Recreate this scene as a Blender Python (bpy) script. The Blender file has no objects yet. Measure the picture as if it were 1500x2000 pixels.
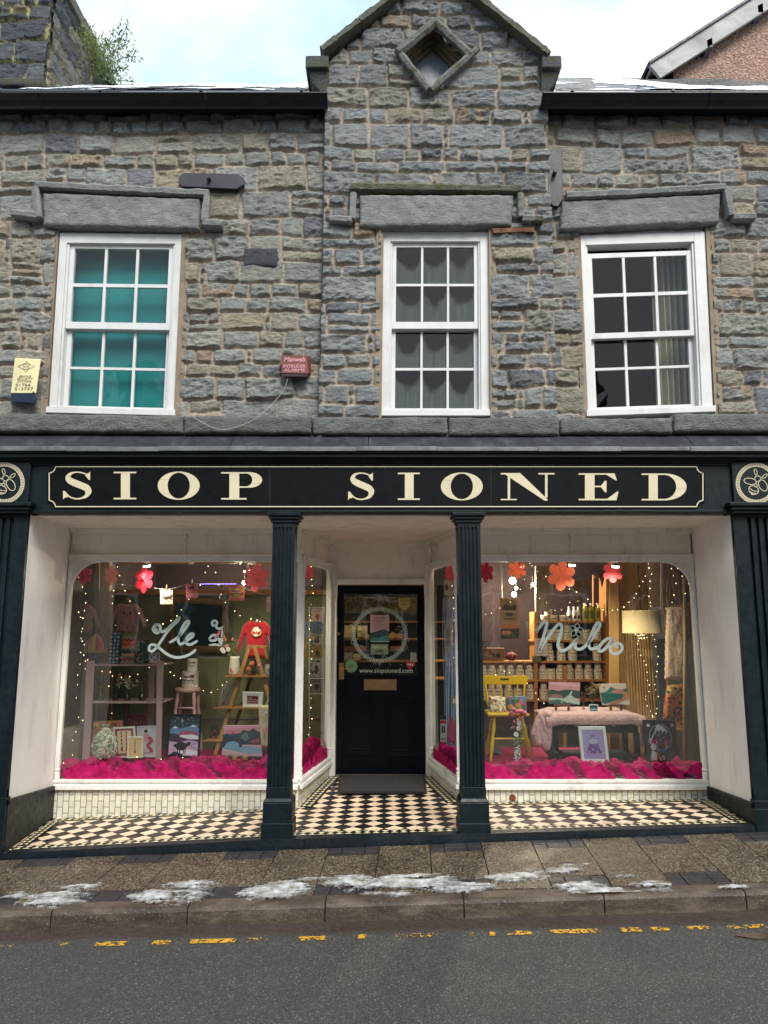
import bpy, bmesh, math, random
import numpy as np
from mathutils import Vector, Matrix
R = math.radians
rnd = random.Random(7)
scn = bpy.context.scene
COL = scn.collection
# ------------------------------------------------------------------ camera
F, TH, CY, CZ = 1400.0, R(8.8), -5.9, 1.62
CT, ST = math.cos(TH), math.sin(TH)
cam = bpy.data.objects.new('camera', bpy.data.cameras.new('camera')); COL.objects.link(cam)
cam.location = (0, CY, CZ); cam.rotation_euler = (R(90) + TH, 0, 0)
cam.data.sensor_fit = 'VERTICAL'; cam.data.sensor_height = 36; cam.data.lens = 36 * F / 2000
cam.data.clip_start = .05; cam.data.clip_end = 500
scn.camera = cam
def W(px, py, Y):
    """the world point that lies on the plane y = Y and shows at photo pixel px, py"""
    a = (px - 750) / F; v = (1000 - py) / F
    t = (Y - CY) / (CT - v * ST)
    return Vector((a * t, Y, CZ + t * (ST + v * CT)))
def WZ(px, py, z):
    """the world point at height z behind the photo pixel"""
    a = (px - 750) / F; v = (1000 - py) / F
    t = (z - CZ) / (ST + v * CT)
    return Vector((a * t, CY + t * (CT - v * ST), z))
# ------------------------------------------------------------------ colour, tags
def lin(c): return c / 12.92 if c <= .04045 else ((c + .055) / 1.055) ** 2.4
def H(s, k=1.0):
    s = s.lstrip('#')
    return tuple(lin(int(s[i:i + 2], 16) / 255) * k for i in (0, 2, 4)) + (1.0,)
def tag(o, label=None, cat=None, group=None, kind=None):
    if label: o['label'] = label
    if cat: o['category'] = cat
    if group: o['group'] = group
    if kind: o['kind'] = kind
    return o
WL = {}
def thing(name, label, cat, loc, group=None):
    o = bpy.data.objects.new(name, None); COL.objects.link(o)
    o.location = loc; o.empty_display_size = .1; WL[o] = Vector(loc)
    return tag(o, label, cat, group)
def copy_tree(o, loc, label=None, group=None, rz=0, parent=None):
    c = o.copy(); COL.objects.link(c)
    if parent is None:
        c.location = loc; c.rotation_euler = (0, 0, rz)
        if label: c['label'] = label
        if group: c['group'] = group
    else: c.parent = parent
    for ch in o.children: copy_tree(ch, None, parent=c)
    return c
# ------------------------------------------------------------------ mesh builder
def arc(cx, cy, rx, ry, a0, a1, n):
    return [(cx + rx * math.cos(R(a0 + (a1 - a0) * i / n)), cy + ry * math.sin(R(a0 + (a1 - a0) * i / n))) for i in range(n + 1)]
def smooth_path(p, k=6, closed=False):
    p = [Vector(q) for q in p]; out = []; n = len(p)
    for i in range(n if closed else n - 1):
        if closed: a, b, c, d = p[i - 1], p[i], p[(i + 1) % n], p[(i + 2) % n]
        else: a, b, c, d = p[max(i - 1, 0)], p[i], p[i + 1], p[min(i + 2, n - 1)]
        for j in range(k):
            t = j / k
            out.append(.5 * ((2 * b) + (c - a) * t + (2 * a - 5 * b + 4 * c - d) * t * t + (3 * b - a - 3 * c + d) * t ** 3))
    if not closed: out.append(p[-1])
    return out
class B:
    def __init__(s): s.v = []; s.f = []; s.c = []; s.col = (1, 1, 1, 1); s.uv = None
    def face(s, pts, col=None):
        i = len(s.v); s.v += [Vector(p) for p in pts]; s.f.append(list(range(i, i + len(pts)))); s.c.append(col or s.col)
    def box(s, x0, x1, y0, y1, z0, z1, col=None):
        s.hexa([(x0, y0, z0), (x1, y0, z0), (x1, y0, z1), (x0, y0, z1)], [(x0, y1, z0), (x1, y1, z0), (x1, y1, z1), (x0, y1, z1)], col)
    def hexa(s, a, b, col=None):
        """a and b: matching rings of points joined to a closed solid"""
        n = len(a); i = len(s.v); s.v += [Vector(p) for p in a] + [Vector(p) for p in b]; col = col or s.col
        s.f.append([i + k for k in range(n)]); s.f.append([i + n + k for k in reversed(range(n))])
        for k in range(n): s.f.append([i + (k + 1) % n, i + k, i + n + k, i + n + (k + 1) % n])
        s.c += [col] * (n + 2)
    def slab(s, ring, d, col=None):
        s.hexa(ring, [Vector(p) + Vector(d) for p in ring], col)
    def pbox(s, x0, y0, x1, y1, Y, d, col=None):
        """a box whose front face shows as the pixel rectangle on plane Y; d = depth away from the viewer"""
        s.slab([W(x0, y1, Y), W(x1, y1, Y), W(x1, y0, Y), W(x0, y0, Y)], (0, d, 0), col)
    def ppoly(s, pts, Y, d, col=None): s.slab([W(x, y, Y) for x, y in pts], (0, d, 0), col)
    def tube(s, pts, r, n=8, cap=True, col=None):
        pts = [Vector(p) for p in pts]; m = len(pts); col = col or s.col
        rs = r if isinstance(r, (list, tuple)) else [r] * m
        up = None; i0 = len(s.v)
        for k, p in enumerate(pts):
            d = (pts[min(k + 1, m - 1)] - pts[max(k - 1, 0)])
            d = d.normalized() if d.length > 1e-9 else Vector((0, 0, 1))
            if up is None: up = d.orthogonal().normalized()
            up = (up - d * up.dot(d)); up = up.normalized() if up.length > 1e-6 else d.orthogonal().normalized()
            w = d.cross(up)
            for j in range(n):
                a = 2 * math.pi * j / n
                s.v.append(p + (up * math.cos(a) + w * math.sin(a)) * rs[k])
        for k in range(m - 1):
            for j in range(n):
                s.f.append([i0 + k * n + j, i0 + k * n + (j + 1) % n, i0 + (k + 1) * n + (j + 1) % n, i0 + (k + 1) * n + j]); s.c.append(col)
        if cap:
            s.f.append([i0 + j for j in reversed(range(n))]); s.f.append([i0 + (m - 1) * n + j for j in range(n)]); s.c += [col] * 2
    def lathe(s, prof, c, n=20, col=None, sq=1.0):
        """prof: (radius, height) pairs upward, around the vertical axis at c"""
        c = Vector(c); i0 = len(s.v); m = len(prof); col = col or s.col
        for r, h in prof:
            for j in range(n):
                a = 2 * math.pi * j / n
                s.v.append(c + Vector((r * math.cos(a), r * sq * math.sin(a), h)))
        for k in range(m - 1):
            for j in range(n):
                s.f.append([i0 + k * n + j, i0 + k * n + (j + 1) % n, i0 + (k + 1) * n + (j + 1) % n, i0 + (k + 1) * n + j]); s.c.append(col)
        s.f.append([i0 + j for j in reversed(range(n))]); s.f.append([i0 + (m - 1) * n + j for j in range(n)]); s.c += [col] * 2
    def ball(s, c, r, n=8, m=6, col=None, sc=(1, 1, 1)):
        c = Vector(c); prof = []
        i0 = len(s.v); col = col or s.col
        for k in range(m + 1):
            t = math.pi * k / m
            for j in range(n):
                a = 2 * math.pi * j / n
                rr = max(math.sin(t), .02)
                s.v.append(c + Vector((rr * math.cos(a) * r * sc[0], rr * math.sin(a) * r * sc[1], -math.cos(t) * r * sc[2])))
        for k in range(m):
            for j in range(n):
                s.f.append([i0 + k * n + j, i0 + k * n + (j + 1) % n, i0 + (k + 1) * n + (j + 1) % n, i0 + (k + 1) * n + j]); s.c.append(col)
        s.f.append([i0 + j for j in reversed(range(n))]); s.f.append([i0 + m * n + j for j in range(n)]); s.c += [col] * 2
    def ribbon(s, pts, w, nrm, th=.002, col=None):
        """flat stroke of width w (or one width per point) along pts in the plane with normal nrm"""
        pts = [Vector(p) for p in pts]; m = len(pts); nrm = Vector(nrm); ws = w if isinstance(w, (list, tuple)) else [w] * m
        i0 = len(s.v); col = col or s.col
        for k, p in enumerate(pts):
            d = (pts[min(k + 1, m - 1)] - pts[max(k - 1, 0)]); d = d.normalized() if d.length > 1e-9 else Vector((1, 0, 0))
            q = nrm.cross(d).normalized() * ws[k] * .5
            s.v += [p - q, p + q, p - q - nrm * th, p + q - nrm * th]
        for k in range(m - 1):
            a = i0 + 4 * k; b = a + 4
            s.f += [[a, b, b + 1, a + 1], [a + 2, a + 3, b + 3, b + 2], [a, a + 2, b + 2, b], [a + 1, b + 1, b + 3, a + 3]]; s.c += [col] * 4
        s.f += [[i0, i0 + 1, i0 + 3, i0 + 2], [i0 + 4 * m - 4, i0 + 4 * m - 2, i0 + 4 * m - 1, i0 + 4 * m - 3]]; s.c += [col] * 2
    def mk(s, name, mat, parent=None, bevel=0, smooth=False, seg=2, solid=0):
        me = bpy.data.meshes.new(name)
        if parent is None:
            xs = [p.x for p in s.v]; ys = [p.y for p in s.v]; zs = [p.z for p in s.v]
            off = Vector(((min(xs) + max(xs)) / 2, (min(ys) + max(ys)) / 2, min(zs)))
        else: off = WL.get(parent, Vector())
        me.from_pydata([tuple(p - off) for p in s.v], [], s.f)
        at = me.color_attributes.new('Col', 'FLOAT_COLOR', 'CORNER')
        buf = []
        for f, c in zip(s.f, s.c): buf += list(c) * len(f)
        at.data.foreach_set('color', buf)
        bm = bmesh.new(); bm.from_mesh(me); bmesh.ops.recalc_face_normals(bm, faces=bm.faces); bm.to_mesh(me); bm.free()
        return finish(me, name, mat, parent, off, bevel, smooth, seg)
def finish(me, name, mat, parent, off, bevel=0, smooth=False, seg=2):
    me.materials.append(mat)
    if smooth: me.polygons.foreach_set('use_smooth', [True] * len(me.polygons))
    o = bpy.data.objects.new(name, me); COL.objects.link(o)
    WL[o] = Vector(off)
    if parent is not None: o.parent = parent
    else: o.location = off
    if bevel:
        m = o.modifiers.new('bevel', 'BEVEL'); m.width = bevel; m.segments = seg; m.limit_method = 'ANGLE'; m.angle_limit = R(35)
        if not smooth: me.polygons.foreach_set('use_smooth', [False] * len(me.polygons))
    return o
# text with the built-in font, as a mesh
def text_mesh(txt, name, mat, parent, quadfn, size_w, size_h, bold=0.0, shear=0.0):
    """quadfn(u, v) -> world point; the text is stretched to the unit square"""
    if txt[0] == '#':    # print too small to read in the photo: n rows of uneven dashes
        b = B(); n = int(txt[1:]); r = random.Random(n + len(name))
        for k in range(n):
            u = .1 * r.random(); v = 1 - (k + .25) / n
            while u < .9:
                e = min(u + r.uniform(.08, .25), 1); b.face([quadfn(u, v - .45 / n), quadfn(e, v - .45 / n), quadfn(e, v), quadfn(u, v)]); u = e + .04
        return b.mk(name, mat, parent)
    cu = bpy.data.curves.new('t', 'FONT'); cu.body = txt; cu.size = 1; cu.offset = bold; cu.resolution_u = 3; cu.shear = shear; cu.space_line = .9; cu.align_x = 'CENTER'
    t = bpy.data.objects.new('t', cu); COL.objects.link(t)
    dg = bpy.context.evaluated_depsgraph_get(); me0 = t.evaluated_get(dg).to_mesh()
    vs = [v.co.copy() for v in me0.vertices]; fs = [list(p.vertices) for p in me0.polygons]
    t.evaluated_get(dg).to_mesh_clear(); bpy.data.objects.remove(t); bpy.data.curves.remove(cu)
    if not vs: return None
    x0, x1 = min(v.x for v in vs), max(v.x for v in vs); y0, y1 = min(v.y for v in vs), max(v.y for v in vs)
    b = B(); b.v = [Vector(quadfn((v.x - x0) / (x1 - x0), (v.y - y0) / max(y1 - y0, 1e-6))) for v in vs]; b.f = fs; b.c = [b.col] * len(fs)
    return b.mk(name, mat, parent)
def prect(x0, y0, x1, y1, Y):
    def q(u, v): return W(x0 + (x1 - x0) * u, y1 + (y0 - y1) * v, Y)
    return q
def quadm(tl, tr, br, bl, Y):
    """bilinear map of the unit square (v up) on pixel corners at plane Y -> (x, z)"""
    a, b, c, d = W(*bl, Y), W(*br, Y), W(*tr, Y), W(*tl, Y)
    def q(u, v, dy=0): p = (a * (1 - u) + b * u) * (1 - v) + (d * (1 - u) + c * u) * v; return Vector((p.x, p.y + dy, p.z))
    return q
def qbox(b, q, u0, u1, v0, v1, y0, y1, col=None):
    r = [(u0, v0), (u1, v0), (u1, v1), (u0, v1)]
    b.hexa([q(u, v, y0) for u, v in r], [q(u, v, y1) for u, v in r], col)
# ------------------------------------------------------------------ numpy noise
def vnoise(x, y, seed):
    T = np.random.RandomState(seed % 100000).rand(128, 128)
    xi = np.floor(x).astype(int); yi = np.floor(y).astype(int); xf = x - xi; yf = y - yi
    xf = xf * xf * (3 - 2 * xf); yf = yf * yf * (3 - 2 * yf)
    g = lambda a, b: T[b % 128, a % 128]
    return (g(xi, yi) * (1 - xf) + g(xi + 1, yi) * xf) * (1 - yf) + (g(xi, yi + 1) * (1 - xf) + g(xi + 1, yi + 1) * xf) * yf
def fbm(x, y, seed, f=1.0, o=4, g=.5):
    s = 0; a = 1; t = 0
    for k in range(o):
        s = s + a * vnoise(x * f + 17.3 * k, y * f + 9.1 * k, seed + 31 * k); t += a; a *= g; f *= 2.03
    return s / t
def ss(a, b, x):
    t = np.clip((x - a) / (b - a), 0, 1); return t * t * (3 - 2 * t)
def inpoly(X, Z, poly):
    ins = np.zeros(X.shape, bool); n = len(poly)
    for i in range(n):
        x1, z1 = poly[i]; x2, z2 = poly[(i + 1) % n]
        if z1 == z2: continue
        c = ((z1 > Z) != (z2 > Z)) & (X < (x2 - x1) * (Z - z1) / (z2 - z1) + x1)
        ins ^= c
    return ins
def distpoly(X, Z, poly):
    d = np.full(X.shape, 1e9); n = len(poly)
    for i in range(n):
        x1, z1 = poly[i]; x2, z2 = poly[(i + 1) % n]
        dx, dz = x2 - x1, z2 - z1; L = dx * dx + dz * dz + 1e-12
        t = np.clip(((X - x1) * dx + (Z - z1) * dz) / L, 0, 1)
        d = np.minimum(d, np.hypot(X - x1 - t * dx, Z - z1 - t * dz))
    return d
def grid_mesh(name, P, mask, mat, parent, col=None, smooth=True, uv=None):
    """P: (h, w, 3) points; mask: (h-1, w-1) faces kept; col: (h, w, 3) vertex colours"""
    h, w = P.shape[:2]
    idx = np.arange(h * w).reshape(h, w)
    q = np.stack([idx[:-1, :-1], idx[:-1, 1:], idx[1:, 1:], idx[1:, :-1]], -1)[mask]
    used = np.unique(q); remap = np.zeros(h * w, int) - 1; remap[used] = np.arange(len(used))
    q = remap[q]; V = P.reshape(-1, 3)[used]
    off = WL.get(parent, Vector()) if parent is not None else Vector(((V[:, 0].min() + V[:, 0].max()) / 2, (V[:, 1].min() + V[:, 1].max()) / 2, V[:, 2].min()))
    V = V - np.array(off)
    me = bpy.data.meshes.new(name)
    me.vertices.add(len(V)); me.vertices.foreach_set('co', V.astype('f').ravel())
    me.loops.add(q.size); me.loops.foreach_set('vertex_index', q.ravel().astype('i'))
    me.polygons.add(len(q)); me.polygons.foreach_set('loop_start', np.arange(0, q.size, 4, dtype='i')); me.polygons.foreach_set('loop_total', np.full(len(q), 4, 'i'))
    me.update(); me.validate()
    if col is not None:
        c = col.reshape(-1, col.shape[2])[used]
        if c.shape[1] == 3: c = np.concatenate([c, np.ones((len(c), 1))], 1)
        at = me.color_attributes.new('Col', 'FLOAT_COLOR', 'POINT'); at.data.foreach_set('color', c.astype('f').ravel())
    return finish(me, name, mat, parent, off, 0, smooth)
# ------------------------------------------------------------------ materials
def nmat(name):
    m = bpy.data.materials.new(name); m.use_nodes = True; n = m.node_tree.nodes; l = m.node_tree.links
    return m, n, l, n['Principled BSDF']
class N:
    """short hand over a node tree"""
    def __init__(s, m): s.t = m.node_tree; s.n = s.t.nodes; s.l = s.t.links
    def new(s, ty, **kw):
        o = s.n.new('ShaderNode' + ty)
        for k, v in kw.items():
            if k.startswith('i_'):
                k = k[2:]; k = int(k) if k.isdigit() else k.replace('_', ' ')
                if isinstance(v, bpy.types.NodeSocket): s.l.new(v, o.inputs[k])
                else: o.inputs[k].default_value = v
            else: setattr(o, k, v)
        return o
    def pos(s): return s.new('NewGeometry').outputs['Position']
    def objc(s): return s.new('TexCoord').outputs['Object']
    def noise(s, vec, scale, detail=4, rough=.55, dist=0):
        o = s.new('TexNoise', i_Scale=scale, i_Detail=detail, i_Roughness=rough, i_Distortion=dist)
        if vec is not None: s.l.new(vec, o.inputs['Vector'])
        return o.outputs['Fac']
    def ramp(s, fac, stops):
        o = s.new('ValToRGB'); s.l.new(fac, o.inputs['Fac']); e = o.color_ramp.elements
        while len(e) < len(stops): e.new(.5)
        for k, (p, c) in enumerate(stops):
            e[k].position = p; e[k].color = c if len(c) == 4 else tuple(c) + (1,)
        return o.outputs['Color']
    def map(s, v, a, b, c=0, d=1):
        return s.new('MapRange', i_0=v, i_1=a, i_2=b, i_3=c, i_4=d).outputs[0]
    def math(s, op, a, b=0.0, c=None):
        o = s.new('Math', operation=op)
        for k, v in enumerate((a, b) if c is None else (a, b, c)):
            if isinstance(v, (int, float)): o.inputs[k].default_value = v
            else: s.l.new(v, o.inputs[k])
        return o.outputs[0]
    def mix(s, f, a, b, mode='MIX'):
        o = s.new('Mix', data_type='RGBA', blend_type=mode)
        for k, v in ((0, f), (6, a), (7, b)):
            if isinstance(v, bpy.types.NodeSocket): s.l.new(v, o.inputs[k])
            else: o.inputs[k].default_value = v
        return o.outputs[2]
    def bump(s, h, strength=.5, dist=.01):
        return s.new('Bump', i_Height=h, i_Strength=strength, i_Distance=dist).outputs[0]
    def scale(s, vec, sc, rot=(0, 0, 0)):
        return s.new('Mapping', i_Vector=vec, i_Scale=sc, i_Rotation=rot).outputs[0]
MC = {}
def paint(name, hexc, rough=.6, var=.12, dirt=None, bump=.15, scale=18, metal=0, spec=.5, k=1.0):
    """a painted or plain surface with mottling, dirt and a slight unevenness"""
    if name in MC: return MC[name]
    m, n, l, p = nmat(name); t = N(m); v = t.pos()
    c = H(hexc, k)
    f = t.noise(v, scale * .25, 5, .6)
    base = t.mix(t.map(f, .3, .7), tuple(x * (1 - var) for x in c[:3]) + (1,), tuple(min(x * (1 + var), 1) for x in c[:3]) + (1,))
    if dirt:
        g = t.noise(t.scale(v, (1, 1, .35)), 5.5, 6, .68)
        base = t.mix(t.map(g, .52, .78, 0, .75), base, H(dirt))
    l.new(base, p.inputs['Base Color'])
    p.inputs['Roughness'].default_value = rough; p.inputs['Metallic'].default_value = metal
    p.inputs['Specular IOR Level'].default_value = spec
    l.new(t.map(t.noise(v, scale * 2, 3), .3, .7, max(rough - .1, .02), min(rough + .12, 1)), p.inputs['Roughness'])
    if bump: l.new(t.bump(t.noise(v, scale * 3, 4), bump, .004), p.inputs['Normal'])
    MC[name] = m; return m
def vcol(name='art', rough=.6, var=.1, bump=.1, scale=60, sheen=0, trans=0):
    """takes its colour from the mesh: prints, patterned cloth, packaging"""
    if name in MC: return MC[name]
    m, n, l, p = nmat(name); t = N(m)
    a = t.new('Attribute', attribute_name='Col').outputs['Color']
    f = t.noise(t.pos(), scale, 3)
    c = t.mix(t.map(f, .3, .7, 0, var), a, (0, 0, 0, 1))
    l.new(c, p.inputs['Base Color']); p.inputs['Roughness'].default_value = rough
    if bump: l.new(t.bump(f, bump, .003), p.inputs['Normal'])
    if sheen: p.inputs['Sheen Weight'].default_value = sheen
    MC[name] = m; return m
def emis(name, col, s):
    if name in MC: return MC[name]
    m, n, l, p = nmat(name); p.inputs['Base Color'].default_value = col
    p.inputs['Emission Color'].default_value = col; p.inputs['Emission Strength'].default_value = s
    MC[name] = m; return m
def wood(name, c1, c2, rough=.55, sc=(1, 1, 12), k=1.0):
    if name in MC: return MC[name]
    m, n, l, p = nmat(name); t = N(m)
    v = t.scale(t.pos(), tuple(12 / x for x in sc))
    f = t.noise(v, 3, 5, .6, .6)
    l.new(t.ramp(f, [(.3, H(c1, k)), (.7, H(c2, k))]), p.inputs['Base Color']); p.inputs['Roughness'].default_value = rough
    l.new(t.bump(f, .2, .003), p.inputs['Normal'])
    MC[name] = m; return m
def glass(name, tint='#ffffff', refl=.05, wav=.0, haze=None):
    if name in MC: return MC[name]
    m, n, l, p = nmat(name); n.remove(p); t = N(m)
    tr = t.new('BsdfTransparent'); tr.inputs[0].default_value = H(tint)
    gl = t.new('BsdfGlossy'); gl.inputs['Roughness'].default_value = .015
    lw = t.new('LayerWeight'); lw.inputs[0].default_value = .2
    if wav:
        bp = t.bump(t.noise(t.pos(), 5, 1), wav, .02); l.new(bp, gl.inputs['Normal'])
    fac = t.math('ADD', t.math('MULTIPLY', lw.outputs['Facing'], .25), refl)
    mx = t.new('MixShader'); l.new(fac, mx.inputs[0]); l.new(tr.outputs[0], mx.inputs[1]); l.new(gl.outputs[0], mx.inputs[2])
    out = mx.outputs[0]
    if haze:
        df = t.new('BsdfDiffuse'); df.inputs[0].default_value = H(haze[0])
        tc = t.new('TexCoord').outputs['UV']; sp = t.new('SeparateXYZ', i_0=tc)
        u = t.math('SUBTRACT', sp.outputs[0], .5); u2 = t.math('MULTIPLY', t.math('MULTIPLY', u, u), 1.5)
        nz = t.noise(t.scale(t.pos(), (1, 1, 1.3)), 4.5, 3)
        lvl = t.math('ADD', t.math('ADD', u2, .12), t.math('MULTIPLY', nz, haze[2]))
        edge = t.math('SUBTRACT', lvl, sp.outputs[1])
        mk = t.map(edge, -.04, .14)
        streak = t.map(t.noise(t.scale(t.pos(), (60, 60, 3)), 1, 3), .3, .65, .6, 1)
        mk = t.math('MULTIPLY', t.math('MULTIPLY', mk, streak), haze[1])
        m2 = t.new('MixShader'); l.new(mk, m2.inputs[0]); l.new(out, m2.inputs[1]); l.new(df.outputs[0], m2.inputs[2]); out = m2.outputs[0]
    l.new(out, n['Material Output'].inputs['Surface'])
    MC[name] = m; return m
def stone_mat(name, fine=1.0, moss_or_shade=0.0, wet=0.0, zmoss=None):
    """stone whose colour comes from the mesh, with cleft relief, lichen and stains"""
    if name in MC: return MC[name]
    m, n, l, p = nmat(name); t = N(m); v = t.pos()
    at = t.new('Attribute', attribute_name='Col'); a = at.outputs['Color']; al = at.outputs['Alpha']
    n1 = t.noise(v, 9, 6, .62); n2 = t.noise(t.scale(v, (1, 1, 2.6), (0, R(14), 0)), 15, 7, .66, 1.6); n3 = t.noise(v, 150, 2)
    c = t.mix(t.map(n1, .3, .7, 0, 1), a, t.mix(1, a, (.62, .64, .67, 1), 'MULTIPLY'))
    c = t.mix(t.map(n2, .45, .7, 0, .4), c, t.mix(1, c, (1.45, 1.42, 1.36, 1), 'MULTIPLY'))
    c = t.mix(t.map(n2, .40, .3, 0, .7), c, t.mix(1, c, (.5, .5, .53, 1), 'MULTIPLY'))
    c = t.mix(t.map(t.noise(v, 3.3, 5, .7), .62, .8, 0, .35), c, H('#8f8068'))
    c = t.mix(t.map(n3, .58, .8, 0, .35), c, H('#c9c6bd'))
    if moss_or_shade: c = t.mix(t.map(t.noise(v, 11, 5, .7), .66 - moss_or_shade * .3, .78 - moss_or_shade * .25, 0, .85), c, H('#4d5127'))
    l.new(c, p.inputs['Base Color']); p.inputs['Roughness'].default_value = .82 - wet
    h = t.math('ADD', t.math('MULTIPLY', n2, 1.0), t.math('MULTIPLY', t.noise(v, 60, 5, .7), .35))
    l.new(t.bump(h, .95 * fine, .035), p.inputs['Normal'])
    MC[name] = m; return m
# ------------------------------------------------------------------ light
w = bpy.data.worlds.new('World'); scn.world = w; w.use_nodes = True
t = N(w); bg = t.n['Background']
SUN_EL, SUN_AZ = R(46), R(200)
sky = t.new('TexSky', sky_type='NISHITA'); sky.sun_disc = False; sky.sun_elevation = SUN_EL; sky.sun_rotation = SUN_AZ; sky.air_density = 1.2; sky.dust_density = .5
gen = t.new('TexCoord').outputs['Generated']
cl = t.noise(t.scale(gen, (1, 1, 1.6)), 2.1, 7, .55, .4)
cl2 = t.noise(gen, .9, 3, .5)
cov = t.math('ADD', t.math('MULTIPLY', cl, .65), t.math('MULTIPLY', cl2, .35))
shade = t.noise(gen, 3.5, 5, .55)
cloud = t.mix(t.map(shade, .3, .7), (9.4, 9.7, 10.0, 1), (11.3, 11.3, 11.2, 1))
blue = t.mix(.9, sky.outputs[0], (6.6, 9.3, 11.6, 1))
l = t.l; l.new(t.mix(t.map(cov, .45, .55), blue, cloud), bg.inputs['Color']); bg.inputs['Strength'].default_value = .058
sun = bpy.data.objects.new('sun', bpy.data.lights.new('sun', 'SUN')); COL.objects.link(sun)
sun.data.energy = 2.1; sun.data.angle = R(27); sun.data.color = (1, .96, .89)
sun.rotation_euler = (R(90) - SUN_EL, 0, R(20))   # from behind the viewer's right shoulder
# sun_rotation of the sky matches: the sun stands over the far side of the street
scn.view_settings.view_transform = 'Standard'; scn.view_settings.look = 'None'; scn.view_settings.gamma = 1; scn.view_settings.exposure = .95
scn.cycles.max_bounces = 8; scn.cycles.transparent_max_bounces = 24; scn.cycles.sample_clamp_indirect = 4
scn.cycles.use_denoising = True
# ------------------------------------------------------------------ shared materials
NAVY = paint('navy_gloss', '#09161b', .45, .15, '#17262c', .04, 9, spec=.3)
NAVYD = paint('door_gloss', '#030510', .4, .1, None, .02, 5, spec=.2)
BLACK = paint('sign_black', '#06080b', .5, .1, None, .0, 5, spec=.15)
CREAM = paint('sign_cream', '#d2c7a8', .45, .06, None, .05)
WHITE = paint('white_paint', '#d9dadb', .42, .06, '#b3b0a8', .15, 14)
WHITEW = paint('white_window', '#d0d0cf', .42, .05, '#b5b1a8', .2, 20)
WALLW = paint('white_render', '#eceae6', .75, .04, '#c9c4b8', .35, 10)
SOFF = paint('soffit_paint', '#efe9de', .6, .05, '#b0a798', .15, 8)
LEAD = paint('lead', '#303338', .55, .3, '#5e6266', .2, 9, metal=.25)
LEADE = paint('lead_edge', '#6a6d70', .5, .35, '#3b3e42', .3, 30, metal=.2)
IRON = paint('gutter_iron', '#0f1318', .4, .2, '#232b30', .15, 12)
TIE = paint('tie_plate_paint', '#24222b', .5, .2, '#3b3940', .5, 40)
BRASS = paint('brass', '#a58560', .35, .15, None, .05, 30, metal=.7)
DARK = paint('room_dark', '#262826', .9, .2, None, 0)
SNOWM = paint('snow_white', '#e8edf3', .6, .05, None, .4, 40)
ART = vcol('art'); CLOTH = vcol('cloth_print', .85, .15, .25, 120, .3); GLOSSART = vcol('gloss_print', .25, .05, .03)
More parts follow.
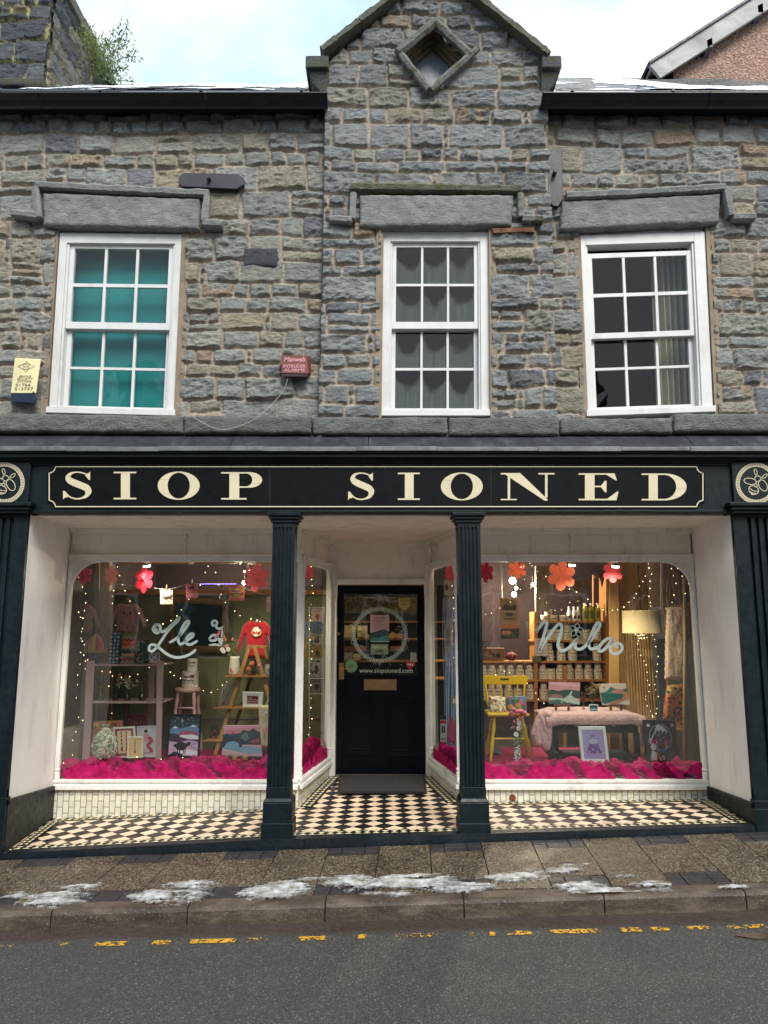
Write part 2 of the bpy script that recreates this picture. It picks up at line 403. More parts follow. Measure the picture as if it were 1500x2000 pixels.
# ------------------------------------------------------------------ stone walls
STONE = stone_mat('rubble_stone', 1.0); DRESS = stone_mat('dressed_stone', .8); MOSSY = stone_mat('mossy_stone', .9, moss_or_shade=.6); SILLM = stone_mat('sill_stone', 1.0, moss_or_shade=.12)
def masonry(name, parent, x0, x1, z0, z1, Y, res, seed, keep=None, holes=(), pal=None, mortar='#c0b2a1', hmin=.10, hmax=.235, relief=.017, axis='x', moss_or_shade=None, wmul=1.0):
    rs = np.random.RandomState(seed)
    nx, nz = int((x1 - x0) / res) + 1, int((z1 - z0) / res) + 1
    xs = np.linspace(x0, x1, nx); zs = np.linspace(z0, z1, nz); X, Z = np.meshgrid(xs, zs)
    wx = X + .035 * (fbm(X, Z, seed + 1, 5, 3) - .5) + .012 * (fbm(X, Z, seed + 5, 30, 2) - .5)
    wz = Z + .085 * (fbm(X, Z, seed + 2, .9, 2) - .5) + .040 * (fbm(X, Z, seed + 3, 5, 3) - .5) + .012 * (fbm(X, Z, seed + 6, 30, 2) - .5)
    D = np.full(X.shape, 1.0); Hh = np.zeros(X.shape); C = np.zeros(X.shape + (3,))
    pal = pal or [('#9a9b95', 8), ('#a09f95', 6), ('#939592', 6), ('#a29c8a', 4), ('#a89b84', 2), ('#83858a', 2), ('#9c9e9a', 6)]
    cols = [np.array(H(c)[:3]) for c, k in pal for _ in range(k)]
    rough1 = fbm(X, Z * 1.6, seed + 11, 14, 5, .6); rough2 = 1 - np.abs(2 * fbm(X * .9 + Z * .6, Z * 2.2 - X * .5, seed + 12, 9, 4, .55) - 1)
    stones = []
    z = z0 - .1
    while z < z1 + .1:
        h = rs.uniform(hmin, hmax) if rs.rand() > .25 else rs.uniform(hmax * .8, hmax * 1.15)
        x = x0 - rs.uniform(.05, .4)
        while x < x1 + .1:
            wd = h * rs.uniform(1.0, 2.3) * wmul if h > .12 else rs.uniform(.16, .5) * wmul
            wd = max(wd, .11); r = rs.rand(); g = .010
            if h > .17 and r < .16:
                k = rs.uniform(.35, .65) * h
                stones.append((x, x + wd, z, z + k)); 
                if rs.rand() < .5: stones.append((x, x + wd, z + k, z + h))
                else:
                    c = rs.uniform(.35, .65) * wd; stones += [(x, x + c, z + k, z + h), (x + c, x + wd, z + k, z + h)]
            elif h > .17 and r < .19:
                for k in range(3): stones.append((x, x + wd, z + h * k / 3, z + h * (k + 1) / 3))
            elif r > .93 and h > .14:
                c = .055
                for k in range(2): stones.append((x, x + c, z + h * k / 2, z + h * (k + 1) / 2))
                stones.append((x + c, x + wd, z, z + h))
            else: stones.append((x, x + wd, z, z + h))
            x += wd
        z += h
    for (a, b, c, d) in stones:
        i0, i1 = np.searchsorted(xs, [a - .06, b + .06]); j0, j1 = np.searchsorted(zs, [c - .1, d + .1])
        if i1 <= i0 or j1 <= j0: continue
        sl = (slice(j0, j1), slice(i0, i1))
        cx, cz = (a + b) / 2, (c + d) / 2; g = rs.uniform(.006, .016)
        px = wx[sl] - cx; pz = wz[sl] - cz
        px2 = px + rs.uniform(-.12, .12) * pz; pz2 = pz + rs.uniform(-.06, .06) * px
        rad = min(rs.uniform(.004, .022), (d - c) * .4, (b - a) * .4)
        qx = np.abs(px2) - ((b - a) / 2 - g - rad); qz = np.abs(pz2) - ((d - c) / 2 - g - rad)
        sd = np.hypot(np.maximum(qx, 0), np.maximum(qz, 0)) + np.minimum(np.maximum(qx, qz), 0) - rad
        ins = sd < D[sl]
        e = -sd; hh = relief * rs.uniform(.55, 1.1) * ss(0, rs.uniform(.005, .012), e)
        f = np.full(px.shape, 1e9)
        for k in range(rs.randint(2, 5)):
            an = rs.uniform(0, 6.28); sl_ = rs.uniform(.02, .22)
            f = np.minimum(f, .016 - sl_ * (px * math.cos(an) + pz * math.sin(an) * 1.3) + rs.uniform(-.012, .014))
        rr = rs.uniform(.4, 1.3)
        hh = hh + ss(0, .012, e) * (np.clip(f, -.014, .02) * .8 * rr + .044 * rr * (rough1[sl] - .5) + .026 * rr * (rough2[sl] - .6))
        hh = np.where(sd < 0, hh, -.012 * ss(0, .012, sd))
        Dn = np.where(ins, sd, D[sl]); D[sl] = Dn; Hh[sl] = np.where(ins, hh, Hh[sl])
        cc = cols[rs.randint(len(cols))] * rs.uniform(.92, 1.08)
        if rs.rand() < .05:      # a stone with a rusty or ochre end
            k = ss(.35, .6, fbm(X[sl], Z[sl], seed + int(a * 977) % 50, 6, 3))[..., None]; cpx = cc * (1 - k) + np.array(H('#a8907a')[:3]) * k
        else: cpx = np.broadcast_to(cc, px.shape + (3,))
        C[sl] = np.where((ins & (sd < .0))[..., None], cpx, C[sl])
    mort = np.array(H(mortar)[:3]) * (.8 + .4 * fbm(X, Z, seed + 20, 20, 3))[..., None]
    m = D >= -.001
    smear = (fbm(X, Z, seed + 21, 7, 4) > .64) & (D > -.012)
    C[m | smear] = mort[m | smear]
    Hh = Hh + np.where(m, .006 * (fbm(X, Z, seed + 22, 40, 3) - .5), 0)
    Hh[smear & ~m] = np.minimum(Hh[smear & ~m], .010)
    if moss_or_shade is not None: C = moss_or_shade(X, Z, C)  # recolours the stone: moss on the bay, painted eaves shadow on the walls
    P = np.stack([X, Y - Hh, Z], -1) if axis == 'x' else np.stack([Y + Hh, X, Z], -1)
    xc = (X[:-1, :-1] + X[1:, 1:]) / 2; zc = (Z[:-1, :-1] + Z[1:, 1:]) / 2
    mask = np.ones(xc.shape, bool)
    if keep is not None: mask &= inpoly(xc, zc, keep)
    for hp in holes: mask &= ~inpoly(xc, zc, hp)
    return grid_mesh(name, P, mask, STONE, parent, C, True)
def rough_block(b_name, parent, ring, d, mat, seed, col, res=.014, amp=.012, wob=.0):
    """a quarry-faced stone: ring = 4 front corners (bl, br, tr, tl), d = depth back"""
    a, b, c, e = [Vector(p) for p in ring]
    nu = max(int((b - a).length / res), 3); nv = max(int((e - a).length / res), 3)
    U, V = np.meshgrid(np.linspace(0, 1, nu + 1), np.linspace(0, 1, nv + 1))
    A, Bv, Cv, E = [np.array(p) for p in (a, b, c, e)]
    P = ((A * (1 - U[..., None]) + Bv * U[..., None]) * (1 - V[..., None]) + (E * (1 - U[..., None]) + Cv * U[..., None]) * V[..., None])
    X, Z = P[..., 0], P[..., 2]
    edge = np.minimum(np.minimum(U, 1 - U) * (b - a).length, np.minimum(V, 1 - V) * (e - a).length)
    h = amp * 2 * (fbm(X, Z * 1.5, seed, 9, 5, .6) - .5) + amp * (1 - np.abs(2 * fbm(X + Z, Z * 2 - X, seed + 3, 7, 4) - 1))
    h = h - .018 * (1 - ss(0, .02, edge))
    P[..., 0] += np.where(edge < 1e-6, .012 * (fbm(X, Z, seed + 7, 14, 2) - .5), 0); P[..., 2] += np.where(edge < 1e-6, .016 * (fbm(X, Z, seed + 8, 12, 2) - .5), 0)
    P[..., 1] -= h
    # wrap the borders back by d
    def pad(P):
        P = np.concatenate([P[:1] + np.array([0, d, 0]), P, P[-1:] + np.array([0, d, 0])], 0)
        L = P[:, :1].copy(); Rr = P[:, -1:].copy(); L[..., 1] = a.y + d; Rr[..., 1] = a.y + d
        return np.concatenate([L, P, Rr], 1)
    P = pad(P)
    C = np.array(H(col)[:3]) * (.8 + .4 * fbm(P[..., 0], P[..., 2], seed + 4, 5, 4))[..., None]
    return grid_mesh(b_name, P, np.ones((P.shape[0] - 1, P.shape[1] - 1), bool), mat, parent, C, True)
shop = thing('stone_shop', 'grey rubble stone shop with dark green timber shopfront, three sash windows and a central gable', 'shop', (0, 0, 0))
YW, YB = .12, .04            # side walls, central bay
def xz(px, py, Y): p = W(px, py, Y); return (p.x, p.z)
WIN = {  # photo corners of the white frames: tl, tr, br, bl
    'l': [(117, 455), (357, 457), (341, 812), (95, 806)], 'm': [(749, 452), (954, 452), (957, 812), (745, 812)], 'r': [(1132, 460), (1376, 452), (1393, 804), (1147, 813)]}
def hole(k, Y, g=5):
    a, b, c, d = WIN[k]; g1 = 10 if k != 'm' else 5
    return [xz(a[0] - g, a[1] - 16, Y), xz(b[0] + g1, b[1] - 16, Y), xz(c[0] + g1, c[1] + 25, Y), xz(d[0] - g, d[1] + 25, Y)]
zt = 6.42; zb = 3.18
def eaves_shade(X, Z, C):   # gutter shadow below the eaves, painted into the stone colour
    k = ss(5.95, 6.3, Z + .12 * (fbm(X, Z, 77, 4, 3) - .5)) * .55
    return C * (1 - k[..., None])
xl = W(629, 500, YW).x; xr = W(1072, 500, YW).x
masonry('rubble_wall', shop, -4.1, xl + .02, zb, zt, YW, .0085, 11, holes=[hole('l', YW)], moss_or_shade=eaves_shade)
masonry('rubble_wall', shop, xr - .02, 4.1, zb, zt, YW, .0085, 29, holes=[hole('r', YW)], moss_or_shade=eaves_shade)
# central bay with its gable
bx0, bx1 = W(636, 220, YB).x, W(1068, 220, YB).x
bx0b, bx1b = W(622, 815, YB).x, W(1087, 815, YB).x
gl, gr, ga = xz(632, 130, YB), xz(1070, 130, YB), xz(849, -52, YB)
dia = [(848, 58), (905, 118), (843, 172), (785, 112)]
def baymoss(X, Z, C):
    for (px, py, rx, rz, s) in ((845, 205, .16, .10, .8), (852, 178, .10, .06, .8), (860, 345, .8, .05, .55)):
        cx, cz = xz(px, py, YB); k = np.exp(-((X - cx) / rx) ** 2 - ((Z - cz) / rz) ** 2) * s * (fbm(X, Z, 5, 12, 4) > .46)
        C = C * (1 - k[..., None]) + np.array(H('#4b5326')[:3]) * k[..., None]
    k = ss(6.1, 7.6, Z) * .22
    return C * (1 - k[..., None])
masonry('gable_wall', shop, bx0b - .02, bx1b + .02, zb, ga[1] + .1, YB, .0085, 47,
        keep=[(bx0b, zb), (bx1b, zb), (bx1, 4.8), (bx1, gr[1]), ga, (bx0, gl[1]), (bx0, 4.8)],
        holes=[hole('m', YB), [xz(x, y, YB) for x, y in dia]], moss_or_shade=baymoss,
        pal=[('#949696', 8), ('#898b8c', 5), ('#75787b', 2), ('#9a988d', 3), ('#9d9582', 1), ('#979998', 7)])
b = B(); b.col = H('#5d6266')   # body of the gable and of the walls behind their stone skins
b.hexa([(bx0b, YB + .012, zb), (bx0b + .10, YB + .012, zb), (bx0 + .10, YB + .012, gl[1]), (bx0, YB + .012, gl[1])], [(bx0b, YB + .34, zb), (bx0b + .1, YB + .34, zb), (bx0 + .1, YB + .34, gl[1]), (bx0, YB + .34, gl[1])])
b.hexa([(bx1b - .1, YB + .012, zb), (bx1b, YB + .012, zb), (bx1, YB + .012, gr[1]), (bx1 - .1, YB + .012, gr[1])], [(bx1b - .1, YB + .34, zb), (bx1b, YB + .34, zb), (bx1, YB + .34, gr[1]), (bx1 - .1, YB + .34, gr[1])])
b.hexa([(bx0, .3, 5.6), (bx1, .3, 5.6), (bx1, .3, gr[1]), (ga[0], .3, ga[1]), (bx0, .3, gl[1])], [(bx0, .5, 5.6), (bx1, .5, 5.6), (bx1, .5, gr[1]), (ga[0], .5, ga[1]), (bx0, .5, gl[1])])
b.mk('gable_core', STONE, shop)
# ---- coping, kneelers
def coping(p0, p1, seed, w=.10, y0=-.09, y1=.34):
    a = W(*p0, YB); c = W(*p1, YB); d = (c - a); L = d.length; d.normalize(); n = Vector((-d.z, 0, d.x)); n = n if n.z > 0 else -n
    ns = 3; 
    for i in range(ns):
        s0 = a + d * (L * i / ns + .004); s1 = a + d * (L * (i + 1) / ns - .004)
        b = B(); rr = random.Random(seed + i); b.col = H('#5f5f54')
        m = 14; A = []; 
        for k in range(m):
            p = s0 + (s1 - s0) * k / m; q = s0 + (s1 - s0) * (k + 1) / m
            j0 = random.Random(seed * 99 + i * 50 + k).uniform(-.007, .007); j1 = random.Random(seed * 99 + i * 50 + k + 1).uniform(-.007, .007)
            b.hexa([p + Vector((0, y0 - YB + j0, 0)), q + Vector((0, y0 - YB + j1, 0)), q + n * (w + j1) + Vector((0, y0 - YB + .012, 0)), p + n * (w + j0) + Vector((0, y0 - YB + .012, 0))],
                   [p + Vector((0, y1, 0)), q + Vector((0, y1, 0)), q + n * (w + j1) + Vector((0, y1, 0)), p + n * (w + j0) + Vector((0, y1, 0))])
        b.mk('coping', MOSSY, shop)
coping((634, 119), (849, -46), 3, .06); coping((1064, 127), (849, -46), 4, .06)
for (x0, x1, sx) in ((597, 642, -1), (1058, 1096, 1)):
    b = B(); b.col = H('#54575a'); xa = W(x0, 120, -.05).x; xb = W(x1, 120, -.05).x
    z0, z1, z2 = W(0, 134, -.05).z, W(0, 111, -.05).z, W(0, 176, -.05).z
    xo = xa if sx < 0 else xb; xi = xb if sx < 0 else xa
    b.hexa([(xa, -.07, z0), (xb, -.07, z0), (xb, -.07, z1), (xa, -.07, z1)], [(xa, .5, z0), (xb, .5, z0), (xb, .5, z1), (xa, .5, z1)])
    f = lambda t: xo + (xi - xo) * t
    b.hexa([(f(.12), -.03, z0 - .004), (f(1), -.03, z0 - .004), (f(1), .03, z2), (f(.75), .03, z2), (f(.3), .0, (z0 + z2) / 2)],
           [(f(.12), .5, z0 - .004), (f(1), .5, z0 - .004), (f(1), .5, z2), (f(.75), .5, z2), (f(.3), .5, (z0 + z2) / 2)])
    b.mk('kneeler', MOSSY, shop, bevel=.012)
# ---- diamond opening: four moulded stones round a recessed pane
c = [(848, 32), (932, 104), (843, 190), (763, 104)]
ci = [(848, 62), (902, 118), (843, 168), (788, 112)]
segs = [((776, 104), (850, 44)), ((848, 42), (918, 108)), ((932, 96), (842, 176)), ((776, 98), (838, 176))]
for k, (p, q) in enumerate(segs):
    b = B(); b.col = H('#7f817b'); a = W(*p, -.03); e = W(*q, -.03); rr = random.Random(k)
    pts = [a + (e - a) * i / 9 + Vector((rr.uniform(-.005, .005), 0, rr.uniform(-.005, .005))) for i in range(10)]
    rad = .046 if k < 2 else .036
    b.tube(pts, [rad * rr.uniform(.85, 1.1) for _ in pts], 7); b.mk('diamond_moulding', MOSSY, shop)
b = B(); d0 = [W(x, y, YB + .02) for x, y in dia]; n_ = 4
gcx = sum((p for p in d0), Vector()) / 4
for k in range(4):
    p, q = d0[k], d0[(k + 1) % 4]
    for s, (y0, y1) in enumerate(((.0, .06), (.05, .12), (.10, .17))):
        f0, f1 = 1.05 - .13 * s, .93 - .13 * s
        P0 = gcx + (p - gcx) * f0; Q0 = gcx + (q - gcx) * f0; P1 = gcx + (p - gcx) * f1; Q1 = gcx + (q - gcx) * f1
        b.hexa([P0 + Vector((0, y0, 0)), Q0 + Vector((0, y0, 0)), Q1 + Vector((0, y0, 0)), P1 + Vector((0, y0, 0))], [P0 + Vector((0, y1, 0)), Q0 + Vector((0, y1, 0)), Q1 + Vector((0, y1, 0)), P1 + Vector((0, y1, 0))])
b.mk('diamond_frame', paint('old_oak', '#6b5f4c', .7, .3, '#9a9282', .4), shop)
b = B(); b.slab([gcx + (p - gcx) * .72 + Vector((0, .13, 0)) for p in d0], (0, .02, 0)); b.mk('vent_panel', paint('vent_grey', '#67707a', .45, .25, '#8b929a', .1, 4), shop)
# ---- lintels, hood moulds, string course
for nm, ring, sd, Y in (('l', [(84, 440), (388, 447), (390, 388), (84, 376)], 1, YW - .075), ('m', [(702, 442), (999, 440), (1003, 380), (703, 381)], 2, YB - .06), ('r', [(1094, 449), (1405, 433), (1408, 378), (1099, 392)], 3, YW - .075)):
    rough_block('lintel', shop, [W(x, y, Y) for x, y in ring], .2, DRESS, 100 + sd, '#898b88', amp=.010)
def mould(pts, Y, r, seed, mat=DRESS, col='#8f918e'):
    b = B(); b.col = H(col); rr = random.Random(seed); P = []
    for i in range(len(pts) - 1):
        a, c = W(*pts[i], Y), W(*pts[i + 1], Y); n = max(int((c - a).length / .05), 2)
        P += [a + (c - a) * k / n + Vector((0, 0, rr.uniform(-.0035, .0035))) for k in range(n)]
    P.append(W(*pts[-1], Y)); b.tube(P, [r * rr.uniform(.84, 1.1) for _ in P], 6)
    # the solid back of the moulding, bedded in the wall
    for i in range(len(pts) - 1):
        a, c = W(*pts[i], Y), W(*pts[i + 1], Y); d = (c - a).normalized(); n = Vector((-d.z, 0, d.x)) * r * .8
        b.hexa([a + n, c + n, c - n, a - n], [a + n + Vector((0, .12, 0)), c + n + Vector((0, .12, 0)), c - n + Vector((0, .12, 0)), a - n + Vector((0, .12, 0))])
    return b.mk('hood_mould', mat, shop)
mould([(72, 362), (240, 371), (408, 378)], YW - .08, .04, 1)
mould([(69, 368), (76, 426)], YW - .085, .036, 2); mould([(24, 416), (74, 422)], YW - .085, .04, 3)
mould([(404, 382), (399, 432)], YW - .085, .034, 4); mould([(397, 436), (434, 438)], YW - .085, .034, 5)
mould([(684, 366), (850, 368), (1017, 370)], YB - .05, .043, 6, MOSSY, '#6d7060')
mould([(690, 378), (688, 428)], YB - .055, .034, 7); mould([(644, 428), (688, 430)], YB - .055, .036, 8)
mould([(1016, 378), (1018, 425)], YB - .055, .034, 9, MOSSY); mould([(1020, 428), (1060, 428)], YB - .055, .036, 10, MOSSY)
mould([(1106, 383), (1260, 376), (1416, 366)], YW - .08, .04, 11)
mould([(1418, 372), (1428, 422)], YW - .085, .036, 12); mould([(1430, 424), (1474, 424)], YW - .085, .04, 13)
YS = -.02
for k, (x0, x1, y0, y1, c0) in enumerate(((-130, 356, 806, 842, '#74756f'), (359, 608, 813, 846, '#6b6c69'), (611, 874, 815, 848, '#747671'), (877, 1092, 816, 850, '#6c6f6d'), (1096, 1314, 817, 846, '#767772'), (1317, 1640, 808, 843, '#787a76'))):
    dy = 3 if k == 0 else 0
    rough_block('string_course', shop, [W(x0, y1, YS), W(x1, y1 + dy, YS), W(x1, y0 + dy * 2, YS), W(x0, y0, YS)], .3, SILLM, 200 + k, c0, amp=.014)
# ---- reveals (render lining the openings)
REV = paint('reveal_render', '#8d7d6a', .9, .25, '#5f554a', .5, 22)
for k, Y in (('l', YW), ('m', YB), ('r', YW)):
    a, b_, c, d = [W(x, y, Y + .02) for x, y in WIN[k]]; yy = Y - .01
    for (p, q, ox, oz) in ((a, d, -.06, 0), (b_, c, .06 if k == 'm' else .07, 0)):
        b = B(); b.hexa([(p.x, yy, p.z + .09), (q.x, yy, q.z - .1), (q.x + ox, yy, q.z - .1), (p.x + ox, yy, p.z + .09)], [(p.x, yy + .25, p.z + .09), (q.x, yy + .25, q.z - .1), (q.x + ox, yy + .25, q.z - .1), (p.x + ox, yy + .25, p.z + .09)]); b.mk('window_reveal', REV, shop)
# ---- sash windows
TEAL = paint('teal_blind', '#0f8386', .6, .3, None, .05, 3)
PANE = glass('window_pane', '#e4ecea', .035, .12); CLEARP = glass('old_pane', '#e8efee', .035, .1)
FOG = glass('fogged_pane', '#e8efee', .045, .15, haze=('#6f7874', .5, .75))
FOG2 = glass('misted_pane', '#e8efee', .02, .05, haze=('#7d8584', .35, .12))
def sash_window(key, Y, rows_up, rows_dn, top0, xin, open_top=0.0, pane=PANE):
    """xin: u of the glass edges; v rows from the photo as fractions (0 bottom .. 1 top)"""
    q = quadm(*WIN[key], Y); u0, u1 = xin
    fr = B(); fr.col = (1, 1, 1, 1)
    qbox(fr, q, 0, u0 - .055, 0, 1, 0, .12); qbox(fr, q, u1 + .055, 1, 0, 1, 0, .12)
    qbox(fr, q, u0 - .055, u1 + .055, 1 - .055, 1, .002, .12)
    qbox(fr, q, -.01, 1.01, -.004, .028, -.03, .12)
    qbox(fr, q, 0, 1, 1.0, 1.035, .03, .12)
    # stop beads
    qbox(fr, q, u0 - .055, u0 - .038, .028, .945, .015, .12); qbox(fr, q, u1 + .038, u1 + .055, .028, .945, .015, .12)
    f = fr.mk('window_frame', WHITEW, shop, bevel=.003)
    def sash(name, v0, v1, rail_b, rail_t, rows, y):
        s = B(); a0, a1 = u0 - .037, u1 + .037
        qbox(s, q, a0, u0, v0, v1, y, y + .04); qbox(s, q, u1, a1, v0, v1, y, y + .04)
        qbox(s, q, u0, u1, v0, rows[0][0], y + .001, y + .04); qbox(s, q, u0, u1, rows[-1][1], v1, y + .001, y + .04)
        for i in range(len(rows) - 1): qbox(s, q, u0, u1, rows[i][1], rows[i + 1][0], y + .006, y + .032)
        for k in (1, 2):
            uc = u0 + (u1 - u0) * k / 3; 
            qbox(s, q, uc - .011, uc + .011, rows[0][0], rows[-1][1], y + .004, y + .034)
        so = s.mk('sash', WHITEW, shop, bevel=.002)
        for (r0, r1) in rows:
            for k in range(3):
                ua, ub = u0 + (u1 - u0) * k / 3, u0 + (u1 - u0) * (k + 1) / 3
                me = bpy.data.meshes.new('pane'); off = WL[so]
                rt = .003 * math.sin(k * 7 + r0 * 31); 
                vs = [q(a, b, y + .02 + (rt if (j == 2) else 0)) - off for j, (a, b) in enumerate(((ua, r0), (ub, r0), (ub, r1), (ua, r1)))]
                me.from_pydata([tuple(p) for p in vs], [], [(0, 1, 2, 3)]); uvl = me.uv_layers.new(name='UVMap')
                for li, uvc in enumerate(((0, 0), (1, 0), (1, 1), (0, 1))): uvl.data[li].uv = uvc
                finish(me, 'pane', pane if not callable(pane) else pane(r0, k), so, off)
    mid = (rows_dn[-1][1] + rows_up[0][0]) / 2
    sash('upper', mid - .018, top0, 0, 0, rows_up, .035)
    sash('lower', .03, mid + .016, 0, 0, rows_dn, .078)
    return q
def vv(key, *ys):
    (a, b, c, d) = WIN[key]; t = (a[1] + b[1]) / 2; bo = (c[1] + d[1]) / 2
    return [(bo - y) / (bo - t) for y in ys]
def rws(key, *p):
    v = vv(key, *p); return sorted([(v[i + 1], v[i]) for i in range(0, len(v), 2)])
sash_window('l', YW + .0, rws('l', 483, 553, 560, 630), rws('l', 644, 714, 719, 790), .945, (.115, .885))
sash_window('m', YB + .03, rws('m', 480, 553, 558, 629), rws('m', 643, 715, 720, 793), .945, (.125, .865), pane=FOG)
sash_window('r', YW + .0, rws('r', 499, 570, 577, 648), rws('r', 657, 712, 717, 788), .905, (.10, .86), pane=CLEARP)
for key, Y in (('l', YW), ('m', YB + .03), ('r', YW)):
    q = quadm(*WIN[key], Y)
    if key == 'l':
        b = B(); r = [q(.05, .02, .2), q(.95, .02, .2), q(.95, .99, .2), q(.05, .99, .2)]; b.slab(r, (0, .004, 0)); b.mk('blind', TEAL, shop)
    if key == 'r':
        b = B(); pts = []
        for i in range(60):
            s = i / 59; pts.append((.66 + .36 * s, .30 + .035 * math.sin(s * 45) + .01 * math.sin(s * 17)))
        for i in range(59):
            (ua, ya), (ub, yb) = pts[i], pts[i + 1]
            b.face([q(ua, 0, ya), q(ub, 0, yb), q(ub, 1, yb), q(ua, 1, ya)])
        b.mk('curtain', paint('net_curtain', '#b8ae9c', .9, .1, None, .2), shop, smooth=True)
# rooms behind: floor, back, sides, so daylight and views end somewhere
b = B()
b.box(-4.1, 4.1, 2.6, 2.7, 3.05, 6.3); b.box(-4.1, 4.1, .45, 2.7, 3.0, 3.05); b.box(-4.1, 4.1, .45, 2.7, 6.25, 6.3)
for x in (-4.1, -1.2, 1.4, 4.0): b.box(x, x + .1, .42, 2.6, 3.05, 6.25)
b.mk('upper_room', DARK, shop)
# ---- eaves: roof slopes with snow, gutters, fascia boards
SLATE = paint('slate', '#3a3f47', .5, .3, '#5a5f66', .4, 12)
for nm, x0, x1 in (('l', -4.6, W(598, 175, 0).x), ('r', W(1094, 175, 0).x, 4.6)):
    ze = W(0, 177, -.10).z - .0
    b = B(); sl = math.tan(R(40.3 if nm == 'l' else 41.4))
    rows = 13; yy = -.08
    for i in range(rows):
        ya, yb_ = yy + i * .24, yy + (i + 1) * .24 + .02; za, zb_ = ze + (ya - yy) * sl, ze + (yb_ - yy) * sl
        x = x0; k = 0
        off = .15 if i % 2 else 0
        x = x0 - off
        while x < x1:
            xa, xb = max(x, x0), min(x + .297, x1)
            if xb > xa: b.hexa([(xa, ya, za + .012), (xb, ya, za + .012), (xb, ya, za + .02), (xa, ya, za + .02)], [(xa, yb_, zb_ + .0), (xb, yb_, zb_ + .0), (xb, yb_, zb_ + .008), (xa, yb_, zb_ + .008)])
            x += .3
    b.mk('roof', SLATE, shop)
    # thawing snow on the slates
    X, T = np.meshgrid(np.arange(x0 + .02, x1 - .02, .03), np.arange(0, 3.1, .03)); Yg = yy + T
    n = fbm(X, T, 301 if nm == 'l' else 305, 1.3, 4); th = np.clip((n - .44 if nm == 'l' else n - .42) * .12, -.01, .02) + .004
    P = np.stack([X, Yg + .0, ze + (Yg - yy) * sl + .02 + th], -1); keepm = (th > .004)[:-1, :-1]
    if nm == 'r': keepm &= ~((X > 3.0) & (T > .5))[:-1, :-1]
    so = grid_mesh('snow', P, keepm, SNOWM, None); tag(so, None, None, None, 'stuff')
    # gutter trough, moulded
    b = B(); g0 = W(0, 209, -.06).z; g1 = W(0, 181, -.14).z
    prof = [(-.03, g0 - .0), (-.06, g0 + .01), (-.085, g0 + .05), (-.13, g0 + .085), (-.15, g1 - .01), (-.15, g1), (-.135, g1), (-.13, g0 + .1), (-.03, g0 + .06), (.1, g0 + .06), (.1, g0 + .045), (-.02, g0 + .03)]
    xe0, xe1 = (x0, W(640, 200, -.1).x) if nm == 'l' else (W(1059, 200, -.1).x, x1)
    for i in range(int((xe1 - xe0) / 1.5) + 1):
        s0, s1 = xe0 + i * 1.5, min(xe0 + (i + 1) * 1.5, xe1)
        if s1 - s0 > .03: b.hexa([(s0, y, z) for y, z in prof], [(s1 - .003, y, z) for y, z in prof])
    b.box(xe0, xe1, .0, .14, g0 + .05, g0 + .07)
    b.mk('gutter', IRON, shop, bevel=.004)
    for i in range(int((xe1 - xe0) / .9) + 1):
        b = B(); xx = xe0 + .25 + i * .9; b.box(xx, xx + .025, -.156, -.05, g0 + .085, g0 + .10); b.box(xx, xx + .025, -.158, -.151, g0 + .085, g1 + .006)
        if xx < xe1 - .05: b.mk('gutter_bracket', IRON, shop)
# ---- iron tie plates
b = B(); b.ppoly([(349, 346), (358, 337), (466, 340), (476, 348), (476, 360), (462, 369), (356, 364), (349, 357)], YW - .075, .05)
p = W(409, 352, YW - .075); b.tube([p, p + Vector((0, -.05, 0))], .018, 6); b.mk('tie_plate', TIE, shop, bevel=.004)
b = B(); b.ppoly([(1070, 290), (1098, 290), (1100, 388), (1090, 403), (1080, 402), (1070, 388)], YW - .075, .05)
p = W(1082, 341, YW - .075); b.tube([p, p + Vector((0, -.06, 0))], .02, 6); b.mk('tie_plate', TIE, shop, bevel=.004)
rough_block('slate_block', shop, [W(x, y, YW - .03) for x, y in ((474, 519), (543, 521), (542, 484), (476, 484))], .04, DRESS, 333, '#42464d', amp=.006)
b = B(); b.ppoly([(962, 446), (1042, 444), (1044, 453), (1020, 452), (964, 455)], YB - .05, .05); b.mk('rusty_strap', paint('rust', '#6d4630', .9, .5, '#a59a85', .5, 40), shop)
# ------------------------------------------------------------------ lead flashing, cornice, fascia
def zpy(py, Y): return W(750, py, Y).z
b = B(); x = -4.2
for i, xe in enumerate((-3.35, W(452, 850, -.1).x, W(720, 850, -.1).x, W(1352, 860, -.1).x, 4.2)):
    b.hexa([(x, -.17, zpy(875, -.17)), (xe - .004, -.17, zpy(875, -.17)), (xe - .004, .10, zpy(842, .10)), (x, .10, zpy(842, .10))],
           [(x, -.17, zpy(875, -.17) - .03), (xe - .004, -.17, zpy(875, -.17) - .03), (xe - .004, .10, zpy(842, .10) - .03), (x, .10, zpy(842, .10) - .03)]); x = xe
b.mk('lead_flashing', LEAD, shop, bevel=.003)
b = B(); x = -4.2
rr = random.Random(4)
while x < 4.2:
    xe = x + rr.uniform(.25, .9); z = zpy(872, -.185) + rr.uniform(-.003, .003)
    b.box(x, xe, -.187, -.165, zpy(880.5, -.187) + rr.uniform(-.004, .002), z); x = xe
b.mk('lead_edge', LEADE, shop, bevel=.004)
FY = -.06
b = B()  # cornice mouldings, stepping back below the lead
steps = [(-.165, 881, 885), (-.15, 885, 893), (-.115, 893, 899), (-.09, 899, 904), (-.07, 904, 909)]
for Y, a, c in steps: b.box(-4.2, 4.2, Y, .2, zpy(c, Y), zpy(a, Y) - .001)
b.mk('cornice', NAVY, shop, bevel=.004)
b = B(); zf0, zf1 = zpy(1001, FY), zpy(909, FY)
b.box(-4.2, 4.2, FY, .2, zf0, zf1)
b.box(-3.0, 2.9, FY - .012, FY, zf0 + .0, zf0 + .022)
b.mk('fascia', NAVY, shop, bevel=.003)
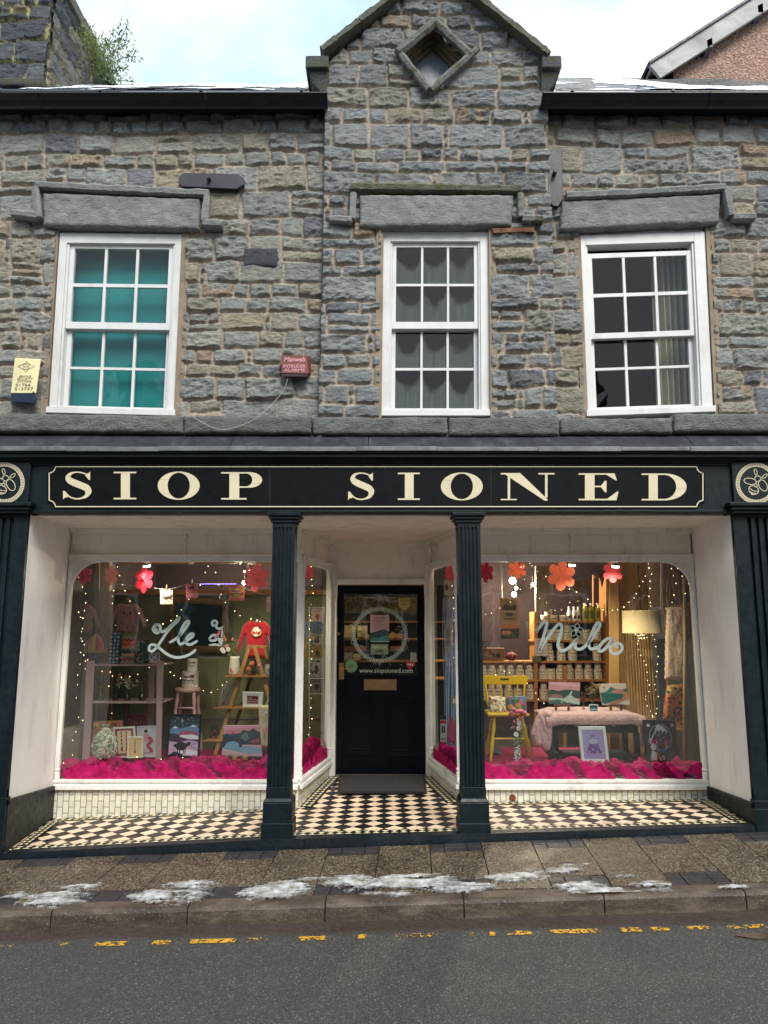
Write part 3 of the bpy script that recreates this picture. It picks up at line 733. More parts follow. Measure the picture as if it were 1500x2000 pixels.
# sign board with notched corners
def notched(x0, y0, x1, y1, r, n=6):
    P = []
    for cx, cy, a0 in ((x1, y0, 90), (x0, y0, 0), (x0, y1, -90), (x1, y1, 180)):
        P += [(px, py) for px, py in arc(cx, cy, r, r, a0, a0 + 90, n)]
    return P
SY = FY - .018
b = B()
b.hexa([W(x, y, SY) for x, y in notched(92, 908, 1377, 993, 13)], [W(x, y, FY) for x, y in notched(92, 908, 1377, 993, 13)])
board = b.mk('sign_board', BLACK, shop, bevel=.002)
b = B(); pts = [W(x, y, SY - .003) for x, y in notched(96, 911.5, 1373, 989.5, 12, 8)]; b.ribbon(pts + pts[:2], .0085, (0, -1, 0), .003); b.mk('border_line', CREAM, board)
for px in (527, 959): b = B(); b.pbox(px - .4, 909, px + .4, 992, SY - .0008, .001); b.mk('board_joint', paint('joint', '#20242a', .5), board)
# ---- serif capitals, drawn stroke by stroke in a box 0..w x 0..1
SF = .055
def glyph(ch):
    P = []
    def serif(x0, x1, y): P.append([(x0, y), (x1, y), (x1, y + SF), (x0, y + SF)])
    def stem(x0, x1): P.append([(x0, SF), (x1, SF), (x1, 1 - SF), (x0, 1 - SF)])
    if ch == 'I': serif(0, 1, 0); serif(0, 1, 1 - SF); stem(.32, .72)
    if ch == 'O':
        n = 40; o = arc(.5, .5, .5, .515, 90, 450, n); i = arc(.5, .5, .265, .47, 90, 450, n)
        for k in range(n): P.append([o[k], o[k + 1], i[k + 1], i[k]])
    if ch == 'P':
        serif(0, .62, 0); P.append([(0, 1 - SF), (.2, 1 - SF), (.2, 1), (0, 1)]); stem(.2, .44)
        n = 24; o = [(.55, 1)] + arc(.68, .715, .32, .285, 90, -90, n) + [(.44, .43)]; i = [(.55, .945)] + arc(.60, .715, .16, .235, 90, -90, n) + [(.44, .48)]
        P.append([(.2, 1 - SF), (.55, 1 - SF), (.55, 1), (.2, 1)])
        for k in range(len(o) - 1): P.append([o[k], o[k + 1], i[k + 1], i[k]])
    if ch == 'D':
        P.append([(0, 0), (.16, 0), (.16, SF), (0, SF)]); P.append([(0, 1 - SF), (.16, 1 - SF), (.16, 1), (0, 1)]); 
        P.append([(.16, SF), (.36, SF), (.36, 1 - SF), (.16, 1 - SF)])
        P.append([(.16, 0), (.5, 0), (.5, SF), (.16, SF)]); P.append([(.16, 1 - SF), (.5, 1 - SF), (.5, 1), (.16, 1)])
        n = 30; o = arc(.5, .5, .5, .5, 90, -90, n); i = arc(.5, .5, .27, .445, 90, -90, n)
        for k in range(n): P.append([o[k], o[k + 1], i[k + 1], i[k]])
    if ch == 'N':
        P.append([(0, 0), (.3, 0), (.3, SF * .8), (0, SF * .8)]); P.append([(0, 1 - SF), (.24, 1 - SF), (.24, 1), (0, 1)]); P.append([(.7, 1 - SF), (1, 1 - SF), (1, 1), (.7, 1)])
        P.append([(.13, SF * .8), (.175, SF * .8), (.175, .93), (.13, .93)]); P.append([(.825, .1), (.87, .1), (.87, 1 - SF), (.825, 1 - SF)])
        P.append([(.08, 1 - SF * .9), (.24, 1), (.36, 1), (.87, .03), (.87, -.02), (.815, -.02)])
    if ch == 'E':
        serif_ = [(0, 0), (.16, 0), (.16, SF), (0, SF)]; P.append(serif_); P.append([(0, 1 - SF), (.16, 1 - SF), (.16, 1), (0, 1)])
        P.append([(.16, SF), (.40, SF), (.40, 1 - SF), (.16, 1 - SF)])
        P.append([(.16, 0), (.95, 0), (.95, SF), (.16, SF)]); P.append([(.16, 1 - SF), (.9, 1 - SF), (.9, 1), (.16, 1)])
        P.append([(.95, 0), (1, .32), (.965, .32), (.72, SF), (.72, 0)]); P.append([(.9, 1), (.96, .74), (.925, .74), (.70, 1 - SF), (.7, 1)])
        P.append([(.4, .485), (.6, .485), (.6, .535), (.4, .535)]); P.append([(.56, .535), (.66, .72), (.70, .72), (.70, .30), (.66, .30), (.56, .485)])
    if ch == 'S':
        c = [(.90, .76), (.80, .90), (.62, .965), (.44, .975), (.27, .92), (.19, .80), (.25, .68), (.42, .585), (.62, .50), (.80, .41), (.87, .27), (.79, .11), (.60, .028), (.42, .022), (.24, .09), (.10, .24)]
        w_ = [.03, .045, .045, .05, .09, .15, .21, .235, .235, .225, .18, .11, .055, .05, .045, .03]
        sp = smooth_path([(x, y, 0) for x, y in c], 6); ws = [v.x for v in smooth_path([(x, 0, 0) for x in w_], 6)]
        L, Rr = [], []
        for k, p in enumerate(sp):
            d = (sp[min(k + 1, len(sp) - 1)] - sp[max(k - 1, 0)]).normalized(); nn = Vector((-d.y, d.x, 0)) * ws[k] * .5; nn.x *= 1.15
            L.append(((p + nn).x, (p + nn).y)); Rr.append(((p - nn).x, (p - nn).y))
        for k in range(len(sp) - 1): P.append([L[k], L[k + 1], Rr[k + 1], Rr[k]])
        P.append([(.93, 1.0), (.93, .70), (.885, .70), (.76, .87), (.80, .93), (.86, .93)]); P.append([(.02, -.01), (.02, .30), (.075, .30), (.22, .13), (.16, .06), (.09, .07)])
    return P
for ch, x0, x1 in (('S', 122, 180), ('I', 222, 266), ('O', 308, 390), ('P', 432, 512), ('S', 679, 732), ('I', 777, 820), ('O', 861, 943), ('N', 978, 1083), ('E', 1130, 1208), ('D', 1253, 1341)):
    b = B()
    ty = 921 + 4 * (x0 - 122) / 1219; by = 975 + 2.5 * (x0 - 122) / 1219
    for k, poly in enumerate(glyph(ch)):
        e = k % 7 * .00025; b.slab([W(x0 + (x1 - x0) * u, by + (ty - by) * v, SY - .003 - e) for u, v in poly], (0, .003 + e, 0))
    b.mk('sign_letter', CREAM, board)
# ---- pilaster caps with bee roundels, pilasters
def bee(parent, cx, cy, Y):
    b = B()
    n = 72
    for k in range(n):
        a0, a1 = 360 * k / n, 360 * (k + .62) / n
        o = [(cx + 39 * math.cos(R(a)), cy + 39 * math.sin(R(a))) for a in (a0, a1)]; i = [(cx + 33.5 * math.cos(R(a)), cy + 33.5 * math.sin(R(a))) for a in (a1, a0)]
        b.slab([W(x, y, Y) for x, y in o + i], (0, .002, 0))
    rg = [W(x, y, Y) for x, y in arc(cx, cy, 33, 33, 0, 360, 48)]; b.ribbon(rg, .005, (0, -1, 0), .002)
    rg = [W(x, y, Y) for x, y in arc(cx, cy, 39.5, 39.5, 0, 360, 48)]; b.ribbon(rg, .004, (0, -1, 0), .002)
    def ell(ex, ey, rx, ry, rot, w=.0055):
        P = []
        for k in range(25):
            a = 2 * math.pi * k / 24; x = rx * math.cos(a); y = ry * math.sin(a)
            P.append(W(cx + ex + x * math.cos(R(rot)) - y * math.sin(R(rot)), cy + ey + x * math.sin(R(rot)) + y * math.cos(R(rot)), Y))
        b.ribbon(P, w, (0, -1, 0), .002)
    ell(-12, -4, 12, 6, 10); ell(13, 4, 12, 7.5, 60); ell(-5, 13, 10, 8, 25); ell(3, -9, 6, 5.5, 20); ell(-1, 4, 3, 3, 0)
    for (p0, p1) in (((-13, 9), (4, 16)), ((-15, 13), (1, 20)), ((-11, 18), (-3, 22))): b.ribbon([W(cx + p0[0], cy + p0[1], Y), W(cx + (p0[0] + p1[0]) / 2 - 2, cy + (p0[1] + p1[1]) / 2 + 2, Y), W(cx + p1[0], cy + p1[1], Y)], .005, (0, -1, 0), .002)
    for (tx, ty, r0) in ((-1, -22, 75), (17, -14, 140)): ell(tx, ty, 6, 2.6, r0 + 0, .0045)
    for (a, c) in (((2, -14), (0, -17)), ((8, -11), (12, -12))): b.ribbon([W(cx + a[0], cy + a[1], Y), W(cx + c[0], cy + c[1], Y)], .0045, (0, -1, 0), .002)
    b.mk('bee_roundel', CREAM, parent)
def zg(X):   # pavement height at the shopfront
    return -.062 + .035 * X
for sx, xa, xb, cxp in ((-1, -4.2, -2.94, 8), (1, 2.88, 4.2, 1477)):
    z0 = zg((xa + xb) / 2) - .12
    b = B()
    zc0, zc1 = zpy(985, FY - .03), zpy(900, FY - .03); b.box(xa, xb - (.0 if sx < 0 else 0) + (.012 if sx < 0 else 0), FY - .03, FY + .01, zc0, zc1)
    for k, (dy, h0, h1) in enumerate(((.085, .0, .03), (.065, -.03, -.002), (.045, -.055, -.032))):
        b.box(xa, xb + (dy - .02 if sx < 0 else 0), FY - dy, .1, zc0 + h0 - .02, zc0 + h1 - .02) if sx < 0 else b.box(xa - (dy - .02), xb, FY - dy, .1, zc0 + h0 - .02, zc0 + h1 - .02)
    cap = b.mk('pilaster_cap', NAVY, shop, bevel=.004)
    bee(cap, cxp, 943 if sx < 0 else 944, FY - .033)
    b = B(); zt_ = zc0 - .075
    zbase = .24
    # fluted shaft
    edge = xb if sx < 0 else xa
    x = edge; flute = .052; 
    b.box(min(xa, xb), max(xa, xb), -.02, -.001, z0, zt_)
    k = 0; d = -sx * -1
    marg = .115
    b.box(*( (edge - marg, edge) if sx < 0 else (edge, edge + marg)), -.045, -.02, zbase, zt_)
    for i in range(12):
        x0 = edge - marg - .03 - i * .064 if sx < 0 else edge + marg + .03 + i * .064
        x1 = x0 - .034 if sx < 0 else x0 + .034
        if abs(x1) > 4.15: break
        b.box(min(x0, x1), max(x0, x1), -.045, -.02, zbase + .1, zt_ - .03)
    b.box(*((xa, edge) if sx < 0 else (edge, xb)), -.0445, -.02, zbase, zbase + .1)
    b.box(*((xa, edge) if sx < 0 else (edge, xb)), -.0445, -.02, zt_ - .03, zt_)
    # plinth blocks
    b.box(*((xa, edge + .012) if sx < 0 else (edge - .012, xb)), -.075, -.001, z0, zbase + (.04 if sx < 0 else .02))
    b.box(*((xa, edge + .016) if sx < 0 else (edge - .016, xb)), -.085, -.001, z0 - .05, z0 + .26)
    b.mk('pilaster', NAVY, shop, bevel=.004)
# ---- two free-standing fluted columns
ZS = 2.52
for x0, x1 in ((-.92, -.735), (.608, .795)):
    b = B(); y0, y1 = -.03, .14; zb_, zt_ = .26, ZS + .0
    b.box(x0 + .012, x1 - .012, y0 + .012, y1 - .012, -.03, zt_)
    nfl = 6
    wv = (x1 - x0) / (nfl * 2 - 1) * 1.0
    for face in range(4):
        for i in range(nfl):
            t0 = i / nfl * 1.0 + .012; t1 = (i + .62) / nfl
            if i == nfl - 1: t1 = (i + .8) / nfl
            if face in (0, 2):
                xa, xb = x0 + (x1 - x0) * t0, x0 + (x1 - x0) * t1; ya, yb = (y0, y0 + .013) if face == 0 else (y1 - .013, y1)
            else:
                ya, yb = y0 + (y1 - y0) * t0, y0 + (y1 - y0) * t1; xa, xb = (x0, x0 + .013) if face == 1 else (x1 - .013, x1)
            b.box(xa, xb, ya, yb, zb_ + .09, zt_ - .12)
    b.box(x0 - .002, x1 + .002, y0 - .002, y1 + .002, zb_, zb_ + .09); b.box(x0 - .002, x1 + .002, y0 - .002, y1 + .002, zt_ - .12, zt_ - .08)
    for k, e in enumerate((.014, .028, .045)): b.box(x0 - e, x1 + e, y0 - e, y1 + e, zt_ - .08 + k * .027, zt_ - .055 + k * .027 + (.002))
    colm = b.mk('column', NAVY, shop, bevel=.003)
    b = B(); e = .022
    b.box(x0 - e, x1 + e, y0 - e, y1 + e, -.08, zb_ - .02); b.hexa([(x0 - e, y0 - e, zb_ - .02), (x1 + e, y0 - e, zb_ - .02), (x1 + e, y1 + e, zb_ - .02), (x0 - e, y1 + e, zb_ - .02)], [(x0 - .004, y0 - .004, zb_ + .01), (x1 + .004, y0 - .004, zb_ + .01), (x1 + .004, y1 + .004, zb_ + .01), (x0 - .004, y1 + .004, zb_ + .01)])
    b.box(x0 - e - .008, x1 + e + .008, y0 - e - .008, y1 + e + .008, -.09, .09)
    b.mk('column_base', NAVY, colm, bevel=.006)
# ---- soffit, ceiling beams, side walls
YWN, YD = .97, 2.14
b = B(); b.box(-3.2, 3.1, .0, 2.3, ZS, ZS + .05); b.box(-3.0, 3.0, .06, .12, ZS - .012, ZS - .0005); b.mk('soffit', SOFF, shop)
b = B()   # splayed white side walls over dark plinth boards
def sidewall(xf, xb, s):
    zfr, zbk = .30 if s < 0 else .235, .30 if s < 0 else .235
    b = B(); d = Vector((s * .1, 0, 0))
    f0 = W(18, 1560, 0) if s < 0 else W(1468, 1566, 0); b0 = W(105, 1535, YWN) if s < 0 else W(1386, 1535, YWN)
    b.slab([(xf, .0, f0.z), (xb, YWN + .02, b0.z), (xb, YWN + .02, ZS), (xf, .0, ZS)], d); b.mk('side_wall', WALLW, shop)
    b = B(); e = -s * .018
    g0 = zg(xf) - .1
    b.slab([(xf + e, -.045, g0), (xb + e, YWN + .02, g0), (xb + e, YWN + .02, b0.z - .004), (xf + e, -.045, f0.z - .004)], d)
    b.slab([(xf + e * 1.8, -.045, f0.z - .035), (xb + e * 1.8, YWN + .02, b0.z - .035), (xb + e * 1.8, YWN + .02, b0.z + .002), (xf + e * 1.8, -.045, f0.z + .002)], d)
    b.mk('plinth_board', NAVY, shop, bevel=.003)
sidewall(-2.94, -3.03, -1); sidewall(2.88, 2.975, 1)
# ------------------------------------------------------------------ shop windows
GL = glass('shop_glass', '#eef4f2', .055, .05)
XL0, XL1, XR0, XR1 = -3.022, -.785, .70, 2.968      # glazed fronts
DX0, DX1 = -.59, .505                                 # door frame outer edges
ZH0, ZH1 = zpy(1085, YWN), zpy(1095, YWN)            # head rail
def zsill(X): return zpy(1541, YWN)
zs0 = zpy(1541, YWN); zs1 = zpy(1523, YWN)
STRIP = paint('frame_white', '#e6e4df', .45, .06, '#a8a49a', .2, 20)
def build_screen(P0, P1, n_sign, arch0, arch1, riser_fn, post0=True, post1=True):
    A = Vector((P0[0], P0[1], 0)); E = Vector((P1[0], P1[1], 0)); d = (E - A); L = d.length; d.normalize(); n = Vector((d.y, -d.x, 0)) * n_sign
    def P(s, z, o=0): return A + d * s + n * o + Vector((0, 0, z))
    def bx(b, s0, s1, z0, z1, o0, o1): b.hexa([P(s0, z0, o0), P(s1, z0, o0), P(s1, z1, o0), P(s0, z1, o0)], [P(s0, z0, o1), P(s1, z0, o1), P(s1, z1, o1), P(s0, z1, o1)])
    b = B()   # head panel above the glass with turned balusters
    bx(b, 0, L, ZH0, ZS, -.05, -.02)
    bx(b, 0, L, ZS - .03, ZS, -.02, .03); bx(b, 0, L, ZS - .05, ZS - .03, -.02, .012)
    ks = [L * .5 - .02] if L > 1.6 else []
    b.mk('head_panel', SOFF, shop, bevel=.003)
    for s in ks + ([.03] if post0 else []) + ([L - .03] if post1 else []):
        b = B(); h0, h1 = ZH0 + .002, ZS - .05; H_ = h1 - h0
        c = P(s, h0, -.012)
        b.lathe([(.026, 0), (.026, .03), (.014, .04), (.018, .07), (.012, .09), (.016, H_ * .45), (.021, H_ * .6), (.012, H_ * .75), (.018, H_ * .85), (.012, H_ * .88), (.022, H_ - .03), (.022, H_)], c, 10)
        b.mk('baluster', SOFF, shop, smooth=True)
    b = B()   # rails and posts
    bx(b, 0, L, ZH1 - .012, ZH0 + .0, -.045, .022); bx(b, 0, L, ZH0 - .008, ZH0 + .008, -.02, .034)
    bx(b, 0, L, zs0 + .0, zs1, -.05, .018); bx(b, 0, L, zs0, zs0 + .035, -.05, .04); bx(b, 0, L, zs1 - .02, zs1 + .004, -.05, .03)
    pw = .045
    if post0:
        bx(b, 0, pw * .8, zs1 + .004, ZH1 - .012, -.045, .012); c = P(pw * .5, 0, .012)
    if post1: bx(b, L - pw * .8, L, zs1 + .004, ZH1 - .012, -.045, .012)
    for on, s in ((post0, .026), (post1, L - .026)):
        if not on: continue
        zc = zpy(1152, YWN)
        b.lathe([(.024, zs1 + .004), (.024, zs1 + .06), (.018, zs1 + .07), (.026, zs1 + .09), (.018, zs1 + .105), (.018, zc - .05), (.026, zc - .045), (.02, zc - .03), (.022, zc - .02), (.03, zc - .012), (.03, zc)], P(s, 0, .006), 10)
        bx(b, s - .018, s + .018, zc, ZH1 - .01, -.02, .02)
    b.mk('frame', STRIP, shop, bevel=.002)
    # spandrels
    for on, s0, sg, rr_ in ((arch0, .035, 1, arch0), (arch1, L - .035, -1, arch1)):
        if not on: continue
        b = B(); zt_ = ZH1 - .01; hz = .30; m = 14
        A_ = [(s0 + sg * rr_ * (1 - math.sin(R(90 * k / m))), zt_ - hz * (1 - math.cos(R(90 * k / m)))) for k in range(m + 1)]
        Pq = [(s0 + sg * rr_ * (1 - math.cos(R(90 * k / m))), zt_ - hz + hz * math.sin(R(90 * k / m))) for k in range(m + 1)]
        for k in range(m):
            (sa, za), (sb, zb2) = Pq[k], Pq[k + 1]
            b.hexa([P(s0, za, -.012), P(sa, za, -.012), P(sb, zb2, -.012), P(s0, zb2, -.012)], [P(s0, za, .004), P(sa, za, .004), P(sb, zb2, .004), P(s0, zb2, .004)])
        b.tube([P(s, z, .004) for s, z in Pq], .011, 6)
        # carved scroll in the corner
        for (cs, cz, r_) in ((.24, .17, .2), (.12, .42, .13), (.42, .1, .11)):
            sp = [P(s0 + sg * (rr_ * cs + .12 * r_ * (1 - k / 18) * math.cos(k * .7) * 1.2), zt_ - hz * cz - .12 * r_ * (1 - k / 18) * math.sin(k * .7), .006) for k in range(18)]
            b.tube(sp, .0035, 5)
        b.mk('spandrel', STRIP, shop, smooth=False)
    b = B(); b.slab([P(.01, zs1 - .01, -.016), P(L - .01, zs1 - .01, -.016), P(L - .01, ZH1, -.016), P(.01, ZH1, -.016)], n * -.001)
    me = b.mk('shop_glass', GL, shop)
    # tiled stall riser
    za, zb3 = riser_fn
    b = B(); b.hexa([P(0, za - .03, -.03), P(L, zb3 - .03, -.03), P(L, zs0, -.03), P(0, zs0, -.03)], [P(0, za - .03, .0), P(L, zb3 - .03, .0), P(L, zs0, .0), P(0, zs0, .0)])
    o = b.mk('stall_riser', TILE, shop)
    me = o.data; uvl = me.uv_layers.new(name='UVMap'); off = WL[o]
    for lp in me.loops:
        v = me.vertices[lp.vertex_index].co + off; uvl.data[lp.index].uv = ((v - A).dot(d) + .013 * P0[0], v.z - zs0)
    return P
# cream glazed tiles laid upright in half bond
TILE, n_, l_, p_ = nmat('glazed_tile'); t = N(TILE)
uv = t.new('TexCoord').outputs['UV']; mp = t.scale(uv, (1, 1, 1), (0, 0, R(90)))
br = t.new('TexBrick', offset=.5, offset_frequency=2); l_.new(mp, br.inputs['Vector'])
for k, v in (('Scale', 1.0), ('Mortar Size', .0028), ('Mortar Smooth', .1), ('Bias', -.2), ('Brick Width', .105), ('Row Height', .053)): br.inputs[k].default_value = v
br.inputs['Color1'].default_value = H('#dedac8'); br.inputs['Color2'].default_value = H('#cfcab6'); br.inputs['Mortar'].default_value = H('#4f4a3e')
g = t.noise(t.pos(), 6, 5, .65); c_ = t.mix(t.map(g, .5, .75, 0, .5), br.outputs['Color'], H('#8d8568'))
l_.new(c_, p_.inputs['Base Color']); p_.inputs['Roughness'].default_value = .3
l_.new(t.bump(t.math('MULTIPLY', br.outputs['Fac'], -1), .5, .004), p_.inputs['Normal'])
build_screen((XL0, YWN), (XL1, YWN), 1, .26, None, (-.134, -.045), True, False)
build_screen((XR0, YWN), (XR1, YWN), 1, None, .26, (.004, .034), False, True)
build_screen((XL1, YWN), (DX0, YD - .02), 1, .16, .16, (-.045, .0))
build_screen((DX1, YD - .02), (XR0, YWN), 1, .16, .16, (.0, .004))
b = B()   # a drain hole in the right riser
p = W(1001, 1558, YWN); b.tube([p + Vector((0, -.008, 0)), p + Vector((0, .01, 0))], .03, 20); b.mk('vent_cap', paint('rusty_cap', '#7a3f20', .7, .3, '#3a2317', .3), shop)
# ------------------------------------------------------------------ door
dq = lambda px, py: W(px, py, YD)
zdt = W(0, 1143, YD).z; xd0, xd1 = W(657, 1330, YD).x, W(830, 1330, YD).x
b = B()
b.box(DX0, xd0 - .005, YD - .03, YD + .1, 0, ZS); b.box(xd1 + .005, DX1, YD - .03, YD + .1, 0, ZS)
b.box(xd0 - .005, xd1 + .005, YD - .02, YD + .1, zdt + .005, zdt + .07)
b.box(DX0, xd0 - .06, YD - .045, YD - .03, 0, ZS); b.box(xd1 + .06, DX1, YD - .045, YD - .03, 0, ZS)
b.mk('door_frame', STRIP, shop, bevel=.003)
b = B(); b.box(xd0 - .005, xd1 + .005, YD + .03, YD + .06, zdt + .07, ZS - .05); b.box(xd0, xd1, YD - .0, YD + .06, ZS - .06, ZS); b.mk('head_panel', SOFF, shop, bevel=.003)
dx0, dx1 = xd0, xd1; gz0, gz1 = W(0, 1318, YD).z, W(0, 1160, YD).z; gx0, gx1 = W(672, 1240, YD).x, W(815, 1240, YD).x
door = None
b = B(); b.box(dx0, gx0, YD + .01, YD + .055, .01, zdt); b.box(gx1, dx1, YD + .01, YD + .055, .01, zdt)
b.box(gx0, gx1, YD + .011, YD + .055, gz1, zdt); b.box(gx0, gx1, YD + .011, YD + .055, .01, gz0)
for (x0, x1, y0, y1) in ((672, 732, 1360, 1474), (752, 814, 1360, 1476)):
    for k, (e, o) in enumerate(((0, -.012), (4, -.006), (9, -.012))):
        a, c = W(x0 + e, y0 + e, YD + .011), W(x1 - e, y1 - e, YD + .011)
        for bx_ in ((a.x, a.x + .012, c.z, a.z), (c.x - .012, c.x, c.z, a.z)): b.box(bx_[0], bx_[1], YD + .0105 + o, YD + .03, bx_[2], bx_[3])
        for bz in ((a.z - .012, a.z), (c.z, c.z + .012)): b.box(a.x + .012, c.x - .012, YD + .0105 + o, YD + .03, bz[0], bz[1])
door = b.mk('door', NAVYD, shop, bevel=.002)
b = B(); b.box(gx0, gx1, YD + .03, YD + .031, gz0, gz1); b.mk('door_glass', GL, door)
b = B()
for q0 in ((662, 1295, 672, 1327),): b.pbox(*q0, YD - .002, .012)
p = W(667, 1306, YD - .002); b.tube([p, p + Vector((0, -.045, 0)), p + Vector((.02, -.05, 0)), p + Vector((.11, -.05, .002))], .008, 8)
b.mk('handle', BRASS, door, bevel=.002)
b = B(); p = W(661, 1238, YD + .01); b.tube([p, p + Vector((0, -.012, 0))], .02, 16); b.tube([p, p + Vector((0, -.016, 0))], .011, 12); b.mk('lock', BRASS, door)
b = B(); b.pbox(711, 1327, 775, 1348, YD + .001, .012); lb = b.mk('letterbox', BRASS, door, bevel=.003)
b = B(); b.pbox(717, 1331, 769, 1344, YD - .004, .006); b.mk('flap', BRASS, lb, bevel=.002)
b = B(); b.box(dx0, dx1, YD - .06, YD + .05, -.02, .012); b.mk('threshold', paint('brass_sill', '#5c5a50', .5, .2), shop)
# ------------------------------------------------------------------ tiled entrance floor
def lerp_tab(x, tab):
    for (a, b), (c, d) in zip(tab, tab[1:]):
        if x <= c: return b + (d - b) * max(0, (x - a) / (c - a))
    return tab[-1][1]
BK = [(-3.0, -.137), (-1, -.05), (.9, .004), (3.0, .036)]; FR = [(-3.0, -.135), (-.9, -.03), (.85, .015), (3.0, .075)]
def zfloor(X, Y):
    b_, f_ = lerp_tab(X, BK), lerp_tab(X, FR)
    if Y <= YWN: t = max(0, Y) / YWN; return f_ * (1 - t) + b_ * t
    t = min((Y - YWN) / (YD - YWN), 1); return b_ * (1 - t) + 0 * t
FT, n_, l_, p_ = nmat('entrance_tiles'); t = N(FT)
s_ = .119
mp = t.new('Mapping', i_Vector=t.pos(), i_Rotation=(0, 0, R(45)), i_Scale=(1 / s_,) * 3)
sp = t.new('SeparateXYZ', i_0=mp.outputs[0])
par = t.math('MODULO', t.math('ADD', t.math('ADD', t.math('FLOOR', sp.outputs[0]), t.math('FLOOR', sp.outputs[1])), 1000.0), 2.0)
ckc = t.mix(t.math('GREATER_THAN', par, .5), H('#efd3b5'), H('#16171b'))
def jl(v):
    f = t.math('FRACT', v); a = t.math('ABSOLUTE', t.math('SUBTRACT', f, .5)); return t.math('GREATER_THAN', a, .468)
j = t.math('MAXIMUM', jl(sp.outputs[0]), jl(sp.outputs[1]))
wn = t.new('TexWhiteNoise', noise_dimensions='2D'); fl = t.new('VectorMath', operation='FLOOR'); l_.new(mp.outputs[0], fl.inputs[0]); l_.new(fl.outputs[0], wn.inputs['Vector'])
c_ = t.mix(t.map(wn.outputs[0], 0, 1, 0, .3), ckc, t.mix(1, ckc, (.75, .72, .7, 1), 'MULTIPLY'))
c_ = t.mix(t.map(t.noise(t.pos(), 7, 6, .7), .5, .75, 0, .5), c_, H('#5f5347'))
c_ = t.mix(j, c_, H('#2b2824'))
c_ = t.mix(t.map(t.noise(t.pos(), 60, 2), .68, .74, 0, .8), c_, H('#1c1a18'))
l_.new(c_, p_.inputs['Base Color']); l_.new(t.map(t.noise(t.pos(), 5, 4), .3, .7, .25, .6), p_.inputs['Roughness'])
l_.new(t.bump(t.math('MULTIPLY', j, -1), .3, .002), p_.inputs['Normal'])
X, Yg = np.meshgrid(np.linspace(-3.15, 3.05, 60), np.linspace(-.055, YD + .05, 30))
Zg = np.vectorize(zfloor)(X, Yg); P = np.stack([X, Yg, Zg], -1)
fo = grid_mesh('floor', P, np.ones((29, 59), bool), FT, None); tag(fo, kind='structure')
BT = vcol('border_tile', .35, .15, .05)
def border(p0, p1, w, name='border_tiles', n=None, off=.004, rowpat=2):
    """a strip of small triangular tiles between two dark bands"""
    a = Vector((*p0, 0)); e = Vector((*p1, 0)); d = e - a; L = d.length; d.normalize(); s = Vector((-d.y, d.x, 0))
    b = B(); BK_ = H('#141519'); CR = H('#efe3b8'); 
    def P(u, v, dz=0): q = a + d * u + s * v; return Vector((q.x, q.y, zfloor(q.x, q.y) + off + dz))
    m = max(int(L / .3), 1)
    for k in range(m): b.face([P(L * k / m, 0), P(L * (k + 1) / m, 0), P(L * (k + 1) / m, w), P(L * k / m, w)], BK_)
    c = abs(w) * .62; v0 = w * .19; k = 0; nn = max(int(L / c), 1); c = L / nn
    for k in range(nn):
        u = k * c; z = .003
        b.face([P(u + c * .06, v0, z), P(u + c * .94, v0, z), P(u + c * .5, v0 + w * .30, z)], CR)
        b.face([P(u + c * .94, v0 + w * .62, z), P(u + c * .06, v0 + w * .62, z), P(u + c * .5, v0 + w * .32, z)], CR)
    o = b.mk(name, BT, None); tag(o, kind='structure'); return o
border((-2.90, .0), (2.85, .0), .115, 'floor_border')
border((-2.98, .84), (-.78, .84), .10, 'floor_border'); border((.70, .84), (2.94, .84), .10, 'floor_border')
border((-.772, .98), (-.588, 2.08), -.12, 'floor_border'); border((.687, .98), (.503, 2.08), .12, 'floor_border')
border((-2.92, .12), (-2.99, .84), -.10, 'floor_border'); border((2.86, .12), (2.93, .84), .10, 'floor_border')
# the dark step edge
b = B(); xs = np.linspace(-2.93, 2.87, 29)
for x0, x1 in zip(xs, xs[1:]):
    za, zc = lerp_tab(x0, FR), lerp_tab(x1, FR); f0, f1 = -.075 + .004 * math.sin(x0 * 5), -.075 + .004 * math.sin(x1 * 5)
    b.hexa([(x0, f0, zg(x0) - .1), (x1, f1, zg(x1) - .1), (x1, f1, zc + .006), (x0, f0, za + .006)], [(x0, .0, zg(x0) - .1), (x1, .0, zg(x1) - .1), (x1, .0, zc + .008), (x0, .0, za + .008)])
o = b.mk('step', paint('step_paint', '#101a20', .4, .3, '#2b3133', .5, 20), None, bevel=0); tag(o, kind='structure')
# doormat
mt = thing('doormat', 'dark grey ribbed doormat lying on the checkered tiles before the door', 'doormat', (-.04, 1.75, .01))
b = B(); z = .022
c4 = [WZ(x, y, z) for x, y in ((659, 1546), (834, 1546), (829, 1517), (664, 1515))]
c4[3].y = c4[2].y = YD - .03
c4[3].x, c4[2].x = W(664, 1515, c4[3].y).x, W(829, 1517, c4[3].y).x
b.slab([Vector((p.x, p.y, .004)) for p in c4], (0, 0, .012)); b.mk('rubber_edge', paint('mat_rubber', '#1b1b1d', .8), mt)
b = B(); cc = sum(c4, Vector()) / 4
b.slab([Vector((cc.x + (p.x - cc.x) * .96, cc.y + (p.y - cc.y) * .94, .0165)) for p in c4], (0, 0, .004)); b.mk('pile', paint('mat_pile', '#2b2a2c', .98, .3, None, 1.0, 90), mt)
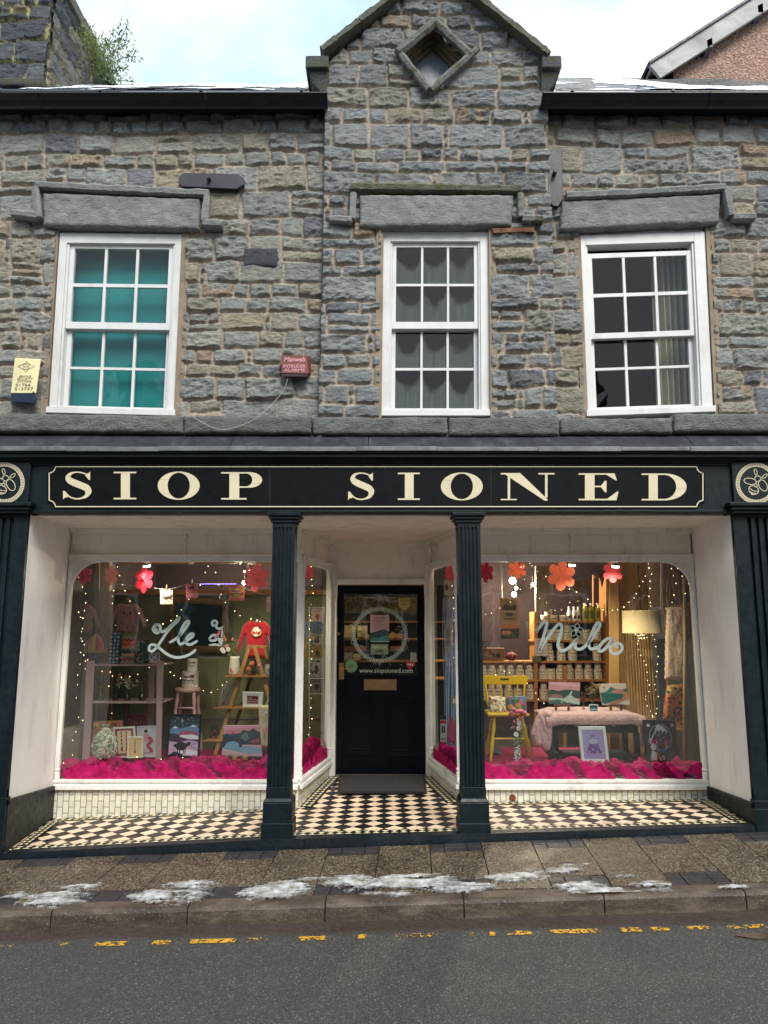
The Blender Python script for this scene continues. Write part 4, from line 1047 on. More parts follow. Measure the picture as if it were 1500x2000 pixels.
# ------------------------------------------------------------------ pavement
def zp(X, Y): t = (Y + .08) / -1.03; return (zg(X)) * (1 - t) + (-.098 + .027 * X) * t
YK = CY + 4.79            # kerb edge
AGG, n_, l_, p_ = nmat('aggregate_paving'); t = N(AGG); v = t.pos()
vo = t.new('TexVoronoi', i_Scale=125.0, i_Vector=v); n1 = t.noise(v, 3, 6, .7)
c_ = t.ramp(vo.outputs['Color'], [(.12, H('#261f19')), (.4, H('#42372d')), (.7, H('#655845')), (.9, H('#9e937a'))])
c_ = t.mix(t.map(n1, .35, .68, .75, .0), c_, t.mix(1, c_, (.42, .38, .36, 1), 'MULTIPLY'))
c_ = t.mix(t.map(t.noise(v, 130, 2), .62, .75), c_, H('#d0c8b0'))
l_.new(c_, p_.inputs['Base Color']); l_.new(t.map(n1, .35, .65, .25, .7), p_.inputs['Roughness']); l_.new(t.bump(vo.outputs['Distance'], .35, .003), p_.inputs['Normal'])
BRK = paint('blue_brick', '#2f2c30', .45, .25, '#4b454a', .3, 20)
KRB, n_, l_, p_ = nmat('kerb_stone'); t = N(KRB); v = t.pos(); n1 = t.noise(t.scale(v, (.6, 1, 2)), 6, 6, .7)
c_ = t.ramp(n1, [(.3, H('#2b241f')), (.5, H('#483c33')), (.72, H('#6b5f53'))]); c_ = t.mix(t.map(t.noise(v, 120, 2), .6, .75), c_, H('#81776a'))
g_ = t.new('NewGeometry'); nz_ = t.new('SeparateXYZ', i_0=g_.outputs['Normal']).outputs[2]
l_.new(c_, p_.inputs['Base Color']); p_.inputs['Roughness'].default_value = .5; l_.new(t.bump(t.noise(v, 45, 5, .7), .5, .008), p_.inputs['Normal'])
rr = random.Random(12)
def px_shear(X, Y): return X + .045 * (-Y)* -1
slabs, bricks = B(), B()
def flag(b, x0, x1, y0, y1, g=.004, h=.0, col=None):
    S = lambda x, y: Vector((x + .045 * y, y, zp(x, y) + h))
    x0 += g; x1 -= g; y0 += g; y1 -= g
    top = [S(x0, y0), S(x1, y0), S(x1, y1), S(x0, y1)]
    b.slab(top, (0, 0, -.05))
P0 = .357; w_ = .385; yb0 = -.10; yk = YK + .13
for k in range(-12, 13):
    x0 = P0 + k * w_; x1 = x0 + w_
    ins = k % 2 == 0
    ya = yb0; yz = yk
    if ins:
        for i, (a, c) in enumerate(((0, .27), (.27, .72), (.72, 1))):
            
            for j in (0, 1): flag(bricks, x0 + w_ * a, x0 + w_ * c, yb0 - .09 * (j + 1), yb0 - .09 * j, .003, rr.uniform(-.002, .002)); flag(bricks, x0 + w_ * a, x0 + w_ * c, yk + .09 * j, yk + .09 * j + .09, .003, rr.uniform(-.002, .002))
        ya = yb0 - .18; yz = yk + .18
    ym = (ya + yz) / 2 - .03
    flag(slabs, x0, x1, ym, ya, .0035, rr.uniform(-.002, .002)); flag(slabs, x0, x1, yz, ym, .0035, rr.uniform(-.002, .002))
pv = slabs.mk('pavement', AGG, None); tag(pv, kind='structure'); bricks.mk('brick_inset', BRK, pv, bevel=.002)
b = B()   # bedding below the flags
for k in range(-5, 5): b.hexa([(k, YK + .02, zp(k, YK) - .02), (k + 1, YK + .02, zp(k + 1, YK) - .02), (k + 1, .1, zp(k + 1, -.08) - .014), (k, .1, zp(k, -.08) - .014)], [(k, YK + .02, -.6), (k + 1, YK + .02, -.6), (k + 1, .1, -.6), (k, .1, -.6)])
o = b.mk('pavement_bedding', paint('grit', '#2c2822', .9, .3, None, .5, 60), None); tag(o, kind='structure')
kb = None; xk = [-4.3] + [W(x, 1760, YK).x for x in (-170, 102, 367, 635, 906, 1180, 1457, 1730)] + [4.6]
b = B()
for a, c in zip(xk, xk[1:]):
    a += .004; c -= .004; n = 6; zk = lambda x: -.098 + .027 * x
    for i in range(n):
        u, v_ = a + (c - a) * i / n, a + (c - a) * (i + 1) / n
        prof = [(YK - .012, -.25), (YK - .003, -.025), (YK + .004, -.006), (YK + .02, .0), (YK + .128, .003), (YK + .128, -.2)]
        b.hexa([(u, y, zk(u) + z) for y, z in prof], [(v_, y, zk(v_) + z) for y, z in prof])
kb = b.mk('kerb', KRB, None); tag(kb, kind='structure')
# ------------------------------------------------------------------ road
def zr(X, Y): return -.206 + .024 * X + .012 * (YK - Y) * (1 if YK - Y < 3 else 1)
ASP, n_, l_, p_ = nmat('asphalt'); t = N(ASP); v = t.pos()
vo = t.new('TexVoronoi', i_Scale=150.0, i_Vector=v); n1 = t.noise(v, 1.6, 6, .65); fine = t.noise(v, 260, 3)
c_ = t.ramp(vo.outputs['Color'], [(.0, H('#343332')), (.5, H('#42413f')), (.8, H('#504f4c')), (.96, H('#807d76'))])
c_ = t.mix(t.map(t.noise(t.scale(v, (.25, 1, 1)), 1.1, 4, .6), .45, .65, 0, .35), c_, t.mix(1, c_, (1.35, 1.33, 1.28, 1), 'MULTIPLY')); c_ = t.mix(t.map(n1, .38, .66, .0, .6), c_, t.mix(1, c_, (.62, .62, .64, 1), 'MULTIPLY'))
yy_ = t.new('SeparateXYZ', i_0=v).outputs[1]
edge = t.map(t.math('ADD', yy_, t.math('MULTIPLY', t.noise(v, 4, 4), .09)), YK - .17, YK - .10, 0, 1)
gut = t.ramp(t.noise(v, 30, 5, .7), [(.3, H('#2c2320')), (.7, H('#4c3f38'))])
c_ = t.mix(edge, c_, gut)
l_.new(c_, p_.inputs['Base Color']); l_.new(t.map(n1, .35, .65, .38, .75), p_.inputs['Roughness'])
l_.new(t.bump(t.math('ADD', vo.outputs['Distance'], fine), .55, .006), p_.inputs['Normal'])
X, Yg = np.meshgrid(np.concatenate([[-60, -20], np.linspace(-6, 6, 40), [20, 60]]), np.concatenate([[-60, -14], np.linspace(-9, YK + .02, 30)]))
P = np.stack([X, Yg, -.206 + .024 * np.clip(X, -8, 8) + .012 * np.clip(YK - Yg, 0, 3)], -1)
rd = grid_mesh('road', P, np.ones((X.shape[0] - 1, X.shape[1] - 1), bool), ASP, None); tag(rd, kind='structure')
# worn yellow line: flakes of paint left on the chippings
YEL = paint('road_yellow', '#c4932c', .6, .15, None, .3, 60)
YSEG = [(20, 75, 1849, .35), (92, 122, 1846, .7), (162, 243, 1844, .85), (278, 333, 1842, .8), (355, 462, 1839.5, .95), (470, 530, 1837, .6), (572, 641, 1833, .9), (688, 723, 1830, .9), (762, 862, 1827, .6), (905, 930, 1823, .7), (946, 972, 1823.5, 1.3), (975, 1042, 1822, .8), (1062, 1173, 1819, .85), (1196, 1250, 1817, .9), (1252, 1305, 1815, .8), (1318, 1378, 1812, .85), (1390, 1500, 1810, .75), (-80, 10, 1851, .6)]
X, T = np.meshgrid(np.arange(-3.4, 3.4, .006), np.arange(-.04, .04, .006))
yc = np.array([WZ(750, 1829, -.2).y])[0]
fill = np.zeros(X.shape)
for (a, c, y, s) in YSEG:
    pa, pc = WZ(a, y, -.2), WZ(c, y, -.2)
    fill = np.maximum(fill, s * ss(0, .04, X - pa.x) * ss(0, .04, pc.x - X))
dn = fbm(X, T, 900, 55, 3, .7) * .7 + vnoise(X * 160, T * 160, 4) * .3
yl = yc + .002 * X
lin_y = np.interp(X[0], [WZ(x, y, -.2).x for x, y in ((0, 1850), (750, 1829), (1500, 1809))], [WZ(x, y, -.2 + .024 * 2.3 * s).y for x, y, s in ((0, 1850, -1), (750, 1829, 0), (1500, 1809, 1))])
Yp = T + lin_y[None, :]
mask = (dn < fill * .62 - .004) & (np.abs(T) < .028 + .012 * (fbm(X, T, 33, 30, 2) - .5))
P = np.stack([X, Yp, -.206 + .024 * X + .012 * (YK - Yp) + .004], -1)
yo = grid_mesh('yellow_line', P, mask[:-1, :-1], YEL, None, smooth=False); tag(yo, kind='structure')
# puddle of brown wet patch near the right edge
b = B(); pc = WZ(1500, 1826, -.14); b.face([(pc.x + .17 * math.cos(a) * (1 + .2 * math.sin(3 * a)), pc.y + .045 * math.sin(a), zr(pc.x, pc.y) + .003) for a in [k * math.pi / 12 for k in range(24)]])
o = b.mk('wet_patch', paint('wet_brown', '#4a3c33', .12, .2), None); tag(o, kind='structure')
# ------------------------------------------------------------------ thawing snow on the pavement
X, Yg = np.meshgrid(np.arange(-3.6, 3.6, .008), np.arange(YK + .01, -.1, .008)); acc = np.zeros(X.shape)
for (px, py, rx, ry, s) in ((105, 1758, 70, 16, .9), (150, 1735, 60, 12, .7), (330, 1752, 75, 16, 1.05), (370, 1730, 70, 14, .85), (525, 1744, 55, 14, 1.1), (560, 1735, 50, 16, 1.0), (600, 1720, 50, 8, .6), (690, 1725, 70, 14, .95), (800, 1722, 80, 13, 1.15), (760, 1745, 60, 8, .7), (900, 1730, 60, 12, .9), (1000, 1712, 70, 12, 1.0), (1080, 1703, 70, 8, .8), (1130, 1730, 70, 12, .85), (1200, 1738, 50, 8, .95), (1270, 1728, 60, 10, .75), (1440, 1728, 40, 5, .7), (1120, 1692, 60, 5, .55), (30, 1752, 40, 10, .6), (1210, 1712, 50, 6, .5)):
    c = WZ(px, py, zp((px - 750) / 300, -.7)); sx = rx / 1400 * 5.2; sy = ry / 1400 * 4.6 * 2.9
    acc = np.maximum(acc, s * 1.0 * np.exp(-((X - c.x) / sx) ** 2 - ((Yg - c.y) / sy) ** 2))
n = fbm(X * .5, Yg * 1.7, 410, 9, 6, .7)
hgt = (acc ** .6 * (.1 + 1.8 * n) - .61) * 1.2 + .5 * (fbm(X, Yg * 1.6, 77, 34, 3) - .5) * (acc > .12)
hh = np.clip(hgt * .06, 0, .009) * (1 + .5 * fbm(X, Yg, 66, 40, 3)); Zp = (-.062 + .035 * X) * (1 - (Yg + .08) / -1.03) + (-.098 + .027 * X) * ((Yg + .08) / -1.03)
P = np.stack([X, Yg, Zp + .0025 + hh], -1)
SN, n_, l_, p_ = nmat('slush'); t = N(SN); v = t.pos()
f_ = t.noise(v, 14, 6, .7); l_.new(t.ramp(f_, [(.3, H('#6d655b')), (.47, H('#a3a09c')), (.66, H('#d4d7dc'))]), p_.inputs['Base Color']); p_.inputs['Roughness'].default_value = .45
p_.inputs['Subsurface Weight'].default_value = 0; l_.new(t.bump(t.noise(v, 90, 4, .7), .6, .006), p_.inputs['Normal'])
kp = (hgt > -.02)[:-1, :-1]
a_ = t.new('Attribute', attribute_name='Col').outputs['Color']; tr_ = t.new('BsdfTransparent'); ms = t.new('MixShader'); l_.new(t.map(t.math('ADD', a_, t.math('MULTIPLY', t.noise(v, 60, 4, .7), .5)), .25, .85), ms.inputs[0]); l_.new(tr_.outputs[0], ms.inputs[1]); l_.new(p_.outputs[0], ms.inputs[2]); l_.new(ms.outputs[0], t.n['Material Output'].inputs['Surface'])
sn = grid_mesh('slushy_snow', P, kp, SN, None, np.repeat(np.clip(hgt * 1.6, 0, 1)[..., None], 3, 2)); tag(sn, kind='stuff')
# ------------------------------------------------------------------ neighbours and street
nb = thing('stone_chimney_stack', 'dark stone stack with pale pointing rising behind the left end of the roof', 'chimney', (-3.7, .7, 5.6))
xc = W(97, 60, .6).x; zc = 8.28
def ym(X, Z, C): return C * .8
masonry('stack_front', nb, -5.2, xc, 6.2, 8.2, .6, .012, 71, pal=[('#5a5e64', 4), ('#696d71', 4), ('#7a7974', 1), ('#4e535b', 3), ('#8d7f6a', 1)], mortar='#bab684', hmin=.14, hmax=.24, relief=.03)
m2 = masonry('stack_side', nb, .6, 3.6, 6.2, 8.16, xc, .014, 72, pal=[('#707373', 4), ('#82817a', 4), ('#5f6468', 3), ('#938974', 1)], mortar='#b8b288', hmin=.14, hmax=.24, relief=.03, axis='y')
b = B(); b.col = H('#5a5c58'); b.box(-5.2, xc - .004, .606, 3.6, 6.2, 8.15); b.mk('stack_core', STONE, nb)
b = B(); b.col = H('#6c6c62')
for i in range(5): b.box(xc - .35, xc + .09 + .01 * (i % 2), .55 + i * .6, 1.146 + i * .6, 8.16, 8.29)
b.mk('capstone', MOSSY, nb, bevel=.015)
b = B(); b.col = H('#4b4d4b'); b.box(-5.2, xc + .03, .50, .7, W(0, 165, .5).z, W(0, 151, .5).z); b.mk('ledge', MOSSY, nb, bevel=.02)
b = B(); 
for i in range(4): b.box(xc, xc + .12, 1.05 + i * .12, 1.13 + i * .12, 6.95, 7.12 - i * .0)
b.mk('slate_flashing', SLATE, nb)
# shrub rooted in the coping
pl = thing('wall_shrub', 'wispy green shrub growing out of the top of the left stone stack', 'shrub', (W(200, 150, 1.6).x, 1.6, W(200, 150, 1.6).z))
rr = random.Random(3); st = B(); lf = B()
def leafy(base, tip, n, spread, lf, st, cols, size=(.03, .012)):
    p0 = Vector(base); p1 = Vector(tip); md = (p0 + p1) / 2 + Vector((rr.uniform(-.1, .1), 0, rr.uniform(-.05, .1))); pts = smooth_path([p0, md, p1], 6); st.tube(pts, .004, 4)
    for _ in range(n):
        t_ = rr.random() ** .7; p = pts[min(int(t_ * (len(pts) - 1)), len(pts) - 1)] + Vector((rr.gauss(0, spread), rr.gauss(0, spread), rr.gauss(0, spread)))
        d = Vector((rr.uniform(-1, 1), rr.uniform(-1, 1), rr.uniform(-.6, 1))).normalized(); s = d.orthogonal().normalized(); L = rr.uniform(.6, 1.4) * size[0]; w2 = size[1] * rr.uniform(.7, 1.2)
        lf.face([p, p + d * L * .5 + s * w2, p + d * L, p + d * L * .5 - s * w2], H(rr.choice(cols)))
bs = W(196, 150, 1.6)
for (tx, ty, n) in ((248, 52, 150), (262, 110, 150), (232, 75, 130), (215, 90, 110), (262, 160, 110), (240, 130, 120), (205, 75, 60), (250, 85, 100)):
    leafy(bs, W(tx, ty, 1.6 + rr.uniform(-.3, .3)), n, .045, lf, st, ['#6f8a5c', '#5b7a4a', '#86a074', '#4d6b3f'], (.05, .009))
st.mk('stem', paint('twig', '#4d4a36', .8), pl); lf.mk('foliage', vcol('leaf', .6, .2, 0), pl)
pl = thing('coping_grass', 'mossy green tufts hanging from the coping of the left stack', 'plant', (W(180, 100, 1.2).x, 1.2, W(180, 100, 1.2).z))
lf = B(); 
for _ in range(900):
    t_ = rr.random(); p = W(168 + 42 * t_, 62 + 85 * t_, .75 + .9 * t_) + Vector((rr.gauss(0, .05), rr.gauss(0, .06), rr.gauss(.0, .045)))
    d = Vector((rr.uniform(-.6, 1), rr.uniform(-.6, .3), rr.uniform(-1, .7))).normalized(); s = d.orthogonal().normalized(); L = rr.uniform(.03, .09)
    lf.face([p - s * .005, p + s * .005, p + d * L], H(rr.choice(['#5c6b2c', '#6f7d35', '#4a5a24', '#7f8a45'])))
lf.mk('foliage', vcol('leaf', .6, .2, 0), pl)
# right neighbour: pebble-dashed gable with timber bargeboard
PEB, n_, l_, p_ = nmat('pebble_dash'); t = N(PEB); v = t.pos(); vo = t.new('TexVoronoi', i_Scale=38.0, i_Vector=v)
n1 = t.noise(v, 2.2, 5, .6); c_ = t.ramp(vo.outputs['Color'], [(.1, H('#7a5a4e')), (.5, H('#9c7a6b')), (.9, H('#b59a8a'))]); zz = t.new('SeparateXYZ', i_0=v).outputs[2]
c_ = t.mix(t.map(n1, .42, .62, 0, .35), c_, H('#8b7d72'))
l_.new(c_, p_.inputs['Base Color']); p_.inputs['Roughness'].default_value = .95; l_.new(t.bump(vo.outputs['Distance'], .8, .02), p_.inputs['Normal'])
NY = 2.6
hs = thing('rendered_gable_house', 'pink pebble-dashed gable end with grey bargeboard behind the right roof', 'house', (4.5, NY, 6))
pA, pB = W(1300, 142, NY), W(1500, 14, NY); sl = (pB.z - pA.z) / (pB.x - pA.x)
xr2 = pA.x + 3.2; b = B(); zt2 = pA.z + sl * 3.2
b.hexa([(pA.x + .1, NY, 5.5), (xr2 + 3.2, NY, 5.5), (xr2 + 3.2, NY, pA.z), (xr2, NY, zt2), (pA.x + .1, NY, pA.z + .03)], [(pA.x + .1, NY + 6, 5.5), (xr2 + 3.2, NY + 6, 5.5), (xr2 + 3.2, NY + 6, pA.z), (xr2, NY + 6, zt2), (pA.x + .1, NY + 6, pA.z + .03)])
b.mk('rendered_wall', PEB, hs)
b = B(); n = Vector((-sl, 0, 1)).normalized(); d = Vector((1, 0, sl)).normalized()
BG = wood('weathered_board', '#8d8d89', '#bcbbb6', .75, (14, 1, 8))
o0 = W(1290, 152, NY - .16); L = 4.2
b.hexa([o0, o0 + d * L, o0 + d * L + n * .235, o0 + n * .235], [p + Vector((0, .05, 0)) for p in (o0, o0 + d * L, o0 + d * L + n * .235, o0 + n * .235)])
b.hexa([o0 + n * .17 + Vector((0, .05, 0)), o0 + d * L + n * .17 + Vector((0, .05, 0)), o0 + d * L + n * .2 + Vector((0, .05, 0)), o0 + n * .2 + Vector((0, .05, 0))], [p + Vector((0, .2, 0)) for p in (o0 + n * .17, o0 + d * L + n * .17, o0 + d * L + n * .2, o0 + n * .2)])
b.mk('bargeboard', BG, hs, bevel=.004)
for px, py in ((1380, 97), (1478, 30)):
    b = B(); p = W(px, py, NY - .06) - Vector((0, 0, .05)); b.hexa([p + Vector((-.035, -.1, .0)), p + Vector((.035, -.1, .0)), p + Vector((.035, -.1, .14)), p + Vector((-.035, -.1, .10))], [p + Vector((-.035, .1, -.03)), p + Vector((.035, .1, -.03)), p + Vector((.035, .1, .14)), p + Vector((-.035, .1, .10))]); b.mk('purlin_end', paint('purlin', '#59606b', .7, .3), hs)
b = B(); q = [o0 + n * .235 + Vector((0, -.03, 0)), o0 + d * L + n * .235 + Vector((0, -.03, 0))]
b.hexa([q[0], q[1], q[1] + n * .03, q[0] + n * .03], [p + Vector((0, 6.4, 0)) for p in (q[0], q[1], q[1] + n * .03, q[0] + n * .03)]); b.mk('roof', SLATE, hs)
# the terrace across the street, which shades the road and shows in the panes
op = thing('facing_terrace', 'dull stone terrace on the far side of the street, mirrored in the panes', 'building', (0, -12, -.3))
OPS = paint('far_stone', '#5a5853', .9, .3, '#7a7468', .3, 5)
b = B(); b.box(-14, 14, -18, -11.6, -.6, 5.0); b.mk('wall', OPS, op)
b = B(); b.hexa([(-14.2, -11.4, 5.0), (14.2, -11.4, 5.0), (14.2, -15, 7.4), (-14.2, -15, 7.4)], [(-14.2, -11.4, 4.8), (14.2, -11.4, 4.8), (14.2, -15, 7.2), (-14.2, -15, 7.2)])
for x in (-8, -1.2, 6): b.box(x, x + .8, -15.4, -14.6, 7, 9.4)
b.mk('roof', SLATE, op)
for k in range(-5, 6):
    for z in (.8, 3.4):
        b = B(); b.box(k * 2.4 - .6, k * 2.4 + .6, -11.6, -11.57, z - .1, z + 1.6); f = b.mk('window', WHITE, op); b = B(); b.box(k * 2.4 - .5, k * 2.4 + .5, -11.57, -11.54, z, z + 1.5); b.mk('pane', paint('far_glass', '#22262a', .2), f)
# ------------------------------------------------------------------ the room behind the shop windows
GREEN = paint('sage_boards', '#6f7350', .7, .12, '#5b5f42', .1, 4)
PLUM = paint('plum_brick', '#2c1a1e', .8, .25, None, .4, 9)
CEILM = paint('shop_ceiling', '#6b5a44', .8, .2, None, .1, 4)
FLR = paint('shop_floor', '#33281f', .6, .2, None, .1, 5)
PINE = wood('pine', '#8a5a30', '#b07a45', .5, (1, 1, 10)); PINED = wood('dark_pine', '#4a2a18', '#6d4226', .5, (10, 1, 1)); OAKP = wood('easel_wood', '#8b6034', '#ab7d4b', .5, (1, 1, 9))
CURT = paint('curtain_cloth', '#b08d5c', .85, .08, None, .3, 60)
MAG = paint('magenta_cloth', '#9c0a4c', .8, .15, None, .3, 30)
PINKW = paint('dusky_pink_paint', '#b59aa0', .5, .06, '#8f787c', .1, 20)
b = B(); b.box(-3.4, 3.4, 4.5, 4.6, 0, 3.0); b.box(-3.4, -3.3, .2, 4.6, 0, 3.0); b.box(3.3, 3.4, .2, 4.6, 0, 3.0); b.mk('shop_wall', PLUM, shop)
b = B(); b.box(-3.3, 3.3, YWN + .06, 4.5, 2.66, 2.72); b.mk('shop_ceiling', CEILM, shop)
b = B(); b.box(-3.3, 3.3, YD + .1, 4.5, -.06, -.0); b.mk('shop_floor', FLR, shop)
ZP = .2
b = B(); b.slab([(-3.2, YWN + .05, ZP - .02), (XL1 + .0, YWN + .05, ZP - .02), (DX0 - .03, YD, ZP - .02), (DX0 - .03, 2.6, ZP - .02), (-3.2, 2.6, ZP - .02)], (0, 0, .02)); b.mk('display_platform', MAG, shop)
b = B(); b.slab([(XR0, YWN + .05, ZP - .02), (3.2, YWN + .05, ZP - .02), (3.2, 2.7, ZP - .02), (DX1 + .03, 2.7, ZP - .02), (DX1 + .03, YD, ZP - .02)], (0, 0, .02)); b.mk('display_platform', MAG, shop)
SIDEW = paint('window_side_board', '#8d897f', .6, .08, None, .1)
b = B(); b.box(-3.3, -3.12, YWN + .05, 2.0, 0, .55); b.box(3.06, 3.25, YWN + .05, 2.0, 0, .55); b.mk('side_board', SIDEW, shop)
# sage boarded backing of the left display with its cornice beam
YG = 2.62
b = B(); zg1 = zpy(1162, YG)
x = -3.2
while x < -.62: b.box(x, min(x + .42, -.6) - .004, YG, YG + .03, 0, zg1); x += .42
b.box(-3.2, -.6, YG - .012, YG, zpy(1405, YG), zpy(1397, YG))
b.mk('backing_boards', GREEN, shop, bevel=.004)
b = B(); b.box(-3.2, -.6, YG - .05, YG + .04, zg1, zpy(1152, YG)); b.mk('beam', PINE, shop, bevel=.004)
b = B(); b.pbox(230, 1095, 570, 1101, 1.7, .05); b.mk('beam', PINE, shop, bevel=.003)
b = B(); b.pbox(195, 1090, 214, 1480, 2.2, .09); b.pbox(185, 1090, 193, 1480, 2.25, .05); b.mk('timber_post', wood('pale_post', '#8b6d45', '#a98a5c', .6, (1, 1, 12)), shop, bevel=.004)
b = B(); b.pbox(240, 1310, 248, 1500, 2.5, .06); b.mk('timber_post', PINED, shop, bevel=.003)
# ---- art helpers
def art(b, q, shapes):
    """q(u, v, dy): point on the sheet; layers step 0.4 mm toward the viewer"""
    dy = -.0006
    for s in shapes:
        k, c = s[0], H(s[1]); dy -= .0003
        if k == 'r': u0, v0, u1, v1 = s[2]; b.face([q(u0, v0, dy), q(u1, v0, dy), q(u1, v1, dy), q(u0, v1, dy)], c)
        elif k == 'p': b.face([q(u, v, dy) for u, v in s[2]], c)
        elif k == 'c':
            cx, cy, rx = s[2][:3]; ry = s[2][3] if len(s[2]) > 3 else rx; b.face([q(cx + rx * math.cos(a * math.pi / 7), cy + ry * math.sin(a * math.pi / 7), dy) for a in range(14)], c)
        elif k == 'l':
            pts = [q(u, v, dy) for u, v in (smooth_path([(u, v, 0) for u, v in s[2]], 4) if False else s[2])]
            b.ribbon(pts, s[3], (0, -1, 0), .0002, c)
def sheetq(x0, y0, x1, y1, Y, lean=0.0):
    a, c = W(x0, y1, Y), W(x1, y0, Y)
    def q(u, v, dy=0): return Vector((a.x + (c.x - a.x) * u, Y + dy + lean * v, a.z + (c.z - a.z) * v))
    return q
def sheetq4(tl, tr, br, bl, Y):
    A = [W(*p, Y) for p in (bl, br, tr, tl)]
    def q(u, v, dy=0): p = (A[0] * (1 - u) + A[1] * u) * (1 - v) + (A[3] * (1 - u) + A[2] * u) * v; return Vector((p.x, p.y + dy, p.z))
    return q
def picture(name, label, cat, q, fcol, fw, shapes, mount=None, th=.02, group=None, mat=None):
    """framed picture: a frame of width fw (fraction of the width), a mount and the print"""
    w = (q(1, 0) - q(0, 0)).length; h = (q(0, 1) - q(0, 0)).length; fv = fw * w / h; base = q(.5, 0)
    o = thing(name, label, cat, base, group)
    b = B()
    if fw > 0:
        fm = paint('frame_' + fcol.strip('#'), fcol, .4, .08, None, .1, 40)
        for r in ((0, 0, 1, fv), (0, 1 - fv, 1, 1), (0, fv, fw, 1 - fv), (1 - fw, fv, 1, 1 - fv)): qbox(b, q, r[0], r[2], r[1], r[3], -.006, th)
        b.mk('frame', fm, o, bevel=.0015)
        b = B(); 
    inner = lambda u, v, dy=0: q(fw + (1 - 2 * fw) * u, fv + (1 - 2 * fv) * v, dy)
    b = B(); qbox(b, inner, 0, 1, 0, 1, .0, th * .8, H(mount or '#e8e4da'))
    art(b, inner, shapes); b.mk('print', mat or ART, o)
    return o
def hills(base, top, seed, n=14):
    r = random.Random(seed); return [(0, 0)] + [(k / n, base + (top - base) * (.5 + .5 * math.sin(k * 1.1 + seed)) * r.uniform(.6, 1)) for k in range(n + 1)] + [(1, 0)]
# ---- paper flowers
def paper_flower(px, py, rpx, Y, col, label, petals=6, squash=1.0, rot=0, emi=0):
    c = W(px, py, Y); r = rpx * (Y - CY) / 1400
    o = thing('paper_flower', label, 'paper decoration', c + Vector((0, 0, -r)), 'pleated paper flowers hung in the windows')
    b = B(); n = 72; rings = 4
    def pt(k, j):
        a = 2 * math.pi * k / n; rad = r * (.42 + .58 * abs(math.cos(petals * (a + rot) / 2)) ** .42) * j / rings
        return c + Vector((rad * math.sin(a) * squash, (.022 if k % 2 else -.008) * j / rings + .01 * math.sin(a * 2), rad * math.cos(a)))
    for k in range(n):
        for j in range(rings): b.face([pt(k, j + .02), pt(k, j + 1), pt(k + 1, j + 1), pt(k + 1, j + .02)])
    m = paint('tissue_' + col.strip('#'), col, .75, .08, None, .1)
    if not m.get('tl'):
        m['tl'] = 1; t = N(m); tl = t.new('BsdfTranslucent', i_Color=H(col, 1.2)); ad = t.new('MixShader', i_0=.35); t.l.new(t.n['Principled BSDF'].outputs[0], ad.inputs[1]); t.l.new(tl.outputs[0], ad.inputs[2]); t.l.new(ad.outputs[0], t.n['Material Output'].inputs['Surface'])
    b.mk('petals', m, o)
    b = B(); b.tube([c + Vector((0, .01, r * .8)), Vector((c.x, c.y + .01, 2.66))], .0012, 4); b.mk('thread', WHITE, o)
for a in ((164, 1123, 19, 1.25, '#d0186e', 'magenta pleated paper flower hanging at the far left of the left window', .85), (217, 1124, 20, 1.35, '#e0987c', 'peach pleated paper flower hanging in front of the timber post', .72), (281, 1132, 27, 1.3, '#c03048', 'crimson pleated paper flower hanging under the first spotlight', .68),
          (500, 1128, 28, 1.2, '#e07c84', 'large coral pink paper flower beside the left column', .9), (604, 1118, 15, 1.55, '#f0609a', 'pink paper flower seen through the narrow pane left of the door', .6),
          (880, 1120, 17, 1.6, '#d31f55', 'red paper flower seen through the narrow pane right of the door', .7), (950, 1117, 21, 1.5, '#b0123c', 'dark red paper flower half hidden by the right column', .7),
          (1010, 1112, 19, 1.4, '#f2a078', 'small peach paper flower at the left of the right window', 1.0), (1097, 1124, 30, 1.3, '#f2a080', 'large peach paper flower above the white Nila lettering', .95), (1197, 1117, 21, 1.35, '#e8747a', 'coral paper flower in front of the beige curtain', .95)):
    paper_flower(*a[:6], squash=a[6], rot=rnd.uniform(-.15, .15))
# ---- spotlights
WIRE = paint('fairy_wire', '#1c2418', .7)
LAMP = emis('lamp_glow', (1, .93, .82, 1), 14); CHROME = paint('chrome', '#b9bbbd', .2, .1, None, 0, metal=.9)
def spot(px, py, Y, label, tilt=(0, 0), power=14, lit=True, s=1.0):
    c = W(px, py, Y); d = Vector((tilt[0], tilt[1], -1)).normalized(); o = thing('spotlight', label, 'spotlight', c, 'ceiling spotlights in the windows')
    b = B(); t0 = c - d * .11 * s; b.tube([t0, c - d * .012], [.028 * s, .034 * s], 16); b.tube([Vector((t0.x, t0.y, 2.66)), t0], .006, 6); b.mk('housing', CHROME if lit else WHITE, o, smooth=False)
    if lit:
        b = B(); b.tube([c - d * .012, c + d * .004], [.033 * s, .033 * s], 16); b.mk('bulb', LAMP, o)
        ld = bpy.data.lights.new('spot_lamp', 'SPOT'); ld.energy = power * 2.0; ld.spot_size = R(130); ld.spot_blend = .8; ld.shadow_soft_size = .03; ld.color = (1, .83, .62)
        lo = bpy.data.objects.new('lamp', ld); COL.objects.link(lo); lo.location = c + d * .03; lo.rotation_euler = d.to_track_quat('-Z', 'Y').to_euler()
spot(287, 1106, 1.22, 'lit chrome spotlight above the crimson paper flower', (.05, .25), 16); spot(374, 1104, 1.6, 'unlit white spotlight between the first two pegged cards', (.1, .2), lit=False, s=.8)
spot(482, 1114, 1.35, 'lit chrome spotlight left of the coral pink paper flower', (.35, .4), 16); spot(1017, 1106, 1.5, 'lit spotlight behind the small peach paper flower', (.2, .5), 16)
spot(1117, 1104, 1.4, 'lit spotlight beside the large peach paper flower', (.0, .4), 18); spot(1202, 1107, 1.2, 'lit chrome spotlight over the coral paper flower by the curtain', (-.02, .3), 11)
